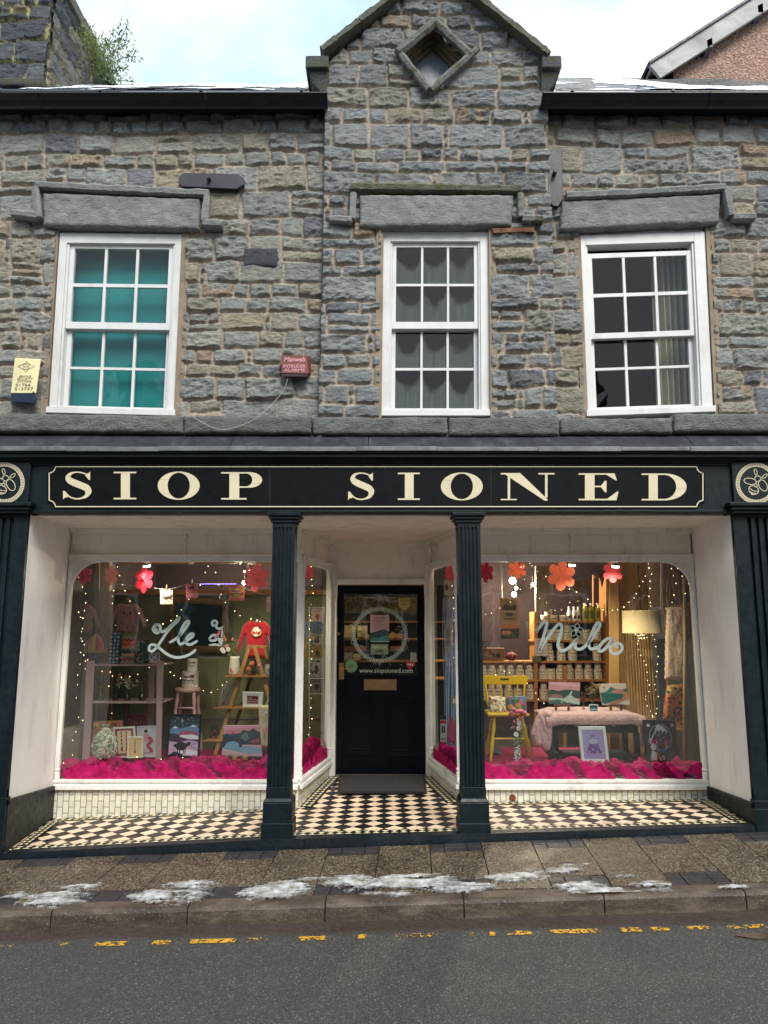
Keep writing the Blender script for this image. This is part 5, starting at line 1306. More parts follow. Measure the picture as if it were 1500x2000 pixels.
# lamps burning deeper in the shop
for k, (px, py, Y, r_, s_) in enumerate(((1001, 1134, 3.6, .055, 30), (1008, 1149, 3.9, .03, 10), (1004, 1161, 3.4, .04, 12), (1041, 1142, 3.3, .03, 12), (477, 1138, 3.5, .035, 14), (185, 1140, 3.4, .03, 6), (158, 1142, 3.4, .03, 6), (981, 1174, 3.6, .02, 5))):
    lb_ = ['round glowing bulb behind the small peach flower', 'small glowing bulb under the brightest bulb of the right window', 'flat warm bulb above the framed picture in the right window', 'small warm bulb right of the brightest bulb', 'round bulb left of the coral pink flower', 'small bulb right of the magenta flower', 'small bulb on the magenta flower', 'dim bulb on the wall picture'][k]
    c = W(px, py, Y); o = thing('shop_lamp', lb_, 'lamp', c - Vector((0, 0, r_)), 'bulbs burning inside the shop'); b = B(); b.ball(c, r_ * .8, 12, 8); b.mk('bulb', LAMP, o, smooth=True)
    b = B(); b.tube([c + Vector((0, 0, r_ * .7)), c + Vector((0, 0, .12))], .008, 8); b.tube([c + Vector((0, 0, .12)), Vector((c.x, c.y, 2.66))], .002, 5); b.mk('flex', WIRE, o)
    if k in (0, 4):
        ld = bpy.data.lights.new('bulb_lamp', 'POINT'); ld.energy = 110 if k == 0 else 70; ld.shadow_soft_size = .05; ld.color = (1, .8, .58); lo = bpy.data.objects.new('lamp', ld); COL.objects.link(lo); lo.location = c - Vector((0, .05, .09))
# ---- strings of fairy lights
FAIRY = emis('fairy_glow', (1, .72, .36, 1), 4.4); FAIRY.cycles.emission_sampling = 'NONE'; WIRE = paint('fairy_wire', '#1c2418', .7)
_b = B(); _b.ball((0, 0, 0), .004, 6, 5); 
BULBME = None
def fairy(pts, Y, n, label, jit=.012, mat=None):
    global BULBME
    P = smooth_path([W(x, y, Y if not isinstance(Y, list) else Y[k]) for k, (x, y) in enumerate(pts)], 6)
    o = thing('fairy_lights', label, 'fairy lights', P[-1], 'strings of fairy lights')
    r = random.Random(len(pts) * 31 + int(pts[0][0])); PP = [p + Vector((r.uniform(-1, 1), r.uniform(-1, 1), r.uniform(-1, 1))) * .004 for p in P]
    b = B(); b.tube(PP, .0016, 4); b.mk('wire', WIRE, o)
    for k in range(n):
        p = PP[min(int((k + .5) / n * len(PP)), len(PP) - 1)] + Vector((r.uniform(-jit, jit), -.006 + r.uniform(-jit, .004), r.uniform(-jit, jit)))
        if BULBME is None:
            bb = B(); bb.ball(p, .0036, 6, 5); ob = bb.mk('bulb', FAIRY, o, smooth=True); BULBME = ob.data; base0 = p - WL[o]
            me = ob.data; 
            for v in me.vertices: v.co -= base0
            ob.location = base0
        else:
            ob = bpy.data.objects.new('bulb', BULBME); COL.objects.link(ob); ob.parent = o; ob.location = p - WL[o]; s = r.uniform(.7, 1.3); ob.scale = (s, s, s)
fairy([(152, 1125), (165, 1150), (170, 1175), (162, 1200), (158, 1240), (160, 1275), (153, 1310), (150, 1345), (152, 1400), (146, 1440), (142, 1480)], 1.15, 17, 'string of fairy lights down the far left edge of the left window')
fairy([(220, 1094), (232, 1112), (240, 1140), (250, 1165), (272, 1195), (300, 1220), (322, 1215), (345, 1205), (362, 1182), (392, 1145), (407, 1104), (424, 1125), (432, 1160), (450, 1185), (475, 1205), (505, 1213), (532, 1208)], 1.3, 26, 'long string of fairy lights swagged behind the Lle lettering')
fairy([(170, 1290), (192, 1300), (215, 1318), (240, 1322), (265, 1318), (295, 1303), (322, 1294), (335, 1315), (350, 1325), (372, 1330), (395, 1345), (415, 1352), (432, 1340), (442, 1330)], 1.9, 20, 'string of fairy lights swagged across the dusky pink shelf unit')
fairy([(120, 1484), (138, 1502), (170, 1499), (205, 1480), (245, 1484), (290, 1478), (340, 1482), (400, 1481), (433, 1494), (480, 1490), (515, 1488)], 1.05, 12, 'sparse string of fairy lights lying on the pink tissue of the left window')
fairy([(222, 1150), (220, 1180), (224, 1210), (226, 1250), (222, 1290), (215, 1340), (218, 1400)], 2.15, 14, 'string of fairy lights hanging beside the timber post')
fairy([(150, 1180), (158, 1215), (163, 1260), (166, 1300), (170, 1350), (165, 1400), (158, 1450)], 1.9, 16, 'string of fairy lights in front of the left side board')
fairy([(608, 1105), (610, 1130), (612, 1160), (606, 1200), (605, 1235), (608, 1280), (606, 1330), (610, 1380), (604, 1420), (600, 1450), (598, 1480)], 1.75, 22, 'string of fairy lights down the narrow pane left of the door')
fairy([(886, 1120), (884, 1160), (888, 1200), (885, 1240), (888, 1290)], 1.7, 8, 'string of fairy lights down the narrow pane right of the door')
fairy([(1269, 1096), (1265, 1118), (1253, 1140), (1243, 1160), (1228, 1176), (1210, 1188), (1185, 1190), (1160, 1180), (1125, 1155), (1100, 1148), (1070, 1128), (1045, 1112), (1035, 1100)], 1.5, 22, 'string of fairy lights swagged across the beige curtain')
fairy([(1264, 1100), (1272, 1125), (1268, 1160), (1272, 1185)], 1.7, 8, 'short string of fairy lights above the drum lamp shade')
fairy([(1252, 1238), (1246, 1268), (1258, 1290), (1264, 1320), (1268, 1345), (1261, 1365), (1270, 1390), (1274, 1400)], 1.75, 16, 'string of fairy lights hanging below the drum lamp shade')
fairy([(1276, 1240), (1280, 1265), (1283, 1300), (1278, 1330), (1284, 1360), (1280, 1400)], 1.9, 12, 'string of fairy lights on the dark gap right of the curtain')
fairy([(1311, 1106), (1314, 1125), (1318, 1150), (1313, 1175), (1345, 1150), (1332, 1125), (1320, 1108)], 1.3, 9, 'short string of fairy lights in the top right corner of the right window')
fairy([(945, 1200), (965, 1198), (990, 1180), (1010, 1160), (1025, 1132), (1045, 1160), (1068, 1180), (1090, 1195), (1115, 1172), (1140, 1180), (1172, 1190)], 2.4, 16, 'faint string of fairy lights over the tins in the right window')
fairy([(945, 1318), (968, 1316), (990, 1312), (1005, 1318), (1040, 1345), (1050, 1368), (1064, 1372)], 2.6, 9, 'string of fairy lights draped behind the yellow chair')
# tangled cluster under the lamp shade
fairy([(1236, 1237), (1250, 1240), (1262, 1236), (1244, 1243), (1256, 1246), (1250, 1236), (1246, 1250), (1258, 1240), (1242, 1238), (1253, 1250), (1264, 1242)], 1.72, 24, 'tangled bundle of fairy lights just under the drum lamp shade', .01)
o = thing('led_strip', 'violet strip light along the beam at the back of the left window', 'strip light', W(415, 1141, 3.2)); VIO = emis('violet_glow', (.35, .2, 1, 1), 4); VIO.cycles.emission_sampling = 'NONE'
b = B(); b.tube([W(390, 1141.5, 3.2), W(462, 1141.5, 3.2)], .006, 5); b.mk('strip', WIRE, o)
for k in range(24):
    b = B(); b.ball(W(392 + k * 3, 1140.5, 3.19), .006, 6, 4); b.mk('diode', VIO, o)
# ---- pegged cards on a line
def card(x0, y0, x1, y1, Y, label, bg, shapes, txt=None, tcol='#7a3040', skew=0):
    q = sheetq4((x0, y0 + skew), (x1, y0), (x1 + skew * .4, y1 - skew), (x0 + skew * .4, y1), Y); o = thing('greeting_card', label, 'card', q(.5, 0), 'greeting cards pegged on a line')
    b = B(); qbox(b, q, 0, 1, 0, 1, 0, .003, H(bg)); art(b, q, shapes); c = b.mk('card', ART, o)
    if txt: text_mesh(txt, 'lettering', paint('ink_' + tcol.strip('#'), tcol, .7), c, lambda u, v: q(.18 + .64 * u, .35 + .35 * v, -.004), 1, 1)
    b = B(); p = q(.5, 1, -.006); b.slab([p + Vector((-.004, 0, -.02)), p + Vector((.004, 0, -.02)), p + Vector((.004, 0, .05)), p + Vector((-.004, 0, .05))], (0, .012, 0)); b.mk('clothes_peg', OAKP, o)
r = random.Random(5)
dots = lambda cols, n, rr_=.05, seed=1: [('c', random.Random(seed * 100 + k).choice(cols), (random.Random(seed * 7 + k * 3).random() * .9 + .05, random.Random(seed * 13 + k * 5).random() * .9 + .05, rr_ * random.Random(k).uniform(.6, 1.4))) for k in range(n)]
card(313, 1152, 337, 1180, 1.35, 'floral greeting card, leftmost on the line', '#f1ded0', dots(['#d84a72', '#f09a4a', '#e2748f', '#5d7f4c'], 34, .045, 2) + [('r', '#f4e6da', (.2, .55, .8, .85))], '#2', '#7a5040')
card(363, 1139, 386, 1169, 1.35, 'red spotted greeting card, second on the line', '#e8a0a8', [('c', '#c22f4c', ((i + .5 * (j % 2)) / 5 + .06, j / 7 + .07, .07, .055)) for i in range(5) for j in range(7)] + [('r', '#7d1f3c', (.22, .58, .78, .8))], None, skew=2)
card(447, 1143, 477, 1173, 1.35, 'orange and pink striped greeting card with a cloud shape', '#f2a080', [('r', c, (0, k / 6, 1, (k + 1) / 6)) for k, c in enumerate(['#f0807c', '#f7b26a', '#e8657c', '#f7a878', '#f7c07a', '#ef8a7a'])] + [('c', '#f7dfae', (.5, .52, .32, .2)), ('c', '#f7dfae', (.5, .66, .2, .15)), ('l', '#b8742f', [(.2, .75), (.5, .95), (.8, .75)], .003)], '#2', '#9a3a3a')
card(520, 1167, 536, 1196, 1.35, 'pale pink greeting card beside the column', '#e8b8b0', dots(['#c95f6a', '#8f4a50'], 10, .04, 9), None)
b = B(); pts = [W(x, y, 1.355) for x, y in ((225, 1140), (325, 1150), (374, 1140), (462, 1146), (528, 1166))]; b.tube(smooth_path(pts, 6), .0012, 4); o = b.mk('card_line', WHITE, None); tag(o, 'thin cord across the left window carrying the pegged cards', 'cord')
# ---- mirror
q = sheetq4((330, 1165), (447, 1171), (446, 1273), (329, 1273), 2.56)
o = thing('wall_mirror', 'large gilt framed mirror on the sage boards behind the lettering', 'mirror', q(.5, 0))
b = B(); GILT = paint('gilt', '#7d6530', .35, .25, '#4a3518', .4, 40, metal=.4)
fx, fy = .10, .11
for k, (e0, e1, dy) in enumerate(((0, .35, -.03), (.35, .7, -.045), (.7, 1, -.025))):
    for r_ in ((e0, None),):
        u0, u1, v0, v1 = fx * e0, fx * e1, fy * e0, fy * e1
        qbox(b, q, u0, 1 - u0, v0, v1, dy, 0); qbox(b, q, u0, 1 - u0, 1 - v1, 1 - v0, dy, 0); qbox(b, q, u0, u1, v1, 1 - v1, dy, 0); qbox(b, q, 1 - u1, 1 - u0, v1, 1 - v1, dy, 0)
b.mk('frame', GILT, o, bevel=.003)
b = B(); qbox(b, q, fx, 1 - fx, fy, 1 - fy, -.01, 0); b.mk('mirror_glass', paint('mirror_silver', '#39464a', .08, .1, None, 0, metal=.85), o)
# ---- cloth panels: a silhouette with thickness and folds
def cloth(name, outline, Y, thick, mat, parent, colfn, folds=.006, seed=1, res=.006, rim=.03, label=None):
    pts = [W(x, y, Y) for x, y in outline]; poly = [(p.x, p.z) for p in pts]
    x0, x1 = min(p[0] for p in poly), max(p[0] for p in poly); z0, z1 = min(p[1] for p in poly), max(p[1] for p in poly)
    X, Z = np.meshgrid(np.arange(x0 - res, x1 + res * 2, res), np.arange(z0 - res, z1 + res * 2, res))
    ins = inpoly(X, Z, poly); d = distpoly(X, Z, poly) * np.where(ins, 1, 0)
    h = thick * np.sqrt(np.clip(d / rim, 0, 1)); f = folds * 2 * (fbm(X * 2.2, Z * .8, seed, 9, 4) - .5) + folds * (1 - np.abs(2 * fbm(X * 2.5 + Z, Z, seed + 9, 6, 3) - 1)) * 1.4
    Yv = Y - np.where(ins, h + f * ss(0, .02, d), 0)
    P = np.stack([X, Yv, Z], -1)
    U = (X - x0) / (x1 - x0); V = (Z - z0) / (z1 - z0)
    C = colfn(X, Z, U, V)
    Xc = (X[:-1, :-1] + X[1:, 1:]) / 2; Zc = (Z[:-1, :-1] + Z[1:, 1:]) / 2; m = inpoly(Xc, Zc, poly)
    o = grid_mesh(name, P, m, mat, parent, C, True)
    so = o.modifiers.new('body', 'SOLIDIFY'); so.thickness = max(thick * .8, .004); so.offset = -1
    return o
flat = lambda c: (lambda X, Z, U, V: np.broadcast_to(np.array(H(c)[:3]), X.shape + (3,)).copy())
def hanger(o, cx, cy, Y, col, w=26):
    b = B(); m = paint('hanger_' + col.strip('#'), col, .4)
    pts = [(cx + 1, cy + 14), (cx + 1, cy + 8), (cx + 5, cy + 2), (cx + 2, cy - 4), (cx - 3, cy - 2)]
    b.tube(smooth_path([W(x, y, Y) for x, y in pts], 5), .004, 6); b.tube([W(cx - w / 2, cy + 22, Y), W(cx + 1, cy + 14, Y), W(cx + w / 2, cy + 22, Y)], .005, 6); b.mk('hanger', m, o)
def shirt(label, cx, cy, s, Y, col, colfn=None, hang='#c9a58a', name='sweatshirt', hy=-22, sx=1.0):
    # outline in units of half the body width, neck at the top
    R_ = [(-.32, -1.0), (0, -.88), (.32, -1.0), (.62, -.93), (.95, -.6), (1.15, .1), (1.35, .75), (1.2, .95), (1.03, .9), (.82, .2), (.72, -.1), (.72, 1.35), (-.72, 1.35), (-.72, -.1), (-.85, .2), (-1.1, .9), (-1.3, .95), (-1.4, .75), (-1.18, .1), (-.95, -.6), (-.62, -.93)]
    out = [(cx + x * s * sx, cy + y * s) for x, y in R_]
    o = thing(name, label, 'top', W(cx, cy + s * 1.3, Y)); cloth('garment', out, Y, .03, CLOTH, o, colfn or flat(col), .008, int(cx))
    hanger(o, cx, cy + hy * s / 22 - 8, Y + .012, hang, 26 * s / 22); 
    b = B(); qn = [W(cx + x * s * sx, cy + y * s, Y - .035) for x, y in ((-.34, -.98), (-.2, -.80), (0, -.72), (.2, -.80), (.34, -.98))]; b.tube(smooth_path(qn, 4), .006, 6); b.mk('collar', paint('collar_' + col.strip('#'), col, .9, k=.8), o)
    b = B(); b.hexa([W(cx - .72 * s * sx, cy + 1.38 * s, Y - .012), W(cx + .72 * s * sx, cy + 1.38 * s, Y - .012), W(cx + .72 * s * sx, cy + 1.16 * s, Y - .034), W(cx - .72 * s * sx, cy + 1.16 * s, Y - .034)], [W(cx - .72 * s * sx, cy + 1.38 * s, Y + .005), W(cx + .72 * s * sx, cy + 1.38 * s, Y + .005), W(cx + .72 * s * sx, cy + 1.16 * s, Y), W(cx - .72 * s * sx, cy + 1.16 * s, Y)]); b.mk('waistband', paint('collar_' + col.strip('#'), col, .9, k=.8), o, bevel=.004)
    return o
def motif(o, cx, cy, Y, shapes, w, h):
    q = sheetq(cx - w / 2, cy - h / 2, cx + w / 2, cy + h / 2, Y); b = B(); art(b, q, shapes); b.mk('printed_motif', ART, o)
s1 = shirt('dusky pink sweatshirt with two small trees on the chest, on a hanger', 249, 1204, 25, 2.0, '#b08080', hang='#c9a58a', hy=-20, sx=1.15); motif(s1, 248, 1199, 1.945, [('c', '#2f3b35', (.2, .7, .13, .25)), ('l', '#2f3b35', [(.2, .6), (.2, 0)], .004), ('c', '#2f3b35', (.82, .65, .09, .25)), ('l', '#2f3b35', [(.8, .6), (.8, 0)], .004), ('c', '#7a4048', (.5, .35, .1, .2)), ('l', '#3a3a3a', [(.1, .03), (.95, .03)], .003)], 20, 9)
s2 = shirt('dusky pink sweatshirt hanging left of the timber post', 163, 1204, 24, 2.1, '#a87c7c', hang='#c9a58a', hy=-20)
def redc(X, Z, U, V):
    C = np.broadcast_to(np.array(H('#b80d22')[:3]), X.shape + (3,)).copy(); return C
s3 = shirt('bright red long-sleeved top with a small dog motif on a black hanger', 501, 1243, 31, 2.1, '#b80d22', redc, '#141416', 'long_sleeved_top', -22, .92)
motif(s3, 501, 1233, 2.04, [('c', '#d8a040', (.5, .4, .48, .42)), ('c', '#b80d22', (.5, .45, .36, .33)), ('c', '#e9e2dc', (.5, .66, .36, .28)), ('c', '#2a2224', (.8, .85, .14, .13)), ('p', '#2a2224', [(.45, .5), (.55, .5), (.5, .4)]), ('c', '#e9e2dc', (.45, .12, .2, .14))], 22, 20)
motif(s3, 502, 1212, 2.05, [('r', '#e6e0dc', (0, 0, 1, 1))], 4, 5)
# ---- knitted hat on a head form
o = thing('knitted_hat', 'rainbow striped knitted hat on a dark display head', 'hat', W(186, 1297, 1.95)); c = W(186, 1274, 1.95); b = B(); n = 60; m = 12; R0 = .108
cols_ = ['#5e9c92', '#6f86a0', '#a0709a', '#8b4a7a', '#c79a3c', '#d9b04a', '#a05060', '#d86a3a', '#e0905a', '#7a5a90']
for k in range(n):
    for j in range(m):
        def pt(k, j):
            a = 2 * math.pi * k / n; v = j / m; rr_ = R0 * (1 + .04 * math.cos(k * math.pi)) * (1 - (max(v - .25, 0) / .75) ** 2.3) + .004; z = .25 * v * (1.0 if v < .25 else 1) - .0
            return c + Vector((rr_ * math.cos(a), rr_ * .9 * math.sin(a), z * .8))
        b.face([pt(k, j), pt(k + 1, j), pt(k + 1, j + 1), pt(k, j + 1)], H(cols_[(k // 3) % 10]))
b.mk('crown', CLOTH, o)
b = B(); b.tube([c + Vector((R0 * 1.04 * math.cos(a * .2618), R0 * .94 * math.sin(a * .2618), .012)) for a in range(25)], .013, 8, col=H('#c0905a')); b.mk('brim', CLOTH, o)
b = B(); b.lathe([(.07, -.02), (.062, -.05), (.05, -.075), (.042, -.085)][::-1], c, 16); b.lathe([(.055, -.14), (.045, -.12), (.04, -.085)], c, 16); b.mk('display_head', paint('head_form', '#2a2444', .6), o, smooth=True)
# ---- pink shelf unit and what stands on it
def shelf_px(y, Y): return zpy(y, Y)
o = thing('shelf_unit', 'dusky pink painted open shelf unit', 'shelves', W(240, 1490, 1.9)); YU0, YU1 = 1.72, 2.02
b = None
for (px0, px1, Y, nm) in ((169, 183, YU0, 'post'), (306, 318, YU0, 'post'), (156, 166, YU1 + .1, 'post'), (290, 301, YU1 + .1, 'post')):
    b = B(); tp = 1291; b.slab([W(px0 - (9 if Y == YU0 and px0 < 200 else 2), 1484 if Y == YU0 else 1475, Y), W(px1 - (9 if Y == YU0 and px0 < 200 else 4), 1484 if Y == YU0 else 1475, Y), W(px1, tp, Y), W(px0, tp, Y)], (0, .03, 0)); b.mk('post', PINKW, o, bevel=.002)
for (ya, yb2) in ((1298, 1301), (1371, 1375)):
    b = B(); z = zpy(ya, YU0 + .02); b.slab([(W(172, ya, YU0).x, YU0 + .01, z - .014), (W(316, ya, YU0).x, YU0 + .01, z - .014), (W(316, ya, YU0).x + .0, YU1 + .12, z - .014), (W(172, ya, YU0).x, YU1 + .12, z - .014)], (0, 0, .016)); b.mk('shelf', PINKW, o, bevel=.002)
z1, z2 = zpy(1298, YU0 + .02), zpy(1371, YU0 + .02)
# gift bags on the top shelf
def giftbag(name, label, x0, x1, y0, Y, z, shapes, bg, handle='#c9b58a', d=.07):
    y1 = None; a = W(x0, 1290, Y).x; c = W(x1, 1290, Y).x; zt_ = zpy(y0, Y); o = thing(name, label, 'gift bag', ((a + c) / 2, Y, z))
    b = B(); b.hexa([(a, Y, z), (c, Y, z), (c - .006, Y + d * .35, zt_), (a + .006, Y + d * .35, zt_)], [(a, Y + d, z), (c, Y + d, z), (c - .006, Y + d * .65, zt_), (a + .006, Y + d * .65, zt_)], H(bg))
    def q(u, v, dy=0): return Vector((a + (c - a) * u * (1 - .0), Y + d * .35 * v + dy, z + (zt_ - z) * v))
    art(b, q, shapes); b.mk('bag', ART, o)
    b = B(); m_ = (a + c) / 2; w2 = (c - a) * .22; b.tube(smooth_path([(m_ - w2, Y + d * .3, zt_ - .01), (m_ - w2 * .8, Y + d * .2, zt_ + .02), (m_ + w2 * .8, Y + d * .2, zt_ + .02), (m_ + w2, Y + d * .3, zt_ - .01)], 5), .002, 5); b.mk('handle', paint('cord_' + handle.strip('#'), handle, .8), o)
sh = []
for j in range(9):
    for i in range(3): sh.append(('c', '#d8dfe4' if (i + j) % 2 else '#8fb0c0', ((i + .5) / 3, (j + .5) / 9, .11, .035)))
    sh.append(('r', '#d8dfe4', (.46, j / 9, .54, j / 9 + .04)))
giftbag('gift_bag', 'tall blue gift bag with white geometric motifs on the pink shelf', 212, 231, 1234, 1.85, z1, sh, '#3c6076')
zz_ = []
for j, c in enumerate(['#c9443a', '#8fa39a', '#c22f48', '#5a7040', '#d88a48', '#2f2f60', '#2f6a60', '#d88a48', '#c22f48', '#d86a3a', '#a0352f', '#9a9a8a', '#8a8a30', '#7a6a20']):
    y = j / 13 - .08; P_ = [(i / 6, y + (.05 if i % 2 else 0)) for i in range(7)]; P2 = [(i / 6, y + .085 + (.05 if i % 2 else 0)) for i in range(7)][::-1]; zz_.append(('p', c, [(u, min(max(v, 0), 1)) for u, v in P_ + P2]))
giftbag('gift_bag', 'gift bag with red, orange and green zigzag stripes on the pink shelf', 236, 262, 1235, 1.85, z1, zz_, '#b0442f', '#d8b060')
giftbag('gift_bag', 'dark green gift bag with scattered flowers right of the zigzag one', 265, 291, 1250, 1.85, z1, dots(['#e0d8c8', '#d06a5a', '#c9b45a', '#8aa090'], 30, .03, 4), '#143b3a')
picture('greeting_card', 'small white card with a purple wreath on the top pink shelf', 'card', sheetq4((291, 1275), (312, 1275), (312, 1294), (291, 1294), 1.8), '#ffffff', 0, dots(['#7a4a8a', '#9a6aa0', '#3a3048'], 40, .06, 11), '#ece6e6', .004)
# dried flowers in glass vases
VG = glass('vase_glass_green', '#b8c090', .08); VP = glass('vase_glass_pink', '#d8a0a8', .08); VC = glass('vase_glass_clear', '#dfe6ea', .1)
def vase_flowers(px, py, Y, z, label, gm, hgt, stems, r0=.034, name='vase_of_dried_flowers', spread=.08, vh=.085, cat='vase of flowers', base=None):
    p = W(px, py, Y); c = Vector((p.x, Y, z)) if base is None else base; o = thing(name, label, cat, c)
    b = B(); b.lathe([(r0 * .8, 0), (r0, vh * .2), (r0, vh * .45), (r0 * .55, vh * .75), (r0 * .5, vh * .85), (r0 * .68, vh)], c, 16); b.mk('vase', gm, o, smooth=True)
    st_, hd = B(), B(); r = random.Random(int(px * 7))
    for (cols, n, hs_, kind, bias) in stems:
        for _ in range(n):
            tip = c + Vector((bias * spread + r.gauss(0, spread * .5), r.gauss(0, .02), vh + hgt * r.uniform(.55, 1))); st_.tube([c + Vector((0, 0, .01)), c + Vector((0, 0, vh)), (c + Vector((0, 0, vh)) + tip) / 2 + Vector((r.gauss(0, .006), 0, 0)), tip], .0012, 4)
            if kind == 'ball':
                for q_ in range(3): hd.ball(tip + Vector((r.gauss(0, .007), r.gauss(0, .006), r.gauss(0, .007))), hs_ * r.uniform(.5, 1), 5, 4, H(r.choice(cols)))
            if kind == 'leaf':
                for q_ in range(12):
                    t_ = .3 + .7 * r.random(); p_ = c + Vector((0, 0, vh)) + (tip - c - Vector((0, 0, vh))) * t_; d = Vector((r.uniform(-1, 1), r.uniform(-.5, .5), r.uniform(-.2, 1))).normalized(); s = d.orthogonal().normalized() * hs_ * .35
                    hd.face([p_, p_ + d * hs_ + s, p_ + d * hs_ * 2, p_ + d * hs_ - s], H(r.choice(cols)))
            if kind == 'daisy':
                a0 = r.random(); 
                for q_ in range(9):
                    a = a0 + q_ * 2 * math.pi / 9; d = Vector((math.cos(a), -.2, math.sin(a))) * hs_; s = Vector((-math.sin(a), 0, math.cos(a))) * hs_ * .2; hd.face([tip, tip + d * .6 + s, tip + d, tip + d * .6 - s], H(r.choice(cols)))
                hd.ball(tip + Vector((0, -.003, 0)), hs_ * .2, 6, 4, H('#a07a20'))
    st_.mk('stem', paint('stem_green', '#4d5a35', .8), o); hd.mk('flower_head', ART, o)
vase_flowers(195, 1372, 1.86, z2, 'squat green glass vase with an orange dried flower, left on the middle pink shelf', VG, .22, [(['#c9802a', '#b86a1a'], 2, .014, 'ball', -.1), (['#2f3a28', '#3f4a30'], 3, .012, 'leaf', .2)], .04, vh=.11)
vase_flowers(225, 1372, 1.86, z2, 'small pink vase with red and cream dried stems beside the green one', VP, .20, [(['#b02a3a', '#7a1a2a'], 3, .009, 'ball', 0), (['#d8c8a0'], 3, .016, 'leaf', .2)])
vase_flowers(248, 1372, 1.86, z2, 'small pink vase with splayed cream grass heads, third on the shelf', VP, .17, [(['#d8c8a0', '#cbb890'], 4, .02, 'leaf', .2), (['#a03a4a'], 3, .009, 'ball', -.2)], .036)
vase_flowers(277, 1371, 1.86, z2, 'small pink vase with tall dark feathery sprays, fourth on the shelf', VP, .27, [(['#2a1a28', '#3a2434'], 7, .012, 'leaf', .1)], .036)
# ---- things on the floor of the left display
def Yb(py): return WZ(750, py + 13, ZP).y
def florals(cols, n, s, seed, bg):
    def fn(X, Z, U, V):
        C = np.broadcast_to(np.array(H(bg)[:3]), X.shape + (3,)).copy(); rs = np.random.RandomState(seed)
        for k in range(n):
            cx, cz, r_ = rs.rand(), rs.rand(), s * rs.uniform(.5, 1.3); c = np.array(H(cols[rs.randint(len(cols))])[:3]); asp = (Z.max() - Z.min()) / (X.max() - X.min())
            C[np.hypot(U - cx, (V - cz) * asp) < r_] = c
        return C
    return fn
picture('wrapped_box', 'flat orange and gold patterned box standing behind the drawstring bag', 'box', sheetq4((182, 1409), (239, 1407), (239, 1475), (178, 1478), Yb(1474)), '#000000', 0, dots(['#b0583a', '#e0a070', '#8a4a30', '#7a7050', '#d8905f'], 160, .035, 21), '#c9805a', .04)
picture('wrapped_box', 'small red box with cream speckles behind the framed spoons', 'box', sheetq4((251, 1395), (285, 1395), (285, 1423), (250, 1423), 2.25), '#000000', 0, dots(['#e0a8a0', '#d88a80', '#8a2030'], 120, .025, 22), '#b8394a', .05)
def spoon(cx, c1, c2, top=.85, bot=.2):
    S_ = [('r', c1, (cx - .015, bot, cx + .015, top))]
    for k, v in enumerate((top, top - .12, top - .26, top - .4, bot + .12)): S_.append(('c', c1 if k % 2 == 0 else c2, (cx, v, .05, .035)))
    S_ += [('p', c2, [(cx - .07, bot + .05), (cx - .04, bot + .1), (cx, bot + .06), (cx + .04, bot + .1), (cx + .07, bot + .05), (cx, bot - .06)])]
    return S_
picture('framed_print', 'white framed print of two carved spoons in a red border', 'framed picture', sheetq4((221, 1421), (263, 1419), (266, 1478), (223, 1481), Yb(1481)), '#d8d4cc', .07, [('r', '#a04a52', (.02, .02, .98, .98)), ('r', '#e0c8a8', (.13, .1, .87, .92))] + spoon(.35, '#7a3a3a', '#b03040') + spoon(.62, '#7a4040', '#8a5a50'), '#a04a52', .02)
picture('framed_print', 'small cream framed print of a single carved spoon, in front', 'framed picture', sheetq4((249, 1439), (279, 1439), (279, 1480), (248, 1481), Yb(1485)), '#e2dccc', .07, [('r', '#dcc090', (.0, .0, 1, 1))] + spoon(.5, '#5a3a3a', '#8a4a40'), '#dcc090', .02)
picture('framed_print', 'pale silver framed print of a dancer in red pattern', 'framed picture', sheetq4((267, 1419), (309, 1417), (308, 1480), (268, 1478), Yb(1478)), '#bdbcc4', .05, [('r', '#c3c2cc', (0, 0, 1, 1)), ('c', '#2a2024', (.42, .86, .09, .06)), ('p', '#c48f9a', [(.3, .78), (.55, .78), (.62, .5), (.28, .5)])] + [('c', '#a0506a' if k % 2 else '#b8405a', (.62 + .1 * math.sin(k), .62 - .12 * k * .45, .10, .06)) for k in range(9)] + [('l', '#a0506a', [(.25, .45), (.25, .12), (.7, .12)], .006)], '#c3c2cc', .02)
# drawstring bag: lathed sack with creases
o = thing('drawstring_bag', 'bulging white cotton drawstring bag printed with green leaves and robins', 'bag', W(202, 1484, Yb(1486)))
c = W(203, 1484, Yb(1486)); n, m = 90, 60; A, V_ = np.meshgrid(np.linspace(0, 2 * np.pi, n), np.linspace(0, 1, m))
prof = np.interp(V_, [0, .05, .2, .45, .62, .76, .86, .91, .95, 1], [.05, .105, .13, .128, .11, .075, .042, .03, .034, .045])
cr = 1 + .16 * (fbm(A * 1.5, V_ * 4, 5, 2, 4) - .5) * 1.4 + .05 * np.sin(A * 14) * ss(.6, .9, V_); Hh_ = .335
P = np.stack([c.x + prof * cr * np.cos(A) * 1.0, c.y + prof * cr * np.sin(A) * .6 + 0, c.z + V_ * Hh_ + .01 * fbm(A, V_ * 6, 8, 2, 2)], -1)
Cc = np.broadcast_to(np.array(H('#cfcdb8')[:3]), P.shape).copy(); spk = fbm(A * 5, V_ * 12, 55, 2.2, 3, .7); Cc[spk > .56] = H('#4f6a50')[:3]; spk2 = fbm(A * 5, V_ * 12, 99, 1.6, 2); Cc[spk2 > .72] = H('#a04048')[:3]; Cc[spk2 < .26] = H('#7a6258')[:3]
grid_mesh('bag', P, np.ones((m - 1, n - 1), bool), CLOTH, o, Cc, True)
b = B(); b.tube([c + Vector((.034 * math.cos(a * .35), .022 * math.sin(a * .35), Hh_ * .9)) for a in range(19)], .004, 6); b.mk('cord', WHITE, o)
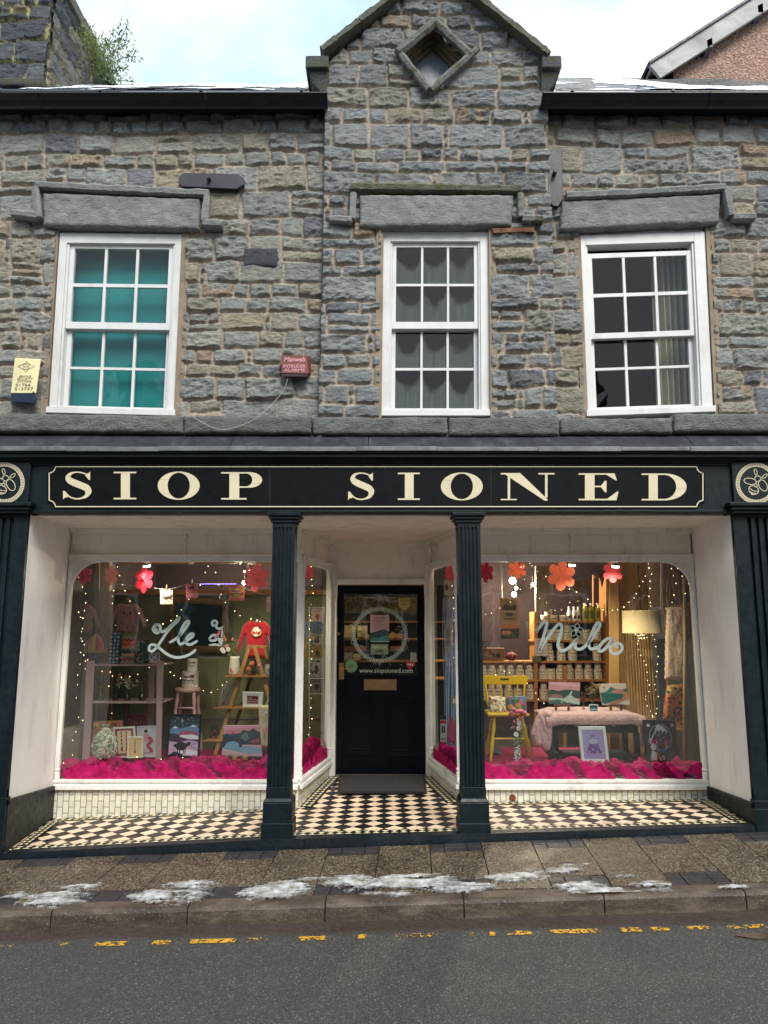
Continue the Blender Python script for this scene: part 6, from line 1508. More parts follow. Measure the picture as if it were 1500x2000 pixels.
# stool and the two big paint tins
PSTOOL = paint('stool_pink', '#e0bcc0', .45, .06, None, .1)
o = thing('stool', 'pale pink painted round stool with turned legs', 'stool', W(367, 1475, 2.3)); c = W(367, 1345, 2.3); c.z = zpy(1345, 2.3)
b = B(); b.lathe([(.13, -.03), (.138, -.022), (.14, 0), (.134, .01)], c, 28); b.mk('seat', PSTOOL, o, smooth=False)
for sx in (-1, 1):
    for sy in (-1, 1):
        b = B(); p0 = c + Vector((sx * .085, sy * .07, -.03)); p1 = Vector((c.x + sx * .145, c.y + sy * .13, ZP)); n = 16; P_ = [p0 + (p1 - p0) * k / n for k in range(n + 1)]; rr_ = [.018, .019, .022, .019, .014, .019, .021, .022, .022, .021, .019, .014, .018, .016, .014, .013, .012]; b.tube(P_, rr_, 10); b.mk('leg', PSTOOL, o, smooth=True)
for (za, e) in ((.28, .1), (.2, .11)):
    b = B(); zz3 = c.z - za; k = .085 + (.06) * (za - .03) / (c.z - ZP - .03); b.tube([(c.x - k, c.y - k * .85, zz3), (c.x + k, c.y - k * .85, zz3)], .01, 8); b.mk('stretcher', PSTOOL, o, smooth=True)
TIN = paint('tin_white', '#e2ddd8', .35, .04, None, .03); TINL = paint('tin_metal', '#b8b4ae', .3, .1, None, .05, metal=.7); INK = paint('label_ink', '#3a2a2c', .6); RED = paint('label_red', '#9c1f38', .5); TIND = paint('tin_cream', '#cfc3ae', .45, .06, None, .03)
def heart(b, cx, cz, s, rad, c):
    pts = [(16 * math.sin(t_) ** 3 / 17, (13 * math.cos(t_) - 5 * math.cos(2 * t_) - 2 * math.cos(3 * t_) - math.cos(4 * t_)) / 17) for t_ in [k * 2 * math.pi / 24 for k in range(24)]]
    P_ = []
    for x, z in pts:
        a = (cx + x * s) / rad; P_.append((c.x + rad * math.sin(a), c.y - rad * math.cos(a) - .0008, c.z + cz + z * s))
    b.face(P_)
def tin(label, c, r_, h, group, lines, mat=TIN, detail=True):
    o = thing('paint_tin', label, 'paint tin', c, group)
    b = B(); b.lathe([(r_ * .98, 0), (r_, .004), (r_, h - .004), (r_ * .98, h)], c, 28); b.mk('body', mat, o, smooth=False)
    b = B(); b.lathe([(r_ * 1.02, h), (r_ * 1.02, h + .006), (r_ * .93, h + .007), (r_ * .9, h + .003)], c, 28); b.mk('lid', TINL if not detail else mat, o)
    for (txt, w, z0, z1_, m_) in lines:
        def q(u, v): a = (u - .5) * w; return c + Vector((r_ * math.sin(a), -r_ * math.cos(a) - .0009, h * (z0 + (z1_ - z0) * v)))
        text_mesh(txt, 'lettering', m_, o, q, 1, 1, bold=.03)
    b = B(); heart(b, r_ * .55 if detail else 0, h * (.76 if detail else .2), r_ * (.26 if detail else .22), r_, c); b.mk('heart_mark', RED if detail else INK, o)
    return o
zt1 = c.z + .012; ct = W(371, 1340, 2.3); ct.z = zt1
tin('large white paint tin lettered Frenchic, standing on the pink stool', Vector((ct.x + .0, 2.3, zt1)), .09, .17, None, [('Frenchic', 1.5, .64, .84, INK), ('Chalk Wall Paint', 1.7, .42, .56, INK), ('#1', 1.7, .30, .37, INK)])
tin('small white paint tin, topmost on the pink stool', Vector((ct.x + .018, 2.3, zt1 + .178)), .056, .13, None, [('Frenchic', 1.4, .66, .84, INK), ('#2', 1.3, .34, .56, INK)])
# black framed painting of a sheep under the moon
sheep = [('r', '#2a3a44', (0, 0, 1, 1))] + [('c', '#c8d4dc', (.1 + .17 * k % .9, .86 + .1 * math.sin(k * 2.3), .012)) for k in range(12)] + [('c', '#e8e8e0', (.42, .90, .04)), ('c', '#2a3a44', (.44, .915, .035)),
    ('p', '#5f86b0', [(0, .55), (0, .66), (.18, .74), (.35, .68), (.55, .72), (.8, .78), (1, .70), (1, .5)]), ('p', '#d0dce8', [(.08, .70), (.18, .75), (.28, .70), (.18, .69)]), ('p', '#d0dce8', [(.7, .75), (.8, .79), (.92, .74), (.8, .73)]),
    ('p', '#a04a6a', [(.3, .5), (.35, .60), (.6, .64), (.95, .60), (1, .5)]), ('p', '#e0dce8', [(.3, .47), (.4, .52), (.8, .54), (1, .50), (1, .42), (.4, .42)]), ('p', '#3f2a48', [(0, .5), (.15, .56), (.35, .48), (.75, .40), (1, .38), (1, .3), (0, .3)]),
    ('p', '#c6a4c8', [(0, .36), (.3, .33), (.7, .40), (1, .36), (1, 0), (0, 0)]), ('p', '#e6e0ee', [(.3, .12), (.6, .18), (1, .12), (1, .04), (.4, .03)]), ('l', '#2a2434', [(1, .33), (.8, .30), (.75, .22), (.95, .2)], .004),
    ('c', '#17181c', (.42, .24, .2, .11)), ('p', '#17181c', [(.52, .28), (.68, .36), (.76, .33), (.72, .27), (.6, .22)]), ('c', '#17181c', (.22, .25, .06, .04))] + [('r', '#17181c', (x, .05, x + .03, .2)) for x in (.3, .37, .5, .56)] + [('p', '#17181c', [(0, 0), (.2, .1), (.5, .04), (.5, 0)])]
picture('framed_painting', 'black framed painting of a black sheep in snowy hills under a moon', 'painting', sheetq4((331, 1395), (394, 1395), (389, 1481), (325, 1478), Yb(1484)), '#0d0e12', .055, sheep, '#2a3a44', .025)
# A-frame ladder shelf
o = thing('ladder_shelf', 'wooden A-frame ladder shelf beside the left column', 'shelves', W(480, 1485, 1.8)); 
def plank(a, c, w, d, mat, name, parent):
    b = B(); a = Vector(a); c = Vector(c); dr = (c - a).normalized(); n = Vector((-dr.z, 0, dr.x)).normalized() * w / 2; b.hexa([a - n, c - n, c + n, a + n], [p + Vector((0, d, 0)) for p in (a - n, c - n, c + n, a + n)]); return b.mk(name, mat, parent, bevel=.002)
plank(W(420, 1474, 1.75), W(487, 1262, 1.95), .04, .02, OAKP, 'leg', o); plank(W(497, 1264, 1.92), W(530, 1378, 1.82), .04, .02, OAKP, 'leg', o); plank(W(455, 1430, 2.2), W(510, 1262, 2.1), .035, .02, PINED, 'leg', o); plank(W(516, 1262, 2.05), W(545, 1400, 2.2), .035, .02, OAKP, 'leg', o)
plank(W(484, 1262, 1.94), W(520, 1264, 1.94), .03, .02, OAKP, 'top_rail', o)
for (y, xa, xb, ya) in ((1320, 437, 538, 1.82), (1382, 417, 538, 1.78), (1446, 395, 538, 1.76)):
    b = B(); z = zpy(y, ya); b.slab([(W(xa, y, ya).x, ya, z - .016), (W(xb, y, ya).x, ya, z - .016), (W(xb, y, ya).x, ya + .3, z - .016), (W(xa + 12, y, ya).x, ya + .3, z - .016)], (0, 0, .016)); b.mk('shelf', OAKP, o, bevel=.002)
zA, zB, zC = zpy(1320, 1.82), zpy(1382, 1.78), zpy(1446, 1.76)
# jug of flowers on the top tier
p = W(457, 1318, 1.95); q = sheetq(446, 1285, 468, 1318, 1.93)
o = thing('flower_jug', 'cream jug with painted flowers holding pink and white daisies', 'vase of flowers', (p.x, 1.97, zA)); b = B(); c = Vector((p.x, 1.97, zA))
b.lathe([(.056, 0), (.06, .02), (.056, .1), (.05, .17), (.054, .195)], c, 24, H('#d8d2c0')); b.mk('jug', ART, o, smooth=True)
b = B(); b.tube(smooth_path([c + Vector((.05, -.01, .17)), c + Vector((.085, -.02, .15)), c + Vector((.08, -.02, .07)), c + Vector((.055, -.02, .03))], 5), .009, 8); b.mk('handle', paint('jug_blue', '#2c4250', .4), o, smooth=True)
b = B(); art(b, lambda u, v, dy=0: Vector((c.x - .05 + .08 * u, c.y - .058 + dy - .004, c.z + .02 + .1 * v)), [('c', '#c9503a', (.3, .3, .14)), ('c', '#d88a4a', (.5, .15, .1)), ('l', '#4a6a40', [(.3, .3), (.4, .8)], .003), ('c', '#c98a90', (.2, .5, .08))]); b.mk('painted_flowers', ART, o)
st_, hd = B(), B(); r = random.Random(77)
for (px, py, kind, col) in [(430, 1258, 'd', '#e6dede'), (437, 1272, 'd', '#e8e2e0'), (443, 1262, 'd', '#c99a98'), (424, 1240, 'b', '#d05a6a'), (420, 1246, 'b', '#d86a78'), (432, 1250, 'd', '#e0d8d8'), (428, 1236, 'b', '#c95a70'), (455, 1248, 'b', '#c9707a'), (446, 1268, 'd', '#e8e4e0'), (434, 1268, 'd', '#f0eaea'), (441, 1250, 'b', '#c98a8a'), (462, 1252, 'l', '#6a7a40'), (450, 1256, 'l', '#6a7a40'), (466, 1262, 'l', '#8a3030'), (458, 1262, 'l', '#73803f'), (470, 1250, 'l', '#7a5a50'), (446, 1278, 'l', '#6a7a40'), (437, 1244, 'b', '#d86a78')]:
    tip = W(px, py, 1.93 + r.uniform(-.03, .03)); st_.tube(smooth_path([c + Vector((r.uniform(-.02, .02), 0, .18)), (c + tip) / 2 + Vector((r.uniform(-.02, .02), 0, .12)), tip], 5), .0016, 4)
    if kind == 'd':
        for k in range(11):
            a = k * 2 * math.pi / 11; d = Vector((math.cos(a), -.15, math.sin(a))) * .027; s = Vector((-math.sin(a), 0, math.cos(a))) * .005; hd.face([tip, tip + d * .6 + s, tip + d, tip + d * .6 - s], H(col))
        hd.ball(tip + Vector((0, -.004, 0)), .006, 6, 4, H('#3a2a30'))
    elif kind == 'b':
        for k in range(5): hd.ball(tip + Vector((r.gauss(0, .007), r.gauss(0, .005), r.gauss(0, .007))), .009, 6, 4, H(col))
    else:
        for k in range(40):
            t_ = r.uniform(.3, 1); pp = c + Vector((0, 0, .18)) + (tip - c - Vector((0, 0, .18))) * t_ + Vector((r.gauss(0, .012), r.gauss(0, .01), r.gauss(0, .012))); d = Vector((r.uniform(-1, 1), 0, r.uniform(-.3, 1))).normalized() * .022; s = d.orthogonal().normalized() * .003; hd.face([pp, pp + d * .5 + s, pp + d, pp + d * .5 - s], H(col))
st_.mk('stem', paint('stem_green', '#4d5a35', .8), o); hd.mk('flower_head', ART, o)
# soft toy, shell print, necklace stand, small frame, jar, canvas, tote bag
o = thing('soft_toy', 'small ginger and black felt animal on the top tier of the ladder shelf', 'toy', (W(497, 1318, 1.9).x, 1.9, zA)); c = Vector((W(497, 1318, 1.9).x, 1.9, zA)); b = B()
b.ball(c + Vector((-.01, 0, .05)), .045, 12, 8, H('#17171a'), (.9, .8, 1.1)); b.ball(c + Vector((-.055, 0, .06)), .035, 10, 8, H('#b0602f')); b.ball(c + Vector((-.03, -.01, .115)), .03, 10, 8, H('#c06a35')); b.ball(c + Vector((.05, 0, .1)), .022, 8, 6, H('#c08a80')); b.ball(c + Vector((-.045, -.03, .02)), .02, 8, 6, H('#7a3018')); b.mk('body', CLOTH, o, smooth=True)
b = B(); b.ball(c + Vector((-.046, 0, .14)), .01, 6, 5, H('#a05528')); b.mk('ear', CLOTH, o); b = B(); b.ball(c + Vector((-.014, 0, .142)), .01, 6, 5, H('#a05528')); b.mk('ear', CLOTH, o)
o = thing('shell_ornament', 'pale spiral shell ornament at the right end of the top tier', 'ornament', (W(525, 1318, 1.85).x, 1.85, zA)); b = B(); c = Vector((W(526, 1318, 1.85).x, 1.85, zA + .05))
b.tube([c + Vector((math.cos(k * .4) * .045 * (1 - k / 50), -.01 * k / 50, math.sin(k * .4) * .045 * (1 - k / 50))) for k in range(48)], [.009 * (1 - k / 60) for k in range(48)], 6); b.mk('spiral', paint('shell', '#a8a098', .6), o, smooth=True)
b = B(); b.hexa([(c.x - .05, c.y, zA), (c.x + .05, c.y, zA), (c.x + .05, c.y, zA + .115), (c.x - .05, c.y, zA + .115)], [(c.x - .05, c.y + .02, zA), (c.x + .05, c.y + .02, zA), (c.x + .05, c.y + .02, zA + .115), (c.x - .05, c.y + .02, zA + .115)]); b.mk('plaque', paint('plaque', '#8d8678', .7), o, bevel=.006)
o = thing('necklace_stand', 'pale display board with a red pendant necklace', 'necklace stand', (W(442, 1380, 1.95).x, 1.95, zB)); b = B(); b.ppoly([(426, 1380), (450, 1380), (455, 1338), (436, 1336)], 1.98, .012); b.mk('board', paint('linen_board', '#8f9084', .9), o)
b = B(); b.tube([W(437, 1340, 1.965), W(436, 1355, 1.965), W(437, 1370, 1.965), W(446, 1355, 1.965), W(454, 1340, 1.965)], .0018, 5); b.mk('chain', IRON, o); b = B(); b.ball(W(436.5, 1373, 1.96), .014, 12, 8, None, (.8, .4, 1)); b.mk('pendant', paint('red_stone', '#b02030', .15), o, smooth=True)
picture('small_framed_print', 'small white deep frame with a dark red patterned print on the ladder shelf', 'framed picture', sheetq4((474, 1351), (514, 1352), (512, 1383), (474, 1382), 1.83), '#dcdcdc', .10, [('r', '#e6e4e2', (0, 0, 1, 1)), ('r', '#5a1a2c', (.14, .16, .86, .84))] + [('c', '#e8c8c8' if k % 3 else '#d88a90', (.2 + .1 * (k % 7), .24 + .14 * (k // 7), .03, .04)) for k in range(24)], '#e6e4e2', .03)
o = thing('sweet_jar', 'small glass jar of pink sweets with a metal clip lid', 'jar', (W(418, 1446, 1.9).x, 1.9, zC)); c = Vector((W(418, 1446, 1.9).x, 1.9, zC)); b = B(); b.lathe([(.042, 0), (.045, .01), (.045, .09), (.036, .105)], c, 20); b.mk('jar_glass', VC, o, smooth=True)
b = B(); r = random.Random(9)
for k in range(90): b.ball(c + Vector((r.uniform(-.028, .028), r.uniform(-.028, .028), .012 + .07 * r.random())), .008, 5, 4, H(r.choice(['#a02848', '#c9607a', '#e0a0a8', '#7a1a38'])))
b.mk('sweets', ART, o); b = B(); b.lathe([(.04, .105), (.042, .108), (.042, .118), (.036, .124)], c, 20); b.mk('lid', VC, o)
r = random.Random(31)
bridge = [('r', '#d9a0b0', (0, 0, 1, 1)), ('p', '#c98a9c', [(0, .85), (1, .97), (1, .85), (0, .7)]), ('c', '#c0506a', (.26, .73, .05, .06)), ('p', '#3c4a50', [(0, .70), (.1, .75), (.2, .72), (.3, .74), (.45, .76), (.55, .86), (.62, .84), (.7, .82), (.82, .92), (.9, .84), (1, .80), (1, .4), (0, .4)]), ('p', '#5d7a72', [(.45, .62), (.55, .76), (.64, .8), (.7, .62), (.6, .5)]), ('p', '#2a3c44', [(.7, .5), (.85, .7), (1, .64), (1, .45)]), ('p', '#a04a5a', [(.7, .48), (.8, .56), (.95, .62), (1, .5), (.85, .44)]),
          ('p', '#2c3c48', [(0, .68), (.12, .70), (.35, .62), (.55, .52), (.75, .47), (.75, .42), (.52, .44), (.5, .30), (.44, .30), (.42, .46), (.3, .52), (.12, .48), (.05, .30), (0, .30)]), ('p', '#7fa7c4', [(.05, .30), (.12, .46), (.3, .51), (.42, .44), (.44, .30), (.5, .32), (.6, .36), (1, .30), (1, .12), (.6, .1), (.3, .18), (0, .26)]), ('p', '#c9a0b0', [(0, .26), (.3, .20), (.6, .10), (1, .14), (1, .04), (0, .06)]), ('r', '#4a525a', (0, 0, 1, .05)),
          ('c', '#9aa6b4', (.55, .2, .06, .06)), ('c', '#9aa6b4', (.68, .18, .05, .05))] + [('c', '#d8c4cc', (.05 + .06 * k, .22 - .012 * k, .02, .018)) for k in range(10)]
picture('canvas_painting', 'unframed canvas of a stone bridge, blue river and pink sky', 'painting', sheetq4((437, 1417), (507, 1417), (512, 1480), (433, 1478), Yb(1486)), '#000000', 0, bridge, '#d9a0b0', .035)
o = thing('canvas_block', 'three little wooden feet under the canvas of the bridge', 'stand', W(470, 1484, Yb(1486)))
for px in (438, 458, 478): b = B(); b.pbox(px - 5, 1478, px + 5, 1485, Yb(1488), .05); b.mk('foot', OAKP, o, bevel=.002)
o = thing('tote_bag', 'cream canvas tote bag with embroidered pink flower, half behind the column', 'bag', W(525, 1460, 1.6)); cloth('bag', [(506, 1377), (540, 1377), (540, 1459), (506, 1460)], 1.55, .015, CLOTH, o, flat('#c3b394'), .005, 12)
motif(o, 519, 1420, 1.525, [('l', '#4a6a4a', [(.5, .05), (.45, .3), (.55, .5)], .003), ('c', '#d88a8a', (.5, .42, .26, .07)), ('c', '#c96a70', (.55, .43, .1, .035)), ('l', '#4a6a4a', [(.3, .3), (.6, .22), (.2, .24)], .003), ('l', '#5a7060', [(.45, .62), (.5, .78), (.6, .92), (.5, .8), (.25, .9)], .003), ('c', '#cfd0d8', (.5, .9, .12, .035)), ('c', '#cfd0d8', (.3, .84, .1, .03)), ('c', '#cfd0d8', (.75, .82, .1, .03))], 26, 72)
b = B(); b.tube(smooth_path([W(520, 1378, 1.56), W(527, 1360, 1.56), W(536, 1345, 1.56), W(545, 1378, 1.56)], 5), .006, 6); b.mk('handle', paint('webbing', '#c3b394', .9), o)
# ---- crumpled pink tissue along both windows
TIS, n_, l_, p_ = nmat('pink_tissue'); t = N(TIS); v = t.pos(); f_ = t.noise(v, 14, 4, .6)
l_.new(t.ramp(f_, [(.3, H('#7a0436')), (.5, H('#a00a50')), (.74, H('#bc1c66'))]), p_.inputs['Base Color']); p_.inputs['Roughness'].default_value = .7; p_.inputs['Specular IOR Level'].default_value = .2
l_.new(t.bump(t.noise(t.scale(v, (1, 1, 1.6)), 14, 3, .55, 1.6), .45, .02), p_.inputs['Normal'])
p_.inputs['Emission Strength'].default_value = 0
def tissue(x0, x1, y0f, label, seed, h=.17, dep=.16):
    """x0..x1 along the sill; y0f(x) = front edge"""
    L = x1 - x0; ns, nt = int(L / .0055), 64; S, T = np.meshgrid(np.linspace(0, 1, ns), np.linspace(0, 1, nt)); X = x0 + L * S
    a = np.pi * T; hgt = h * (.72 + .55 * (fbm(X, X * 0, seed, 3.2, 3) - .35)); front = np.vectorize(y0f)(X[0])[None, :] * np.ones_like(S)
    yy = front + dep * (1 - np.cos(a)) / 2; zz3 = ZP - .012 + hgt * np.sin(a) ** .8
    n1 = 1 - np.abs(2 * fbm(X * 1.0 + .35 * T, T * .30 + .3 * X, seed + 2, 6, 3, .5) - 1); n2 = 1 - np.abs(2 * fbm(X * .6 - .45 * T, T * .4 + .5 * X, seed + 4, 9, 2, .4) - 1)
    dsp = (.12 * (n1 - .6) + .06 * (n2 - .6)); e = np.sin(np.pi * np.clip(T, .02, .98)) ** .3
    P = np.stack([X + .05 * (fbm(X, T, seed + 6, 8, 3) - .5), np.maximum(yy - np.cos(a) * dsp * e * -1 * -1, front - .002), zz3 + np.sin(a) * dsp * e * 1.2], -1)
    P[..., 1] = np.maximum(yy - dsp * np.cos(a) * 1.3, front)
    o = grid_mesh('pink_tissue', P, np.ones((nt - 1, ns - 1), bool), TIS, None, None, True); tag(o, label, 'tissue paper', 'crumpled tissue along the window sills')
tissue(-3.0, -.81, lambda x: YWN + .012, 'crumpled magenta tissue along the sill of the left window', 3)
tissue(.73, 2.95, lambda x: YWN + .012, 'crumpled magenta tissue along the sill of the right window', 9, .165)
def side_tissue(P0, P1, label, seed, h=.2):
    A, E = Vector((*P0, 0)), Vector((*P1, 0)); d = (E - A); L = d.length; d.normalize(); nn = Vector((-d.y, d.x, 0)); nn = nn if nn.x * (-1 if P0[0] < 0 else 1) > 0 else -nn
    ns, nt = int(L / .008), 40; S, T = np.meshgrid(np.linspace(0, 1, ns), np.linspace(0, 1, nt)); a = np.pi * T
    n1 = 1 - np.abs(2 * fbm(S * L + .3 * T, T * .4 + .2 * S, seed, 10, 5, .6) - 1); dsp = .09 * (n1 - .6); o_ = .02 + .14 * (1 - np.cos(a)) / 2 + np.maximum(-dsp * np.cos(a), -.008)
    hgt = h * (.6 + .7 * (fbm(S * L, S * 0, seed + 1, 4, 3)))
    z = ZP + hgt * np.sin(a) ** .8 + dsp * np.sin(a)
    P = np.stack([A.x + d.x * S * L + nn.x * o_, A.y + d.y * S * L + nn.y * o_, z], -1)
    o = grid_mesh('pink_tissue', P, np.ones((nt - 1, ns - 1), bool), TIS, None, None, True); tag(o, label, 'tissue paper', 'crumpled tissue along the window sills')
side_tissue((XL1, YWN + .02), (DX0, YD - .1), 'crumpled magenta tissue inside the narrow pane left of the door', 21); side_tissue((XR0, YWN + .02), (DX1, YD - .1), 'crumpled magenta tissue inside the narrow pane right of the door', 22, .17)
# ------------------------------------------------------------------ right window: tins on the wall shelves
YT = 3.35
def zs(y): return zpy(y, YT)
o = thing('wall_shelving', 'dark pine shelving across the shop behind the yellow chair and grey table', 'shelves', (W(1060, 1370, YT).x, YT + .1, 0))
for (y, xa, xb) in ((1213, 1048, 1188), (1250, 1040, 1186), (1291, 935, 1186), (1327, 935, 1190), (1366, 935, 1190)):
    b = B(); z = zs(y); b.box(W(xa, y, YT).x, W(xb, y, YT).x, YT - .02, YT + .26, z - .025, z); b.mk('shelf', PINE if y > 1213 else PINE, o, bevel=.003)
for (px, y0) in ((1047, 1195), (1187, 1120), (1104, 1300)):
    b = B(); b.pbox(px - 3.5, y0, px + 3.5, 1500, YT - .03, .3); b.mk('upright', PINE, o, bevel=.003)
b = B(); b.box(W(1040, 1300, YT).x, W(1192, 1300, YT).x, YT + .27, YT + .29, 0, zs(1213)); b.mk('back_panel', DARK, o)
rt = .054
def zrow(y): return zs(y) + .0
tinA = None; tinS = None
rows = {'second': (1250, [(1076, 1), (1092, 1), (1108, 2), (1145, 1), (1166, 1)]), 'third': (1291, [(1073, 2), (1096, 2), (1118, 2), (1166, 2)]),
        'fourth': (1327, [(944, 2), (961, 2), (979, 2), (997, 2), (1015, 2), (1034, 2), (1060, 2), (1076, 1), (1094, 2), (1112, 2), (1131, 2), (1149, 2), (1168, 2)]),
        'lowest': (1366, [(943, 2), (960, 2), (974, 2), (993, 2), (1011, 1), (1036, 2), (1062, 2)])}
first = None
for rn, (y, lst) in rows.items():
    for k, (px, nst) in enumerate(lst):
        X_ = W(px, y - 10, YT + .07).x; z = zrow(y) + .001
        lb_ = f'cream paint tin with a printed label on the {rn} shelf behind the right window'
        if first is None:
            first = tin(lb_, Vector((X_, YT + .07, z)), rt, .125, 'paint tins on the wall shelves', [('Frenchic', 1.4, .66, .84, INK), ('#2', 1.3, .36, .52, INK)], TIND, False)
            small = tin(lb_.replace('cream paint tin', 'small cream paint tin'), Vector((X_, YT + .07, z + .133)), .04, .085, 'small paint tins stacked on larger ones', [('Frenchic', 1.4, .55, .8, INK)], TIND, False)
            if nst < 2: small.location = (W(1108, y - 10, YT + .07).x, YT + .07, z + .133)
            used_small = (1108,) if nst < 2 else (px,)
        else:
            copy_tree(first, (X_, YT + .07, z), lb_, rz=rnd.uniform(-.3, .3))
            if nst == 2 and not (rn == 'second' and px in used_small): copy_tree(small, (X_, YT + .07, z + .133), lb_.replace('cream paint tin', 'small cream paint tin'), rz=rnd.uniform(-.3, .3))
# small pots, bottles on the top shelf
for k, (px, zz4) in enumerate(((1064, 0), (1081, 0), (1101, 0), (1071, .075))):
    c = Vector((W(px, 1205, YT + .07).x, YT + .07, zs(1213) + zz4 + .001)); o = thing('paint_pot', ['low white pot at the left end of the top shelf', 'low white pot second on the top shelf', 'low white pot third on the top shelf', 'low white pot stacked on two others on the top shelf'][k], 'pot', c)
    b = B(); b.lathe([(.046, 0), (.05, .005), (.05, .055), (.046, .06)], c, 20); b.mk('pot', TIND, o); b = B(); b.lathe([(.052, .055), (.052, .07), (.048, .072)], c, 20); b.mk('lid', TIN, o); text_mesh('Frenchic', 'lettering', INK, o, lambda u, v: c + Vector((.05 * math.sin((u - .5) * 1.3), -.05 * math.cos((u - .5) * 1.3) - .001, .02 + .02 * v)), 1, 1, bold=.03)
BOT = None
for k, px in enumerate((1112, 1121, 1130)):
    c = Vector((W(px, 1205, YT + .07).x, YT + .07 - .02 * (k % 2), zs(1213) + .001)); lb_ = ['white plastic bottle left of two others on the top shelf', 'white plastic bottle between two others on the top shelf', 'white plastic bottle next to the yellow bottles'][k]
    if BOT is None:
        BOT = thing('spray_bottle', lb_, 'bottle', c, 'white bottles on the top shelf'); b = B(); b.lathe([(.026, 0), (.029, .005), (.029, .1), (.02, .135), (.012, .145), (.012, .155)], c, 16); b.mk('bottle', TIN, BOT, smooth=True); b = B(); b.lathe([(.014, .155), (.014, .18), (.01, .182)], c, 12); b.mk('cap', TIN, BOT); b = B(); b.box(c.x - .016, c.x + .016, c.y - .031, c.y - .029, c.z + .03, c.z + .07); b.mk('label', INK, BOT)
    else: copy_tree(BOT, c, lb_)
YB_ = paint('yellow_liquid', '#b8b818', .25, .1, None, 0); BOT = None
for k, px in enumerate((1143, 1155, 1168)):
    c = Vector((W(px, 1205, YT + .07).x, YT + .07, zs(1213) + .001)); lb_ = ['yellow bottle next to the white bottles on the top shelf', 'yellow bottle between two others on the top shelf', 'yellow bottle nearest the curtain on the top shelf'][k]
    if BOT is None:
        BOT = thing('soap_bottle', lb_, 'bottle', c, 'yellow bottles on the top shelf'); b = B(); b.lathe([(.033, 0), (.036, .006), (.036, .15), (.03, .17), (.014, .185), (.014, .195)], c, 18, sq=.8); b.mk('bottle', YB_, BOT, smooth=True); b = B(); b.lathe([(.017, .195), (.017, .225), (.013, .227)], c, 12); b.mk('cap', TIN, BOT)
        b = B(); b.box(c.x - .024, c.x + .024, c.y - .036, c.y - .033, c.z + .03, c.z + .13); lbl = b.mk('label', paint('label_olive', '#8d8d2a', .6), BOT); text_mesh('#5', 'lettering', INK, lbl, lambda u, v: Vector((c.x - .02 + .04 * u, c.y - .037, c.z + .035 + .085 * v)), 1, 1)
    else: copy_tree(BOT, c, lb_)
# price notices on the shelving
for k, (x0, y0, x1, y1, lb_, col) in enumerate(((1045, 1247, 1069, 1281, 'white printed notice hanging from the second shelf', '#b8aca0'), (1114, 1247, 1147, 1258, 'cream paper strip pinned under the second shelf', '#a8987c'), (1040, 1282, 1057, 1294, 'small grey-green label on the third shelf edge', '#4f4c3c'), (942, 1249, 951, 1267, 'tiny photo card behind the right column', '#8a8078'))):
    q = sheetq(x0, y0, x1, y1, YT - .05); o = thing('paper_notice', lb_, 'notice', q(.5, 0)); b = B(); qbox(b, q, 0, 1, 0, 1, 0, .002, H(col)); 
    if k == 0: art(b, q, [('r', '#5a4a44', (.15, .86 - .09 * j, .85 - .2 * (j % 2), .89 - .09 * j)) for j in range(9)])
    if k == 3: art(b, q, [('r', '#3a3430', (.1 + .45 * (j % 2), .1 + .28 * (j // 2), .5 + .4 * (j % 2), .32 + .28 * (j // 2))) for j in range(6)])
    b.mk('sheet', ART, o)
# wall pictures on the plum wall
picture('framed_print', 'gilt framed print of boats on the plum wall behind the right window', 'framed picture', sheetq4((976, 1168), (1012, 1169), (1013, 1216), (978, 1216), 3.3), '#8a6a38', .12, [('r', '#7a684a', (0, 0, 1, 1)), ('p', '#26262a', [(0, .6), (.2, .8), (.6, .7), (1, .8), (1, .5), (0, .5)]), ('c', '#2a2e34', (.5, .3, .3, .1)), ('p', '#a0886a', [(0, .5), (1, .45), (1, .38), (0, .42)]), ('r', '#2c2c30', (.1, .05, .9, .12))], '#7a684a', .02)
picture('unframed_print', 'dark print with an orange sky under the gilt framed one', 'print', sheetq4((978, 1219), (1014, 1218), (1014, 1247), (978, 1248), 3.3), '#000000', 0, [('r', '#1c2420', (0, 0, 1, 1)), ('r', '#9c5a3c', (0, .68, 1, 1)), ('c', '#a86048', (.3, .42, .28, .14))] + [('c', '#4a6a38', (.2 + .05 * k, .25 + .1 * math.sin(k), .04)) for k in range(12)], '#1c2420', .006)
# boxes and a red cracker on the low shelf left
b = B(); o = thing('cardboard_box', 'brown cardboard box beside the red pouch on the left shelf', 'box', (W(967, 1288, YT).x, YT, zs(1291))); b.box(W(948, 1288, YT).x, W(987, 1288, YT).x, YT + .02, YT + .2, zs(1291) + .001, zs(1266)); b.mk('carton', paint('cardboard', '#6a4a2c', .8, .1), o, bevel=.003); b = B(); b.box(W(962, 1288, YT).x, W(978, 1288, YT).x, YT + .017, YT + .0195, zs(1284), zs(1277)); b.mk('hand_hole', DARK, o)
o = thing('red_pouch', 'dark red round pouch with a gold ribbon on the left shelf', 'pouch', (W(1001, 1288, YT).x, YT, zs(1291))); c = Vector((W(1001, 1288, YT).x, YT + .06, zs(1291) + .055)); b = B(); b.ball(c, .078, 20, 12, None, (1, .6, .68)); b.mk('pouch', paint('crimson_velvet', '#5a0a18', .7), o, smooth=True); b = B(); b.tube([c + Vector((.0 + .01 * math.sin(a), -.05 * math.cos(a), .056 * math.sin(a))) for a in [k * math.pi / 6 for k in range(13)]], .005, 6); b.mk('ribbon', GILT, o)
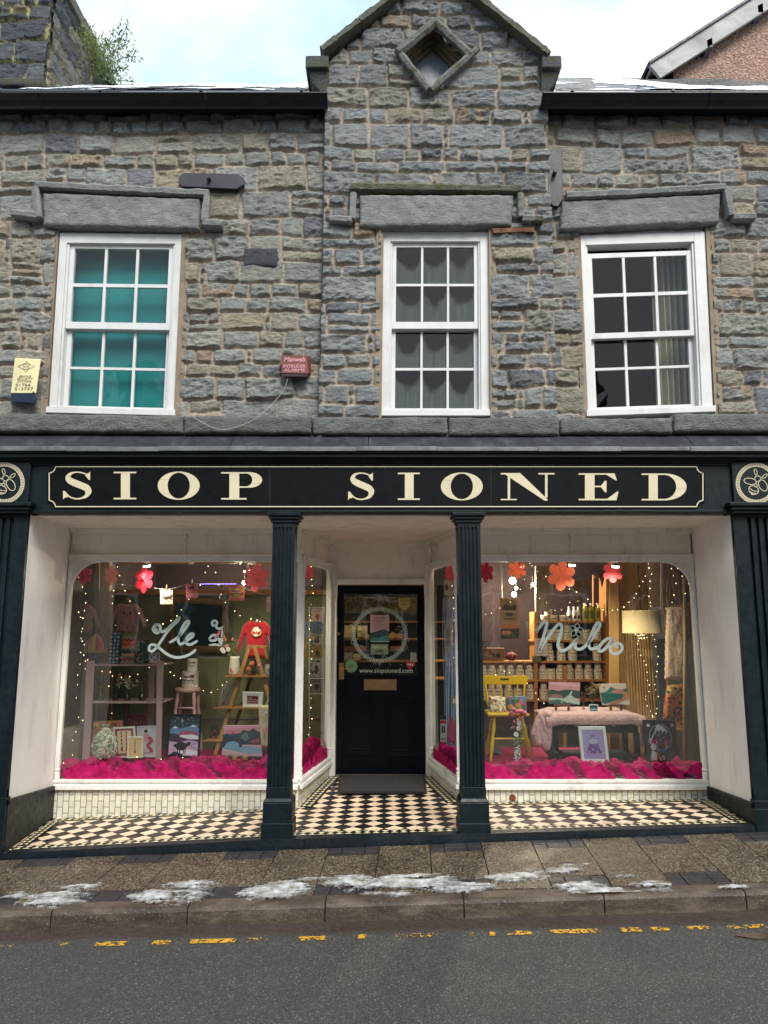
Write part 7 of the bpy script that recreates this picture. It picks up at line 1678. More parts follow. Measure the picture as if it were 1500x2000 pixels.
# bunting
for k, (px, py, s) in enumerate(((1061, 1115, 16), (1082, 1148, 13), (1105, 1155, 14), (1128, 1148, 26), (1148, 1145, 26), (1176, 1125, 24))):
    o = thing('bunting_flag', ['dull beige bunting flag left of the large peach flower', 'small bunting flag under the left of the large peach flower', 'small bunting flag under the large peach flower', 'long bunting flag just right of the large peach flower', 'bunting flag second right of the large peach flower', 'bunting flag nearest the curtain'][k], 'bunting', W(px, py + s, 2.6), 'bunting over the tins'); b = B(); b.ppoly([(px - s * .35, py - s * .5), (px, py + s), (px + s * .35, py - s * .5)], 2.6, .003); b.mk('flag', paint('bunting_cloth', '#6b5040', .9), o)
# timber frame behind the flowers
b = B(); b.pbox(1047, 1105, 1073, 1195, 3.0, .08); b.mk('timber_post', paint('pillar_beige', '#7d6a58', .7), shop); b = B(); b.pbox(1159, 1122, 1162, 1185, 3.0, .05); b.pbox(1162, 1124, 1186, 1129, 2.98, .05); b.mk('wall_frame', PINE, shop)
# ---- curtains
def curtain(px0, px1, Y, label, seed, per=.03, ztop=2.66, zbot=ZP, amp=.004, mat=None, waist=None):
    x0, x1 = W(px0, 1250, Y).x, W(px1, 1250, Y).x; X, Z = np.meshgrid(np.arange(x0, x1, .004), np.linspace(zbot, ztop, 50)); ph = X / per * 2 * np.pi + 3 * fbm(X, Z * .15, seed, 4, 2)
    P = np.stack([X, Y + amp * np.sin(ph) + .4 * amp * np.sin(ph * 2.3 + 1), Z], -1); o = grid_mesh('curtain', P, np.ones((X.shape[0] - 1, X.shape[1] - 1), bool), mat or CURT, None, None, True); so = o.modifiers.new('t', 'SOLIDIFY'); so.thickness = .003; return tag(o, label, 'curtain')
curtain(1191, 1275, 2.15, 'pleated beige curtain behind the drum lamp shade', 4)
b = B(); b.pbox(1191, 1090, 1209, 1480, 2.05, .03); b.mk('timber_post', wood('pale_post2', '#a8814c', '#b98f5a', .6, (1, 1, 12)), shop)
b = B(); b.pbox(1273, 1090, 1291, 1185, 2.0, .05); b.mk('timber_post', wood('pale_post2', '#a8814c', '#b98f5a', .6, (1, 1, 12)), shop)
curtain(1300, 1352, 2.1, 'pleated beige curtain in the right corner of the right window', 8, .05, ztop=2.66, zbot=1.55)
b = B(); b.box(3.0, 3.3, YWN + .05, 2.3, .2, 1.45); b.mk('side_board', DARK, shop)
b = B(); b.pbox(1291, 1090, 1294, 1190, 1.9, .03); b.mk('side_trim', WHITE, shop)
b = B(); b.pbox(1340, 1185, 1358, 1220, 2.0, .04); b.mk('side_trim', PINE, shop)
# ---- drum lamp
LSH, n_, l_, p_ = nmat('linen_shade'); t = N(LSH); l_.new(t.mix(t.map(t.noise(t.scale(t.pos(), (1, 1, 30)), 12, 3), .3, .7), H('#bfa880'), H('#cfb98f')), p_.inputs['Base Color']); p_.inputs['Roughness'].default_value = .85; p_.inputs['Transmission Weight'].default_value = 0
c = W(1254, 1237, 1.75); o = thing('drum_lamp', 'cream linen drum lamp shade in front of the curtain', 'lamp', c); rr_ = (W(1291, 1237, 1.75).x - W(1217, 1237, 1.75).x) / 2; hh_ = zpy(1190, 1.75) - zpy(1234, 1.75)
b = B(); b.lathe([(rr_ * .985, 0), (rr_, 0), (rr_, .006), (rr_ * .985, .008), (rr_ * .965, hh_ - .008), (rr_ * .975, hh_ - .006), (rr_ * .975, hh_), (rr_ * .95, hh_), (rr_ * .965, .01)], c, 64); b.f = b.f[:-2]; b.c = b.c[:-2]
b.mk('lamp_shade', LSH, o, smooth=True); b = B(); b.tube([c + Vector((0, 0, hh_)), Vector((c.x, c.y, 2.66))], .004, 6); b.tube([c + Vector((-rr_ * .96, 0, hh_ - .01)), c + Vector((rr_ * .96, 0, hh_ - .01))], .003, 5); b.mk('flex', IRON, o)
# ---- leaning poles with cloths
o = thing('clothes_rail', 'pale wooden pole clothes stand at the right end of the right window', 'clothes rail', W(1336, 1490, 1.3)); PALE = wood('birch', '#b08d5c', '#c9a878', .5, (1, 1, 12))
b = B(); b.tube([W(1336, 1494, 1.25), W(1338, 1245, 1.35), W(1336, 1128, 1.4)], .016, 10); b.mk('pole', PALE, o, smooth=True); b = B(); b.tube([W(1305, 1480, 1.9), W(1304, 1135, 1.75)], .015, 8); b.mk('pole', OAKP, o, smooth=True); b = B(); b.tube([W(1300, 1190, 1.5), W(1345, 1180, 1.5)], .014, 8); b.mk('rail', PALE, o, smooth=True)
o = thing('baby_blanket', 'pale peach blanket printed with moons and planets, hung on the rail', 'blanket', W(1318, 1326, 1.5)); mo = florals(['#c98a7a', '#a0a0a4', '#d8685a', '#b8a8a0', '#8a8fa0'], 70, .035, 3, '#e6c6a8')
cloth('blanket', [(1302, 1188), (1340, 1183), (1343, 1200), (1347, 1326), (1298, 1327), (1299, 1250)], 1.45, .02, CLOTH, o, mo, .012, 5)
o = thing('baby_blanket', 'grey-white blanket printed with planets, behind the tall pole', 'blanket', W(1350, 1335, 1.6)); cloth('blanket', [(1340, 1186), (1345, 1186), (1361, 1334), (1341, 1336)], 1.52, .015, CLOTH, o, florals(['#8a8a94', '#c98a80', '#6a7080'], 40, .06, 6, '#b0aca8'), .008, 6)
def leop(X, Z, U, V):
    a = fbm(X, Z, 71, 6, 2); C = np.broadcast_to(np.array(H('#c8642a')[:3]), X.shape + (3,)).copy(); C[a > .55] = H('#d8a850')[:3]
    rs = np.random.RandomState(8); x0, x1, z0, z1 = X.min(), X.max(), Z.min(), Z.max(); k = 0; pts = []
    for _ in range(260):
        p = (rs.uniform(x0, x1), rs.uniform(z0, z1))
        if all((p[0] - q[0]) ** 2 + (p[1] - q[1]) ** 2 > .034 ** 2 for q in pts): pts.append(p)
    for (cx, cz) in pts:
        r_ = rs.uniform(.011, .017); an = np.arctan2(Z - cz, X - cx); d = np.hypot(X - cx, (Z - cz)) * (1 + .15 * np.sin(an * 3 + rs.rand() * 6)); C[d < r_] = H('#101418')[:3]; C[(d < r_ * .45)] = H('#3a4a50')[:3]
    return C
o = thing('leopard_garment', 'orange leopard-print child garment hanging below the peach blanket', 'garment', W(1325, 1430, 1.45)); cloth('garment', [(1303, 1338), (1340, 1336), (1350, 1345), (1360, 1395), (1352, 1404), (1342, 1398), (1334, 1430), (1320, 1428), (1318, 1402), (1294, 1405), (1297, 1370)], 1.5, .03, CLOTH, o, leop, .014, 4)
# ---- yellow chair
YEL2 = paint('chair_yellow', '#bd9d1e', .4, .08, '#a8861a', .1, 20)
Yc = 1.75; Yk2 = 2.1; o = thing('wooden_chair', 'yellow painted wooden kitchen chair with spindle back', 'chair', W(988, 1485, 1.85))
zs_ = zpy(1397, Yc)     # seat underside front
b = B(); zt5 = zpy(1393.5, Yc); zt6 = zpy(1400, Yc); b.slab([(W(952, 1396, Yc).x, Yc, zt6), (W(1035, 1396, Yc).x, Yc, zt6), (W(1031, 1396, Yc).x, Yk2 + .02, zt6), (W(956, 1396, Yc).x, Yk2 + .02, zt6)], (0, 0, zt5 - zt6)); b.mk('seat', YEL2, o, bevel=.012)
b = B(); b.hexa([W(x, y, Yk2 + .03) for x, y in ((944, 1337), (1029, 1337), (1031, 1322), (1024, 1318), (1006, 1320), (988, 1321), (968, 1319), (950, 1318), (943, 1321))], [W(x, y, Yk2 + .055) for x, y in ((944, 1337), (1029, 1337), (1031, 1322), (1024, 1318), (1006, 1320), (988, 1321), (968, 1319), (950, 1318), (943, 1321))])
b.mk('crest_rail', YEL2, o, bevel=.004)
b = B(); b.pbox(977, 1325, 994, 1328.5, Yk2 + .0285, .001); b.mk('hand_slot', DARK, o)
for k, (xa, xb) in enumerate(((948, 956), (962, 967), (978, 982), (994, 995), (1011, 1009), (1025, 1021))):
    b = B(); a = W(xb, 1392, Yk2); c = W(xa, 1336, Yk2 + .04); thick = .013 if k in (0, 5) else .008; P_ = [a + (c - a) * j / 8 for j in range(9)]; b.tube(P_, [thick * f for f in (.8, 1, 1.1, 1.5 if k in (0, 5) else 1.2, 1.2, 1, .9, .8, .8)], 8); b.mk('spindle', YEL2, o, smooth=True)
for (xt, xb, yb2, Ya, Yb2_) in ((966, 957, 1460, Yc + .05, Yc), (1019, 1040, 1487, Yc + .05, Yc - .0), (962, 951, 1470, Yk2, Yk2 + .1), (1014, 1028, 1455, Yk2, Yk2 + .1)):
    b = B(); a = W(xt, 1400, Ya); c = W(xb, yb2, Yb2_); c.z = ZP; P_ = [a + (c - a) * j / 12 for j in range(13)]; b.tube(P_, [.014, .016, .02, .022, .02, .015, .021, .023, .022, .019, .016, .014, .012], 10); b.mk('leg', YEL2, o, smooth=True)
b = B(); a, c = W(963, 1443, Yc + .03), W(1028, 1443, Yc + .03); P_ = [a + (c - a) * j / 10 for j in range(11)]; b.tube(P_, [.009, .01, .013, .011, .01, .014, .01, .011, .013, .01, .009], 8); b.mk('stretcher', YEL2, o, smooth=True)
# pouches on the seat
b = B(); o = thing('floral_pouch', 'white pouch printed with small red and blue flowers on the yellow chair', 'pouch', W(975, 1392, 1.9)); cloth('pouch', [(955, 1359), (986, 1361), (988, 1392), (972, 1394), (954, 1391), (953, 1375)], 1.9, .04, CLOTH, o, florals(['#b0283a', '#3a4a8a', '#7a9040', '#d8803a', '#8a3a70'], 90, .045, 13, '#ded8c8'), .01, 3)
b = B(); b.tube([W(955, 1361, 1.885), W(970, 1362, 1.87), W(986, 1362, 1.885)], .003, 5); b.mk('zip', BRASS, o)
o = thing('floral_pouch', 'teal pouch printed with large purple and gold flowers on the yellow chair', 'pouch', W(1008, 1392, 1.9)); cloth('pouch', [(989, 1360), (1027, 1359), (1028, 1391), (990, 1393)], 1.95, .035, CLOTH, o, florals(['#7a4a90', '#c09a30', '#2f8a8a', '#a03a60', '#4a7a3a', '#3a5a98', '#b87ab0'], 60, .11, 17, '#3a6f6c'), .01, 7)
b = B(); b.tube([W(990, 1361, 1.935), W(1008, 1361, 1.92), W(1026, 1361, 1.935)], .003, 5); b.mk('zip', BRASS, o)
o = thing('fabric_flower', 'pink fabric rosette at the front edge of the yellow seat', 'rosette', W(1010, 1394, 1.72)); b = B(); r = random.Random(2)
for k in range(9): b.ball(W(1000 + k * 3, 1389 + r.uniform(-4, 4), 1.72 + r.uniform(-.02, .02)), .026, 8, 6, None, (1.2, .7, .8))
b.mk('petals', paint('rose_cloth', '#d0708a', .8), o, smooth=True)
# vase with daisies in front of the chair
p = W(1010, 1482, 1.5); p.z = ZP + .02; o = thing('patterned_vase', 'tall black and white patterned vase with pink and white flowers', 'vase of flowers', p); b = B(); n = 24; pr = [(.034, 0), (.038, .02), (.036, .1), (.031, .16), (.033, .2)]
for k in range(n):
    for j in range(16):
        def f(a, v):
            rr5 = np.interp(v * .2, [q[1] for q in pr], [q[0] for q in pr]); return p + Vector((rr5 * math.cos(a), rr5 * math.sin(a), v * .2))
        r5 = random.Random(k * 17 + j); b.face([f(2 * math.pi * k / n, j / 16), f(2 * math.pi * (k + 1) / n, j / 16), f(2 * math.pi * (k + 1) / n, (j + 1) / 16), f(2 * math.pi * k / n, (j + 1) / 16)], H(r5.choice(['#d8d8d8', '#24262a', '#8a9096', '#e8e8e8', '#24262a'])))
b.mk('vase', GLOSSART, o)
st_, hd = B(), B(); r = random.Random(78)
for (px, py, kind, col) in [(1014, 1412, 'd', '#e6e4e2'), (1013, 1422, 'd', '#e8e6e4'), (1008, 1434, 'd', '#f0eeec'), (1011, 1406, 'b', '#d88a90'), (1003, 1396, 'b', '#d86a78'), (1004, 1410, 'b', '#d8707a'), (1002, 1421, 'b', '#c96a72'), (1020, 1402, 'b', '#d88a90'), (1022, 1425, 'l', '#5a6a3a'), (1030, 1415, 'l', '#5a6a3a'), (1016, 1438, 'l', '#5a6a3a'), (1008, 1444, 'l', '#6a7a4a')]:
    tip = W(px, py, 1.48 + r.uniform(-.03, .03)); st_.tube(smooth_path([p + Vector((r.uniform(-.02, .02), 0, .18)), (p + Vector((0, 0, .2)) + tip) / 2 + Vector((r.uniform(-.02, .02), 0, 0)), tip], 5), .0016, 4)
    if kind == 'd':
        for k in range(11):
            a = k * 2 * math.pi / 11; d = Vector((math.cos(a), -.15, math.sin(a))) * .028; s = Vector((-math.sin(a), 0, math.cos(a))) * .006; hd.face([tip, tip + d * .6 + s, tip + d, tip + d * .6 - s], H(col))
        hd.ball(tip + Vector((0, -.004, 0)), .006, 6, 4, H('#2a2226'))
    elif kind == 'b':
        for k in range(5): hd.ball(tip + Vector((r.gauss(0, .006), r.gauss(0, .005), r.gauss(0, .006))), .009, 6, 4, H(col))
    else:
        for k in range(36):
            pp = p + Vector((0, 0, .2)) + (tip - p - Vector((0, 0, .2))) * r.uniform(.1, 1) + Vector((r.gauss(0, .014), r.gauss(0, .01), r.gauss(0, .014))); d = Vector((r.uniform(-1, 1), 0, r.uniform(-.3, 1))).normalized() * .025; s = d.orthogonal().normalized() * .003; hd.face([pp, pp + d * .5 + s, pp + d, pp + d * .5 - s], H(col))
st_.mk('stem', paint('stem_green', '#4d5a35', .8), o); hd.mk('flower_head', ART, o)
# ---- dark table with a fluffy pink throw
DT = paint('charcoal_paint', '#22252a', .5, .2, '#383c42', .2, 14); ya, yb3 = 1.45, 1.95; o = thing('console_table', 'charcoal painted console table with two drawers', 'table', (W(1165, 1480, ya).x, ya + .2, ZP))
X0, X1 = W(1070, 1420, ya).x, W(1251, 1420, ya).x; ztt = zpy(1401, ya)
b = B(); b.box(X0 - .01, X1 + .01, ya - .01, yb3, ztt - .025, ztt); b.mk('table_top', DT, o, bevel=.004)
b = B(); b.box(X0 + .02, X1 - .02, ya + .02, yb3 - .02, zpy(1432, ya), ztt - .025); b.mk('apron', DT, o, bevel=.003)
for (a, c, kx) in ((1074, 1150, 1125), (1156, 1232, 1199)):
    b = B(); b.pbox(a + 4, 1405, c, 1428, ya + .012, .02); dr = b.mk('drawer', DT, o, bevel=.003); b = B(); b.ball(W(kx, 1417, ya - .012), .018, 14, 8, None, (1.2, .8, .6)); b.mk('knob', paint('knob_pearl', '#d8d0c4', .2), dr, smooth=True)
for (px, Y) in ((1076, ya + .02), (1245, ya + .02), (1086, yb3 - .06), (1222, yb3 - .06)):
    b = B(); xx = W(px, 1440, Y).x; b.box(xx - .025, xx + .025, Y, Y + .05, ZP, zpy(1432, ya)); b.mk('leg', DT, o, bevel=.003)
b = B(); b.box(X0 + .05, X1 - .05, ya + .05, yb3 - .05, ZP + .09, ZP + .11); b.mk('lower_shelf', DT, o)
FUZ, n_, l_, p_ = nmat('fluffy_pink'); t = N(FUZ); f_ = t.noise(t.pos(), 55, 5, .75); l_.new(t.ramp(f_, [(.3, H('#c98a8c')), (.6, H('#e8b4b2'))]), p_.inputs['Base Color']); p_.inputs['Roughness'].default_value = .95; p_.inputs['Sheen Weight'].default_value = .7; l_.new(t.bump(f_, 1.0, .03), p_.inputs['Normal'])
o = thing('fluffy_throw', 'fluffy pink throw draped over the charcoal table', 'throw', (W(1150, 1395, ya).x, ya, ztt))
# one cloth: across the top, over the front edge and down past the left end
xl_, xr_ = W(1050, 1395, ya).x, W(1262, 1395, ya).x
ns, nt = 260, 110; S, T = np.meshgrid(np.linspace(0, 1, ns), np.linspace(0, 1, nt)); X = X0 - .03 + (X1 - X0 + .06) * S
drop = .035 + .012 * fbm(X, X * 0, 5, 6, 2); dep = yb3 - ya + .0; Lt = dep + .06
s_ = T * (Lt + .07) ; yv = np.where(s_ < Lt, yb3 - s_ + .0, yb3 - Lt - .012 * np.sin(np.clip((s_ - Lt) / .07, 0, 1) * np.pi)); zv = np.where(s_ < Lt, ztt + .022, ztt + .022 - (s_ - Lt) * 1.05)
yv = np.minimum(yv, yb3); nz2 = .014 * (fbm(X, s_, 6, 28, 4, .7) - .4) + .02 * (fbm(X, s_, 7, 5, 3) - .5); round_ = .028 * (ss(.0, .16, S) * ss(1, .84, S) - 1) * 1
P = np.stack([X, yv - nz2 * ss(Lt - .05, Lt + .01, s_), zv + nz2 * (s_ < Lt) + round_], -1)
o1 = grid_mesh('throw', P, np.ones((nt - 1, ns - 1), bool), FUZ, o, None, True); m_ = o1.modifiers.new('t', 'SOLIDIFY'); m_.thickness = .02; m_.offset = -1
cloth('hanging_end', [(1051, 1392), (1062, 1385), (1080, 1390), (1079, 1415), (1077, 1450), (1073, 1466), (1062, 1467), (1055, 1458), (1044, 1457), (1036, 1432), (1042, 1412)], ya - .02, .04, FUZ, o, flat('#e8b4b2'), .016, 8, rim=.04)
cloth('hanging_end', [(1250, 1398), (1258, 1398), (1257, 1458), (1251, 1460)], ya - .0, .02, FUZ, o, flat('#e8b4b2'), .01, 9)
# pictures on little easels
def easel_pic(label, quad, Y, shapes, mount):
    picture('canvas_painting', label, 'painting', sheetq4(*quad, Y), '#000000', 0, shapes, mount, .02)
ztop = ztt + .03
sea1 = [('r', '#d49aa4', (0, 0, 1, 1)), ('p', '#e0b4ba', [(0, .9), (1, .8), (1, .92), (0, 1)]), ('p', '#3f5a56', [(0, .62), (.12, .66), (.3, .60), (.5, .66), (.7, .68), (1, .62), (1, .3), (0, .3)]), ('p', '#c08a90', [(.0, .40), (.2, .46), (.42, .40), (.45, .33), (.1, .3)]), ('p', '#b8d0ca', [(.0, .3), (.5, .28), (.65, .45), (.72, .62), (.76, .62), (.72, .42), (.9, .25), (1, .12), (1, 0), (0, 0)]), ('p', '#4f706a', [(0, .15), (.3, .22), (.55, .12), (1, .02), (1, 0), (0, 0)])] + [('r', '#e8eeee', (.4 + .06 * k, .08 + .05 * (k % 3), .43 + .06 * k, .13 + .05 * (k % 3))) for k in range(7)] + [('c', '#7a4a50', (.05 + .05 * k, .38 + .02 * math.sin(k * 2), .02)) for k in range(8)]
easel_pic('canvas of a green valley under a pink sky on the fluffy throw', ((1072, 1332), (1133, 1333), (1132, 1377), (1072, 1375)), 1.62, sea1, '#d49aa4')
bay_ = [('r', '#d8cfc4', (0, 0, 1, 1)), ('c', '#c96a5a', (.17, .82, .04, .05)), ('p', '#3f7d78', [(.05, .58), (.2, .62), (.42, .84), (.6, .75), (.8, .72), (1, .78), (1, .58)]), ('c', '#b05a50', (.45, .83, .04, .03)), ('p', '#c98a80', [(.4, .56), (.5, .7), (.7, .74), (.9, .68), (.9, .56)]), ('p', '#2f6f6d', [(0, .6), (.35, .56), (.8, .52), (.86, .4), (.8, .28), (.5, .2), (.1, .05), (0, .1)]), ('p', '#c9856c', [(.8, .54), (.95, .56), (1, .5), (1, .3), (.6, .08), (.3, .0), (.3, .1), (.7, .25), (.85, .4)]), ('p', '#d8e0de', [(.5, 0), (.8, .12), (1, .16), (1, 0)])]
easel_pic('canvas of a teal bay and a sandy beach on the fluffy throw', ((1169, 1336), (1222, 1335), (1230, 1376), (1177, 1377)), 1.62, bay_, '#d8cfc4')
for k, (a, c) in enumerate(((1083, 1115), (1190, 1218))):
    o = thing('table_easel', ['little wooden easel under the canvas of the valley', 'little wooden easel under the canvas of the bay'][k], 'easel', (W((a + c) / 2, 1385, 1.6).x, 1.6, ztop), 'small wooden easels on the throw')
    for (x0, y0, x1, y1, nm) in ((a, 1376, c, 1379.5, 'ledge'), (a + 2, 1379.5, a + 5.5, 1388, 'foot'), (c - 5.5, 1379.5, c - 2, 1388, 'foot')):
        b = B(); b.pbox(x0, y0, x1, y1, 1.58, .03); b.mk(nm, PINED, o, bevel=.002)
vase_flowers(1158, 1388, 1.56, ztop - .012, 'small glass bottle vase of brown pampas and dried flowers between the two canvases', VC, .19, [(['#8a6a42', '#a08258', '#6d5030'], 16, .014, 'leaf', 0), (['#b8802a', '#6a3a60'], 6, .008, 'ball', .1)], .032, vh=.13, spread=.07)
picture('photo_card', 'small teal picture card leaning on the bottle vase', 'card', sheetq4((1150, 1376), (1168, 1376), (1168, 1390), (1151, 1390), 1.5), '#e0e0e0', .08, [('r', '#24505c', (0, 0, 1, 1)), ('p', '#8ac0c4', [(0, .3), (.5, .5), (1, .35), (1, .2), (0, .15)])], '#24505c', .004)
vase_flowers(1140, 1384, 1.7, ztop - .012, 'dark bunch of dried stems beside the canvas of the valley', VC, .15, [(['#4a1a24', '#5a2a2a'], 8, .01, 'leaf', 0)], .02, vh=.07, spread=.035)
# ---- framed prints on the floor of the right display
snowm = [('r', '#a294c4', (0, 0, 1, 1)), ('r', '#7a6aa4', (.38, .72, .62, .82)), ('r', '#7a6aa4', (.3, .70, .70, .725)), ('c', '#b8aed4', (.5, .6, .17, .1)), ('c', '#4a3a70', (.44, .61, .02, .014)), ('c', '#4a3a70', (.56, .61, .02, .014)), ('p', '#6a4a90', [(.3, .52), (.7, .52), (.86, .2), (.14, .2)]), ('l', '#ded8ec', [(.32, .73), (.5, .745), (.68, .73)], .003)] + [('r', '#a294c4', (.22 + .19 * k, .20 + .09 * (k % 2), .31 + .19 * k, .28 + .09 * (k % 2))) for k in range(4)] + [('c', '#e0dcf0', (.15 + .7 * ((k * 37) % 10) / 10, .3 + .4 * ((k * 53) % 10) / 10, .012)) for k in range(10)]
picture('framed_print', 'white framed lilac print of a figure in a checked cape', 'framed picture', sheetq4((1129, 1419), (1182, 1419), (1190, 1489), (1136, 1489), 1.35), '#dcdcd8', .11, snowm, '#a294c4', .03)
fig = [('r', '#2c2a34', (0, 0, 1, 1)), ('c', '#c8c4d0', (.5, .62, .40, .33)), ('c', '#2c2a34', (.5, .62, .385, .315)), ('p', '#4a3040', [(.28, .4), (.28, .8), (.38, .84), (.5, .82), (.62, .84), (.72, .78), (.72, .4)]), ('p', '#d8d4dc', [(.3, .8), (.4, .92), (.6, .9), (.76, .78), (.74, .72), (.66, .8), (.6, .74), (.52, .82), (.46, .74), (.4, .84)])]
for k in range(9): fig.append(('p', '#d8d8e0', [(.12 + .04 * k, .52 + .045 * k), (.2 + .04 * k, .56 + .045 * k), (.14 + .035 * k, .58 + .045 * k)]))
fig += [('p', '#b02a70', [(.14, .46), (.2, .58), (.34, .57), (.42, .46)]), ('c', '#7a5040', (.34, .42, .06, .06)), ('c', '#c9c4cc', (.22, .38, .1, .09)), ('p', '#d8d4d8', [(.1, .05), (.14, .28), (.32, .26), (.5, .05)]), ('p', '#8a5038', [(.3, .3), (.4, .28), (.42, .05), (.32, .05)]), ('p', '#a83a68', [(.6, .46), (.68, .58), (.82, .57), (.86, .46)]), ('c', '#4a5a80', (.76, .42, .12, .07)), ('c', '#c08a70', (.7, .40, .06, .05)), ('p', '#4a5060', [(.66, .05), (.7, .32), (.9, .3), (.96, .05)]), ('c', '#3a4a80', (.52, .3, .07, .05)), ('c', '#4a5a98', (.6, .28, .05, .05))]
for (cx, cy) in ((.1, .52), (.54, .12), (.12, .1)): 
    for k in range(6): a = k * math.pi / 3; fig.append(('p', '#e6e2ea', [(cx, cy), (cx + .05 * math.cos(a) + .02 * math.sin(a), cy + .05 * math.sin(a)), (cx + .085 * math.cos(a), cy + .07 * math.sin(a)), (cx + .05 * math.cos(a) - .02 * math.sin(a), cy + .05 * math.sin(a) + .01)]))
    fig.append(('c', '#c04a70', (cx, cy, .025, .02)))
fig += [('c', '#e0c0d0', (.08, .92, .06, .04)), ('c', '#b87aa0', (.93, .93, .07, .05))] + [('c', '#d8d4e0', (.35 + .06 * k, .5 + .06 * ((k * 3) % 5), .016, .012)) for k in range(6)]
picture('framed_print', 'black framed print of two women in crimson hats under a leafy arch', 'framed picture', sheetq4((1256, 1406), (1318, 1407), (1325, 1494), (1263, 1492), 1.3), '#0f1014', .06, fig, '#2c2a34', .025)
o = thing('striped_boxes', 'small landscape print lying behind the yellow chair legs', 'print', W(965, 1480, 2.2)); b = B(); q = sheetq(952, 1461, 979, 1486, 2.2); qbox(b, q, 0, 1, 0, 1, 0, .02, H('#6a8494')); art(b, q, [('p', '#2a2c30', [(0, 0), (0, .55), (.4, .68), (1, .5), (1, 0)]), ('r', '#4a3020', (0, 0, 1, .3))]); b.mk('sheet', ART, o)
# ---- cards and ribbons behind the narrow panes
q = sheetq(606, 1188, 632, 1212, 2.35)
for k, (x0, y0, x1, y1, c1, c2, lb_) in enumerate(((608, 1190, 632, 1213, '#a89490', '#8a4a30', 'pale card with a brown bear shape, top of the rack left of the door'), (606, 1215, 631, 1236, '#4a5a78', '#3a5a3a', 'blue and green landscape card, second on the rack left of the door'), (605, 1238, 632, 1260, '#8a8070', '#3a3434', 'grey patterned card, third on the rack left of the door'), (608, 1262, 632, 1284, '#8a6a3a', '#3a3026', 'brown patterned card, fourth on the rack left of the door'), (604, 1286, 631, 1322, '#8a8680', '#22221f', 'speckled grey tea towel lowest on the rack left of the door'), (607, 1326, 630, 1352, '#7a706c', '#3c3432', 'dusky card below the speckled towel'), (588, 1210, 600, 1245, '#4a5878', '#8a98b0', 'blue card at the left edge of the narrow pane'), (586, 1255, 600, 1285, '#a87828', '#5a4a2a', 'ochre card at the left edge of the narrow pane'))):
    q = sheetq(x0, y0, x1, y1, 2.3 + .01 * k); o = thing('rack_card', lb_, 'card', q(.5, 0)); b = B(); qbox(b, q, 0, 1, 0, 1, 0, .003, H(c1)); art(b, q, [('c', c2, (.5, .4, .2, .25)), ('r', c2, (.2, .8, .8, .86))] + dots([c2, c1], 18, .05, 40 + k)); b.mk('sheet', ART, o)
b = B(); 
for px in (604, 633): b.tube([W(px, 1185, 2.34), W(px, 1480, 2.34)], .004, 6)
for py in (1187, 1214, 1237, 1261, 1285, 1325, 1355): b.tube([W(603, py, 2.34), W(634, py, 2.34)], .003, 5)
o = b.mk('card_rack', WHITE, None); tag(o, 'thin white wire card rack behind the narrow pane left of the door', 'rack')
RIB = paint('blue_ribbon', '#6f8fc0', .5, .15, None, .1); r = random.Random(15)
for k in range(17):
    o = thing('hanging_ribbon', f'{["pale blue", "blue"][k % 2]} ribbon hanging inside the narrow pane right of the door', 'ribbon', W(868 + k * 2.0, 1475, 1.9), 'pale blue ribbons inside the right narrow pane' if k % 2 == 0 else 'blue ribbons inside the right narrow pane')
    b = B(); x0 = 866 + k * 1.9; Yr = 1.85 + .25 * r.random(); x1 = 880 + (x0 - 882) * .6 + r.uniform(-3, 3); P_ = smooth_path([W(x0, 1160 + r.uniform(0, 10), Yr), W(x0 + r.uniform(-2, 2), 1250, Yr), W((x0 + x1) / 2 + r.uniform(-1, 1), 1350, Yr), W(x1, 1478, Yr)], 6); b.ribbon(P_, .007, (r.uniform(-.5, .5), -1, 0), .001); b.mk('ribbon', RIB if k % 2 else paint('pale_ribbon', '#93a9cf', .5), o)
for k, (x0, y0, x1, y1, Y, c1, sh_, lb_) in enumerate(((867, 1133, 877, 1162, 1.75, '#c4bcb4', [('r', '#3a3438', (.2, .35, .8, .75))], 'white tag with a dark square, top of the narrow pane right of the door'), (869, 1218, 881, 1275, 1.75, '#a8a09c', [('r', '#5a5654', (.2, .8 - .07 * j, .8, .82 - .07 * j)) for j in range(9)], 'long white printed tag halfway up the narrow pane right of the door'), (884, 1220, 893, 1258, 1.6, '#b87a80', [('c', '#3a5a5c', (.6, .5, .3, .15))], 'pink tag with a teal spot by the right column'), (860, 1398, 872, 1449, 1.95, '#bcbcc0', [('r', '#22304a', (0, .85, 1, 1)), ('r', '#b02a34', (0, .7, 1, .82)), ('r', '#3a3a40', (.2, .35, .45, .6)), ('r', '#3a3a40', (.55, .35, .8, .6)), ('r', '#3a3a40', (.1, .1, .9, .13))], 'navy, red and white notice low in the narrow pane right of the door'), (873, 1398, 887, 1455, 1.8, '#8a1a4c', [('r', '#c9a0b4', (.1, .9 - .12 * j, .9, .92 - .12 * j)) for j in range(7)], 'tilted magenta leaflet low in the narrow pane right of the door'), (880, 1360, 895, 1380, 1.6, '#7a8468', [('r', '#c8ccd0', (.3, .3, .9, .8))], 'olive packet with a white label by the right column'))):
    q = sheetq4((x0 + (4 if k == 4 else 0), y0), (x1 + (4 if k == 4 else 0), y0 + (14 if k == 4 else 0)), (x1, y1), (x0, y1 - (12 if k == 4 else 0)), Y); o = thing('hanging_tag', lb_, 'tag', q(.5, 0)); b = B(); qbox(b, q, 0, 1, 0, 1, 0, .003, H(c1)); art(b, q, sh_); b.mk('sheet', ART, o)
    b = B(); b.tube([q(.5, .98), q(.5, .98) + Vector((0, 0, .04))], .0015, 4); b.mk('loop', WIRE, o)
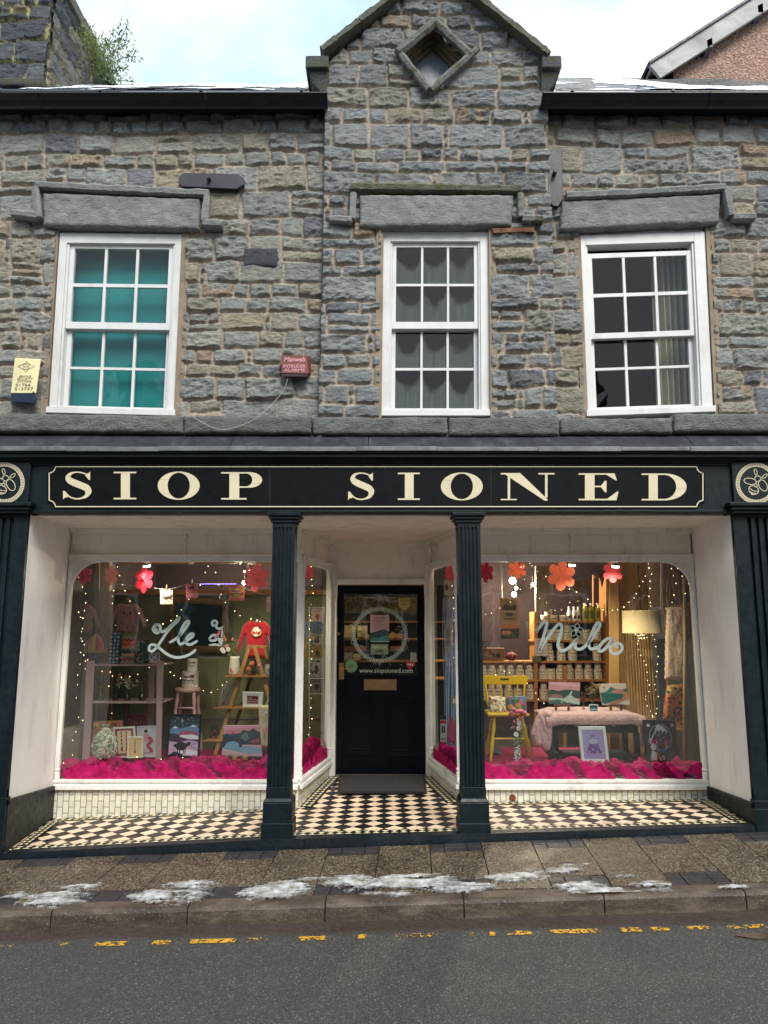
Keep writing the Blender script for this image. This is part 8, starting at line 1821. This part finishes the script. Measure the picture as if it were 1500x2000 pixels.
c = W(856, 1465, 1.98); b = B(); b.ribbon([c + Vector((.016 * math.cos(a), -.002, .062 * math.sin(a))) for a in [j * math.pi / 14 for j in range(29)]], .01, (-.2, -1, 0), .001, H('#9aa090')); b.ball(c + Vector((0, 0, 0)), .02, 8, 6, H('#8a9084'), (.3, .05, 1.4)); o = b.mk('round_sticker', ART, None); tag(o, 'round white-ringed sticker low beside the door on its right', 'sticker')
# ---- what shows through the door
o = thing('shop_shelves', 'tall shelving crowded with goods behind the door glass', 'shelves', (0, 3.0, 0)); YS2 = 3.0
for (y, c) in ((1213, 1), (1247, 1), (1290, 1), (1325, 1)):
    b = B(); b.box(-.75, .75, YS2, YS2 + .3, zpy(y, YS2) - .02, zpy(y, YS2)); b.mk('shelf', PINE, o, bevel=.002)
b = B(); b.box(-.8, .8, YS2 + .3, YS2 + .33, 0, 2.4); b.mk('back_panel', DARK, o)
r = random.Random(44)
FOIL = paint('gold_foil', '#e6cf9c', .25, .3, '#f6ead0', .9, 60, metal=.2)
for k, (x0, y0, x1, y1, m_, lb_) in enumerate(((673, 1222, 692, 1245, 'f', 'crinkled gold foil packet on the left of the shelf behind the door'), (698, 1222, 718, 1245, 'f', 'crinkled gold foil packet second on the shelf behind the door'), (690, 1278, 704, 1289, 'f', 'small bright foil packet low behind the door'), (673, 1275, 688, 1289, '#b8b0a0', 'pale packet low left behind the door'), (760, 1238, 774, 1246, '#c0a050', 'yellow box on the shelf right behind the door'), (775, 1239, 786, 1246, '#c97a38', 'orange box on the shelf right behind the door'), (672, 1262, 716, 1272, '#9c4a44', 'salmon cloth fold behind the door'), (764, 1262, 784, 1270, '#a85850', 'salmon cloth fold right behind the door'))):
    o = thing('packet', lb_, 'packet', W((x0 + x1) / 2, y1, YS2)); b = B(); a = W(x0, y1, YS2 - .03); c = W(x1, y0, YS2 - .03); n = 10
    X, Z = np.meshgrid(np.linspace(a.x, c.x, 14), np.linspace(a.z, c.z, 14)); Yn = YS2 - .02 - .03 * fbm(X, Z, k * 7 + 1, 28, 3); P = np.stack([X + .006 * (fbm(X, Z, k, 30, 2) - .5), Yn, Z], -1)
    ob = grid_mesh('wrapper', P, np.ones((13, 13), bool), FOIL if m_ == 'f' else paint('packet_' + m_.strip('#'), m_, .6, .2), o, None, False); s5 = ob.modifiers.new('t', 'SOLIDIFY'); s5.thickness = .05; s5.offset = 1 if False else -1
o = thing('dried_garland', 'garland of dried red, brown and cream leaves across the top of the door glass', 'garland', W(743, 1190, 2.22)); b = B(); r = random.Random(8)
for k in range(1900):
    px = r.uniform(674, 813); py = 1166 + abs(r.gauss(0, 1)) * 12 + (4 * math.sin(px * .15)); p = W(px, min(py, 1198), 2.24 + r.uniform(-.02, .04)); d = Vector((r.uniform(-1, 1), 0, r.uniform(-1.3, .2))).normalized() * r.uniform(.012, .03); s = d.orthogonal().normalized() * .004
    b.face([p, p + d * .5 + s, p + d, p + d * .5 - s], H(r.choice(['#7a3020', '#5a4020', '#a08850', '#c0b080', '#4a5030', '#8a5030', '#b8a878', '#6a1a18'])))
b.mk('leaves', ART, o); b = B(); b.pbox(673, 1166, 814, 1198, 2.34, .01); b.mk('backing', paint('hessian', '#8a7a58', .9, .3), o)
# posters and stickers on the door glass
YDg = YD + .022
def dsheet(x0, y0, x1, y1): return sheetq(x0, y0, x1, y1, YDg)
q = dsheet(723, 1201, 760, 1254); o = thing('door_poster', 'pink poster with a list and a painted bay inside the wreath on the door', 'poster', q(.5, 0)); b = B(); qbox(b, q, 0, 1, 0, 1, 0, .002, H('#b89496')); art(b, q, [('p', '#2c4a50', [(0, .0), (0, .34), (.3, .38), (.5, .44), (.7, .46), (.85, .44), (1, .38), (1, 0)]), ('p', '#3f8078', [(.0, .12), (.4, .18), (1, .26), (1, .1), (.4, .03), (0, .05)]), ('c', '#22383e', (.4, .2, .16, .05)), ('p', '#8ab0b0', [(0, 0), (1, .0), (1, .05), (0, .03)])] + [('r', '#6a4a50', (.16, .80 - .055 * j, .84 - .12 * (j % 3), .81 - .055 * j)) for j in range(7)]); pp = b.mk('sheet', ART, o); text_mesh('Lle i Nila', 'lettering', INK, pp, lambda u, v: q(.2 + .6 * u, .86 + .07 * v, -.002), 1, 1, shear=.3)
q = dsheet(724, 1258, 758, 1278); o = thing('open_sign', 'sage green open sign hanging under the poster on the door', 'sign', q(.5, 0)); b = B(); qbox(b, q, 0, 1, 0, 1, 0, .004, H('#7f9474')); pp = b.mk('board', ART, o); text_mesh('WEDI AGOR', 'lettering', paint('sage_ink', '#c2cfb4', .6), pp, lambda u, v: q(.08 + .84 * u, .56 + .26 * v, -.003), 1, 1, bold=.02); text_mesh('OPEN', 'lettering', paint('open_ink', '#3c4a3c', .6), pp, lambda u, v: q(.26 + .46 * u, .14 + .28 * v, -.003), 1, 1, bold=.03)
b = B(); b.tube([q(.1, 1), W(741, 1252, YDg), q(.9, 1)], .0012, 4); b.mk('cord', WIRE, o)
q = dsheet(778, 1168, 801, 1193); o = thing('pennant_sticker', 'small gold pennant sticker in the top right of the door glass', 'sticker', q(.5, 0)); b = B(); b.hexa([q(0, .35), q(.5, 0), q(1, .35), q(1, 1), q(0, 1)], [q(0, .35, .002), q(.5, 0, .002), q(1, .35, .002), q(1, 1, .002), q(0, 1, .002)], H('#b09a55')); art(b, q, [('r', '#5a7a50', (.2, .45, .8, .5)), ('r', '#5a7a50', (.25, .56, .75, .60))]); pp = b.mk('sheet', ART, o); text_mesh('#1', 'lettering', paint('open_ink', '#3c4a3c', .6), pp, lambda u, v: q(.16 + .68 * u, .68 + .16 * v, -.0025), 1, 1)
c = W(686, 1301, YDg); o = thing('round_sticker', 'round scalloped sage green sticker at the lower left of the door glass', 'sticker', c); b = B(); n = 48; ring = [c + Vector((.068 * (1 + .05 * math.cos(12 * a)) * math.cos(a), 0, .068 * (1 + .05 * math.cos(12 * a)) * math.sin(a))) for a in [k * 2 * math.pi / n for k in range(n)]]; b.slab(ring, (0, .002, 0), H('#6f9a70'))
for k in range(14): a = k * 2 * math.pi / 14; b.ball(c + Vector((.054 * math.cos(a), -.002, .054 * math.sin(a))), .0045, 6, 4, H('#2f4a34'), (1, .2, 1))
pp = b.mk('disc', ART, o); text_mesh('#3', 'lettering', paint('open_ink', '#3c4a3c', .6), pp, lambda u, v: c + Vector((-.03 + .06 * u, -.004, -.02 + .04 * v)), 1, 1)
c = W(802, 1300, YDg); o = thing('licence_sticker', 'red drop-shaped PRS sticker at the lower right of the door glass', 'sticker', c); b = B(); pts = [(-.055, .02), (-.04, .035), (0, .042), (.04, .035), (.055, .02), (.04, -.005), (.0, -.035), (-.012, -.048), (-.035, -.015)]; b.slab([c + Vector((x * 1.05, 0, z)) for x, z in pts], (0, .002, 0), H('#a3122c')); pp = b.mk('drop', ART, o); text_mesh('PRS', 'lettering', WHITE, pp, lambda u, v: c + Vector((-.032 + .062 * u, -.002, -.0 + .022 * v)), 1, 1, bold=.03)
q = dsheet(802, 1271, 813, 1292); o = thing('notice_sticker', 'tiny black and white symbol notice above the red sticker', 'sticker', q(.5, 0)); b = B(); qbox(b, q, 0, 1, 0, 1, 0, .002, H('#a8a8a8')); art(b, q, [('r', '#101014', (0, .82, 1, 1))] + [('c', '#24242a', (.28 + .44 * (k % 2), .68 - .18 * (k // 2), .09, .05)) for k in range(8)]); b.mk('sheet', ART, o)
# white wreath drawing and the web address on the glass
SAGE = paint('vinyl_sage', '#bccac4', .6, .04, None, 0)
b = B(); cx, cy = 742, 1240
for k in range(92):
    a = k * 2 * math.pi / 92; r0, r1 = 47, 54.5
    b.ribbon([W(cx + r0 * math.cos(a), cy + r0 * math.sin(a), YDg - .002), W(cx + r1 * math.cos(a), cy + r1 * math.sin(a), YDg - .002)], .0085, (0, -1, 0), .0006)
r = random.Random(3)
for k in range(9):
    a = k * .7 + .3; P_ = [W(cx + (50 + 9 * math.sin(j * .9 + k)) * math.cos(a + j * .09), cy + (50 + 9 * math.sin(j * .9 + k)) * math.sin(a + j * .09), YDg - .003) for j in range(8)]; b.ribbon(P_, .003, (0, -1, 0), .0006)
    for j in range(5):
        e = Vector((cx + r.uniform(40, 64) * math.cos(a + r.uniform(-.3, .3)), cy + r.uniform(40, 64) * math.sin(a + r.uniform(-.3, .3)), 0)); f = e + Vector((r.uniform(-6, 6), r.uniform(-6, 6), 0)); b.ribbon([W(e.x, e.y, YDg - .003), W(f.x, f.y, YDg - .003)], .0022, (0, -1, 0), .0006)
b.mk('wreath_decal', SAGE, door)
text_mesh('www.siopsioned.com', 'web_address', SAGE, door, prect(702, 1305, 806, 1317, YDg - .002), 1, 1)
# ---- script lettering on the two windows
def script(name, strokes, w, Yq=YWN - .0):
    b = B()
    for s in strokes:
        pts, ww = (s[0], s[1]) if isinstance(s, tuple) else (s, w)
        P_ = smooth_path([W(x, y, Yq + .010 - .0025) for x, y in pts], 7); n = len(P_); wl = [ww * (.0048) * (1 if 3 < k < n - 4 else .7) for k in range(n)]; b.ribbon(P_, wl, (0, -1, 0), .0006)
    return b.mk(name, SAGE, shop)
LY = YWN - .0
script('window_lettering', [
    [(308, 1229), (303, 1230), (302, 1224), (308, 1220), (313, 1224), (312, 1233), (305, 1236), (299, 1229), (303, 1221), (312, 1219)],
    [(311, 1235), (322, 1232), (334, 1222), (345, 1211), (350, 1206), (347, 1213), (337, 1222), (325, 1236), (316, 1250), (306, 1264), (297, 1272), (291, 1268), (294, 1260), (303, 1260), (314, 1268), (327, 1278), (344, 1284), (364, 1281), (378, 1273), (382, 1268)],
    [(330, 1255), (340, 1250), (352, 1240), (363, 1226), (369, 1216), (366, 1213), (359, 1220), (352, 1236), (348, 1250), (352, 1258), (360, 1255), (368, 1249), (376, 1243), (377, 1238), (371, 1239), (364, 1248), (364, 1256), (371, 1259), (380, 1255), (386, 1251)],
    ([(419, 1219), (416, 1222), (414, 1216), (419, 1212), (424, 1216), (422, 1224), (428, 1228), (436, 1224)], 4.5), ([(433, 1226), (434, 1238), (432, 1244)], 3.5),
    ([(409, 1250), (412, 1243), (419, 1240), (425, 1244), (421, 1250), (412, 1251), (408, 1246)], 4.5), ([(423, 1240), (428, 1250), (434, 1258)], 4.5), ([(408, 1260), (420, 1259), (428, 1261)], 4)], 5.2)
script('window_lettering', [
    [(1052, 1229), (1058, 1219), (1064, 1214), (1068, 1217), (1066, 1228), (1061, 1245), (1056, 1262), (1053, 1273), (1060, 1259), (1072, 1242), (1084, 1226), (1092, 1219), (1097, 1222), (1096, 1234), (1091, 1252), (1090, 1263), (1096, 1270), (1105, 1269), (1115, 1262), (1124, 1252), (1129, 1246)],
    [(1129, 1246), (1124, 1257), (1125, 1266), (1133, 1268), (1143, 1262), (1154, 1250), (1165, 1234), (1172, 1221), (1169, 1216), (1163, 1222), (1155, 1240), (1150, 1256), (1153, 1267), (1162, 1266), (1170, 1262)],
    [(1196, 1248), (1188, 1247), (1178, 1254), (1170, 1265), (1172, 1272), (1181, 1268), (1190, 1258), (1199, 1249), (1195, 1258), (1192, 1268), (1197, 1276), (1207, 1276), (1215, 1268), (1213, 1259), (1206, 1257), (1202, 1262), (1207, 1265)]], 5.8)
b = B(); cx, cy = 1125.5, 1230.5
for (a, L) in ((-150, 13), (-75, 13), (-2, 14), (58, 16), (128, 14)):
    e = [(L * (.5 - .5 * math.cos(t_)), 4.4 * math.sin(t_)) for t_ in [k * math.pi / 10 for k in range(21)]]; P_ = [W(cx + x * math.cos(R(a)) - y * math.sin(R(a)), cy + x * math.sin(R(a)) + y * math.cos(R(a)), YWN + .0075) for x, y in e]; b.ribbon(P_, .005, (0, -1, 0), .0006)
for (a, L) in ((-110, 8), (-170, 7), (-230, 6)):
    P_ = [W(1052 + L * (.5 - .5 * math.cos(t_)) * math.cos(R(a)) - 1.6 * math.sin(t_) * math.sin(R(a)), 1231 + L * (.5 - .5 * math.cos(t_)) * math.sin(R(a)) + 1.6 * math.sin(t_) * math.cos(R(a)), YWN + .0075) for t_ in [k * math.pi / 8 for k in range(17)]]; b.ribbon(P_, .003, (0, -1, 0), .0006)
c = W(cx, cy, YWN + .0065); b.slab([c + Vector((.013 * math.cos(k * .5236), 0, .013 * math.sin(k * .5236))) for k in range(12)], (0, .0006, 0)); b.mk('flower_decal', SAGE, shop)
# ------------------------------------------------------------------ alarm boxes and cable on the stone
Y0 = YW - .07; o = thing('alarm_box', 'cream alarm box with a dark blue lamp base beside the left window', 'alarm box', W(50, 790, YW)); 
b = B(); b.hexa([W(x, y, Y0 - .05) for x, y in ((21, 768), (70, 768), (80, 702), (29, 699))], [W(x, y, YW) for x, y in ((21, 768), (72, 768), (80, 702), (29, 699))]); cv = b.mk('cover', paint('alarm_cream', '#e2d9a8', .45, .05, '#b8ae84', .1), o, bevel=.005)
b = B(); b.hexa([W(x, y, Y0 - .045) for x, y in ((21, 784), (66, 788), (72, 776), (70, 769), (21, 769))], [W(x, y, YW) for x, y in ((21, 780), (66, 782), (72, 776), (70, 769), (21, 769))]); b.mk('lamp_base', paint('alarm_blue', '#16223a', .3), o, bevel=.004)
qa = lambda u, v, dy=0: (lambda p: Vector((p.x, p.y + dy, p.z)))(W((23 + 47 * u) + (8.5) * v, 768 - 67 * v, Y0 - .052))
for (tx, u0, u1, v0, v1) in (('BRIDGE', .22, .72, .46, .52), ('SECURITY', .15, .80, .385, .445), ('SYSTEMS', .18, .76, .31, .37), ('01766', .12, .74, .20, .285), ('513737', .10, .86, .085, .17)): text_mesh(tx, 'lettering', INK, cv, (lambda u0, u1, v0, v1: lambda u, v: qa(u0 + (u1 - u0) * u, v0 + (v1 - v0) * v, -.001))(u0, u1, v0, v1), 1, 1)
b = B(); cxx, cyy = .46, .76
for pts in ([(0, .17), (.13, .05), (0, -.03), (-.13, .05), (0, .17)], [(-.36, .02), (-.1, .1), (.1, .1), (.36, .02), (.1, -.06), (-.1, -.06), (-.36, .02)], [(0, -.15), (.13, -.02), (0, .06), (-.13, -.02), (0, -.15)]): b.ribbon([qa(cxx + x, cyy + y, -.001) for x, y in pts], .003, (0, -1, 0), .0006)
b.mk('diamond_emblem', INK, cv)
b = B(); p = qa(.9, .03, -.001); b.tube([p, p + Vector((0, -.003, 0))], .007, 10); b.mk('screw', IRON, cv)
o = thing('alarm_box', 'faded red alarm box on the stone left of the central window', 'alarm box', W(576, 735, YW))
b = B(); b.hexa([W(x, y, Y0 - .045) for x, y in ((550, 729), (602, 730), (599, 694), (549, 695))], [W(x, y, YW) for x, y in ((554, 728), (608, 728), (608, 696), (552, 697))]); cv = b.mk('cover', paint('alarm_red', '#75413a', .6, .15, '#6d3a34', .15, 30), o, bevel=.004)
qr = lambda u, v, dy=0: (lambda p: Vector((p.x, p.y + dy, p.z)))(W(549.5 + 51 * u, 729.5 - 35 * v, Y0 - .0465)); PK = paint('faded_pink', '#c88a94', .6)
for (tx, u0, u1, v0, v1, sh_) in (('Manweb', .1, .92, .66, .92, .25), ('INTRUDER', .08, .94, .32, .50, 0), ('ALARMS', .10, .90, .10, .28, 0)): text_mesh(tx, 'lettering', PK, cv, (lambda u0, u1, v0, v1: lambda u, v: qr(u0 + (u1 - u0) * u, v0 + (v1 - v0) * v, -.001))(u0, u1, v0, v1), 1, 1, bold=.03, shear=sh_)
b = B(); b.hexa([W(x, y, Y0 - .04) for x, y in ((551, 735), (601, 735.5), (601, 730.5), (551, 729.5))], [W(x, y, YW) for x, y in ((551, 733), (601, 733), (601, 731), (551, 730))]); b.mk('base', paint('alarm_base_brown', '#2a1614', .6), o)  # dark brown base under the red cover
b = B(); b.tube(smooth_path([W(x, y, Y0 - .02 if y < 790 else -.055) for x, y in ((563, 735), (556, 758), (540, 780), (515, 805), (485, 825), (450, 837), (425, 838), (395, 825), (365, 805), (345, 788))], 6), .0022, 6); o = b.mk('alarm_cable', paint('cable_white', '#b4aea2', .6), None); tag(o, 'thin pale cable sagging from the red alarm box towards the left window', 'cable')
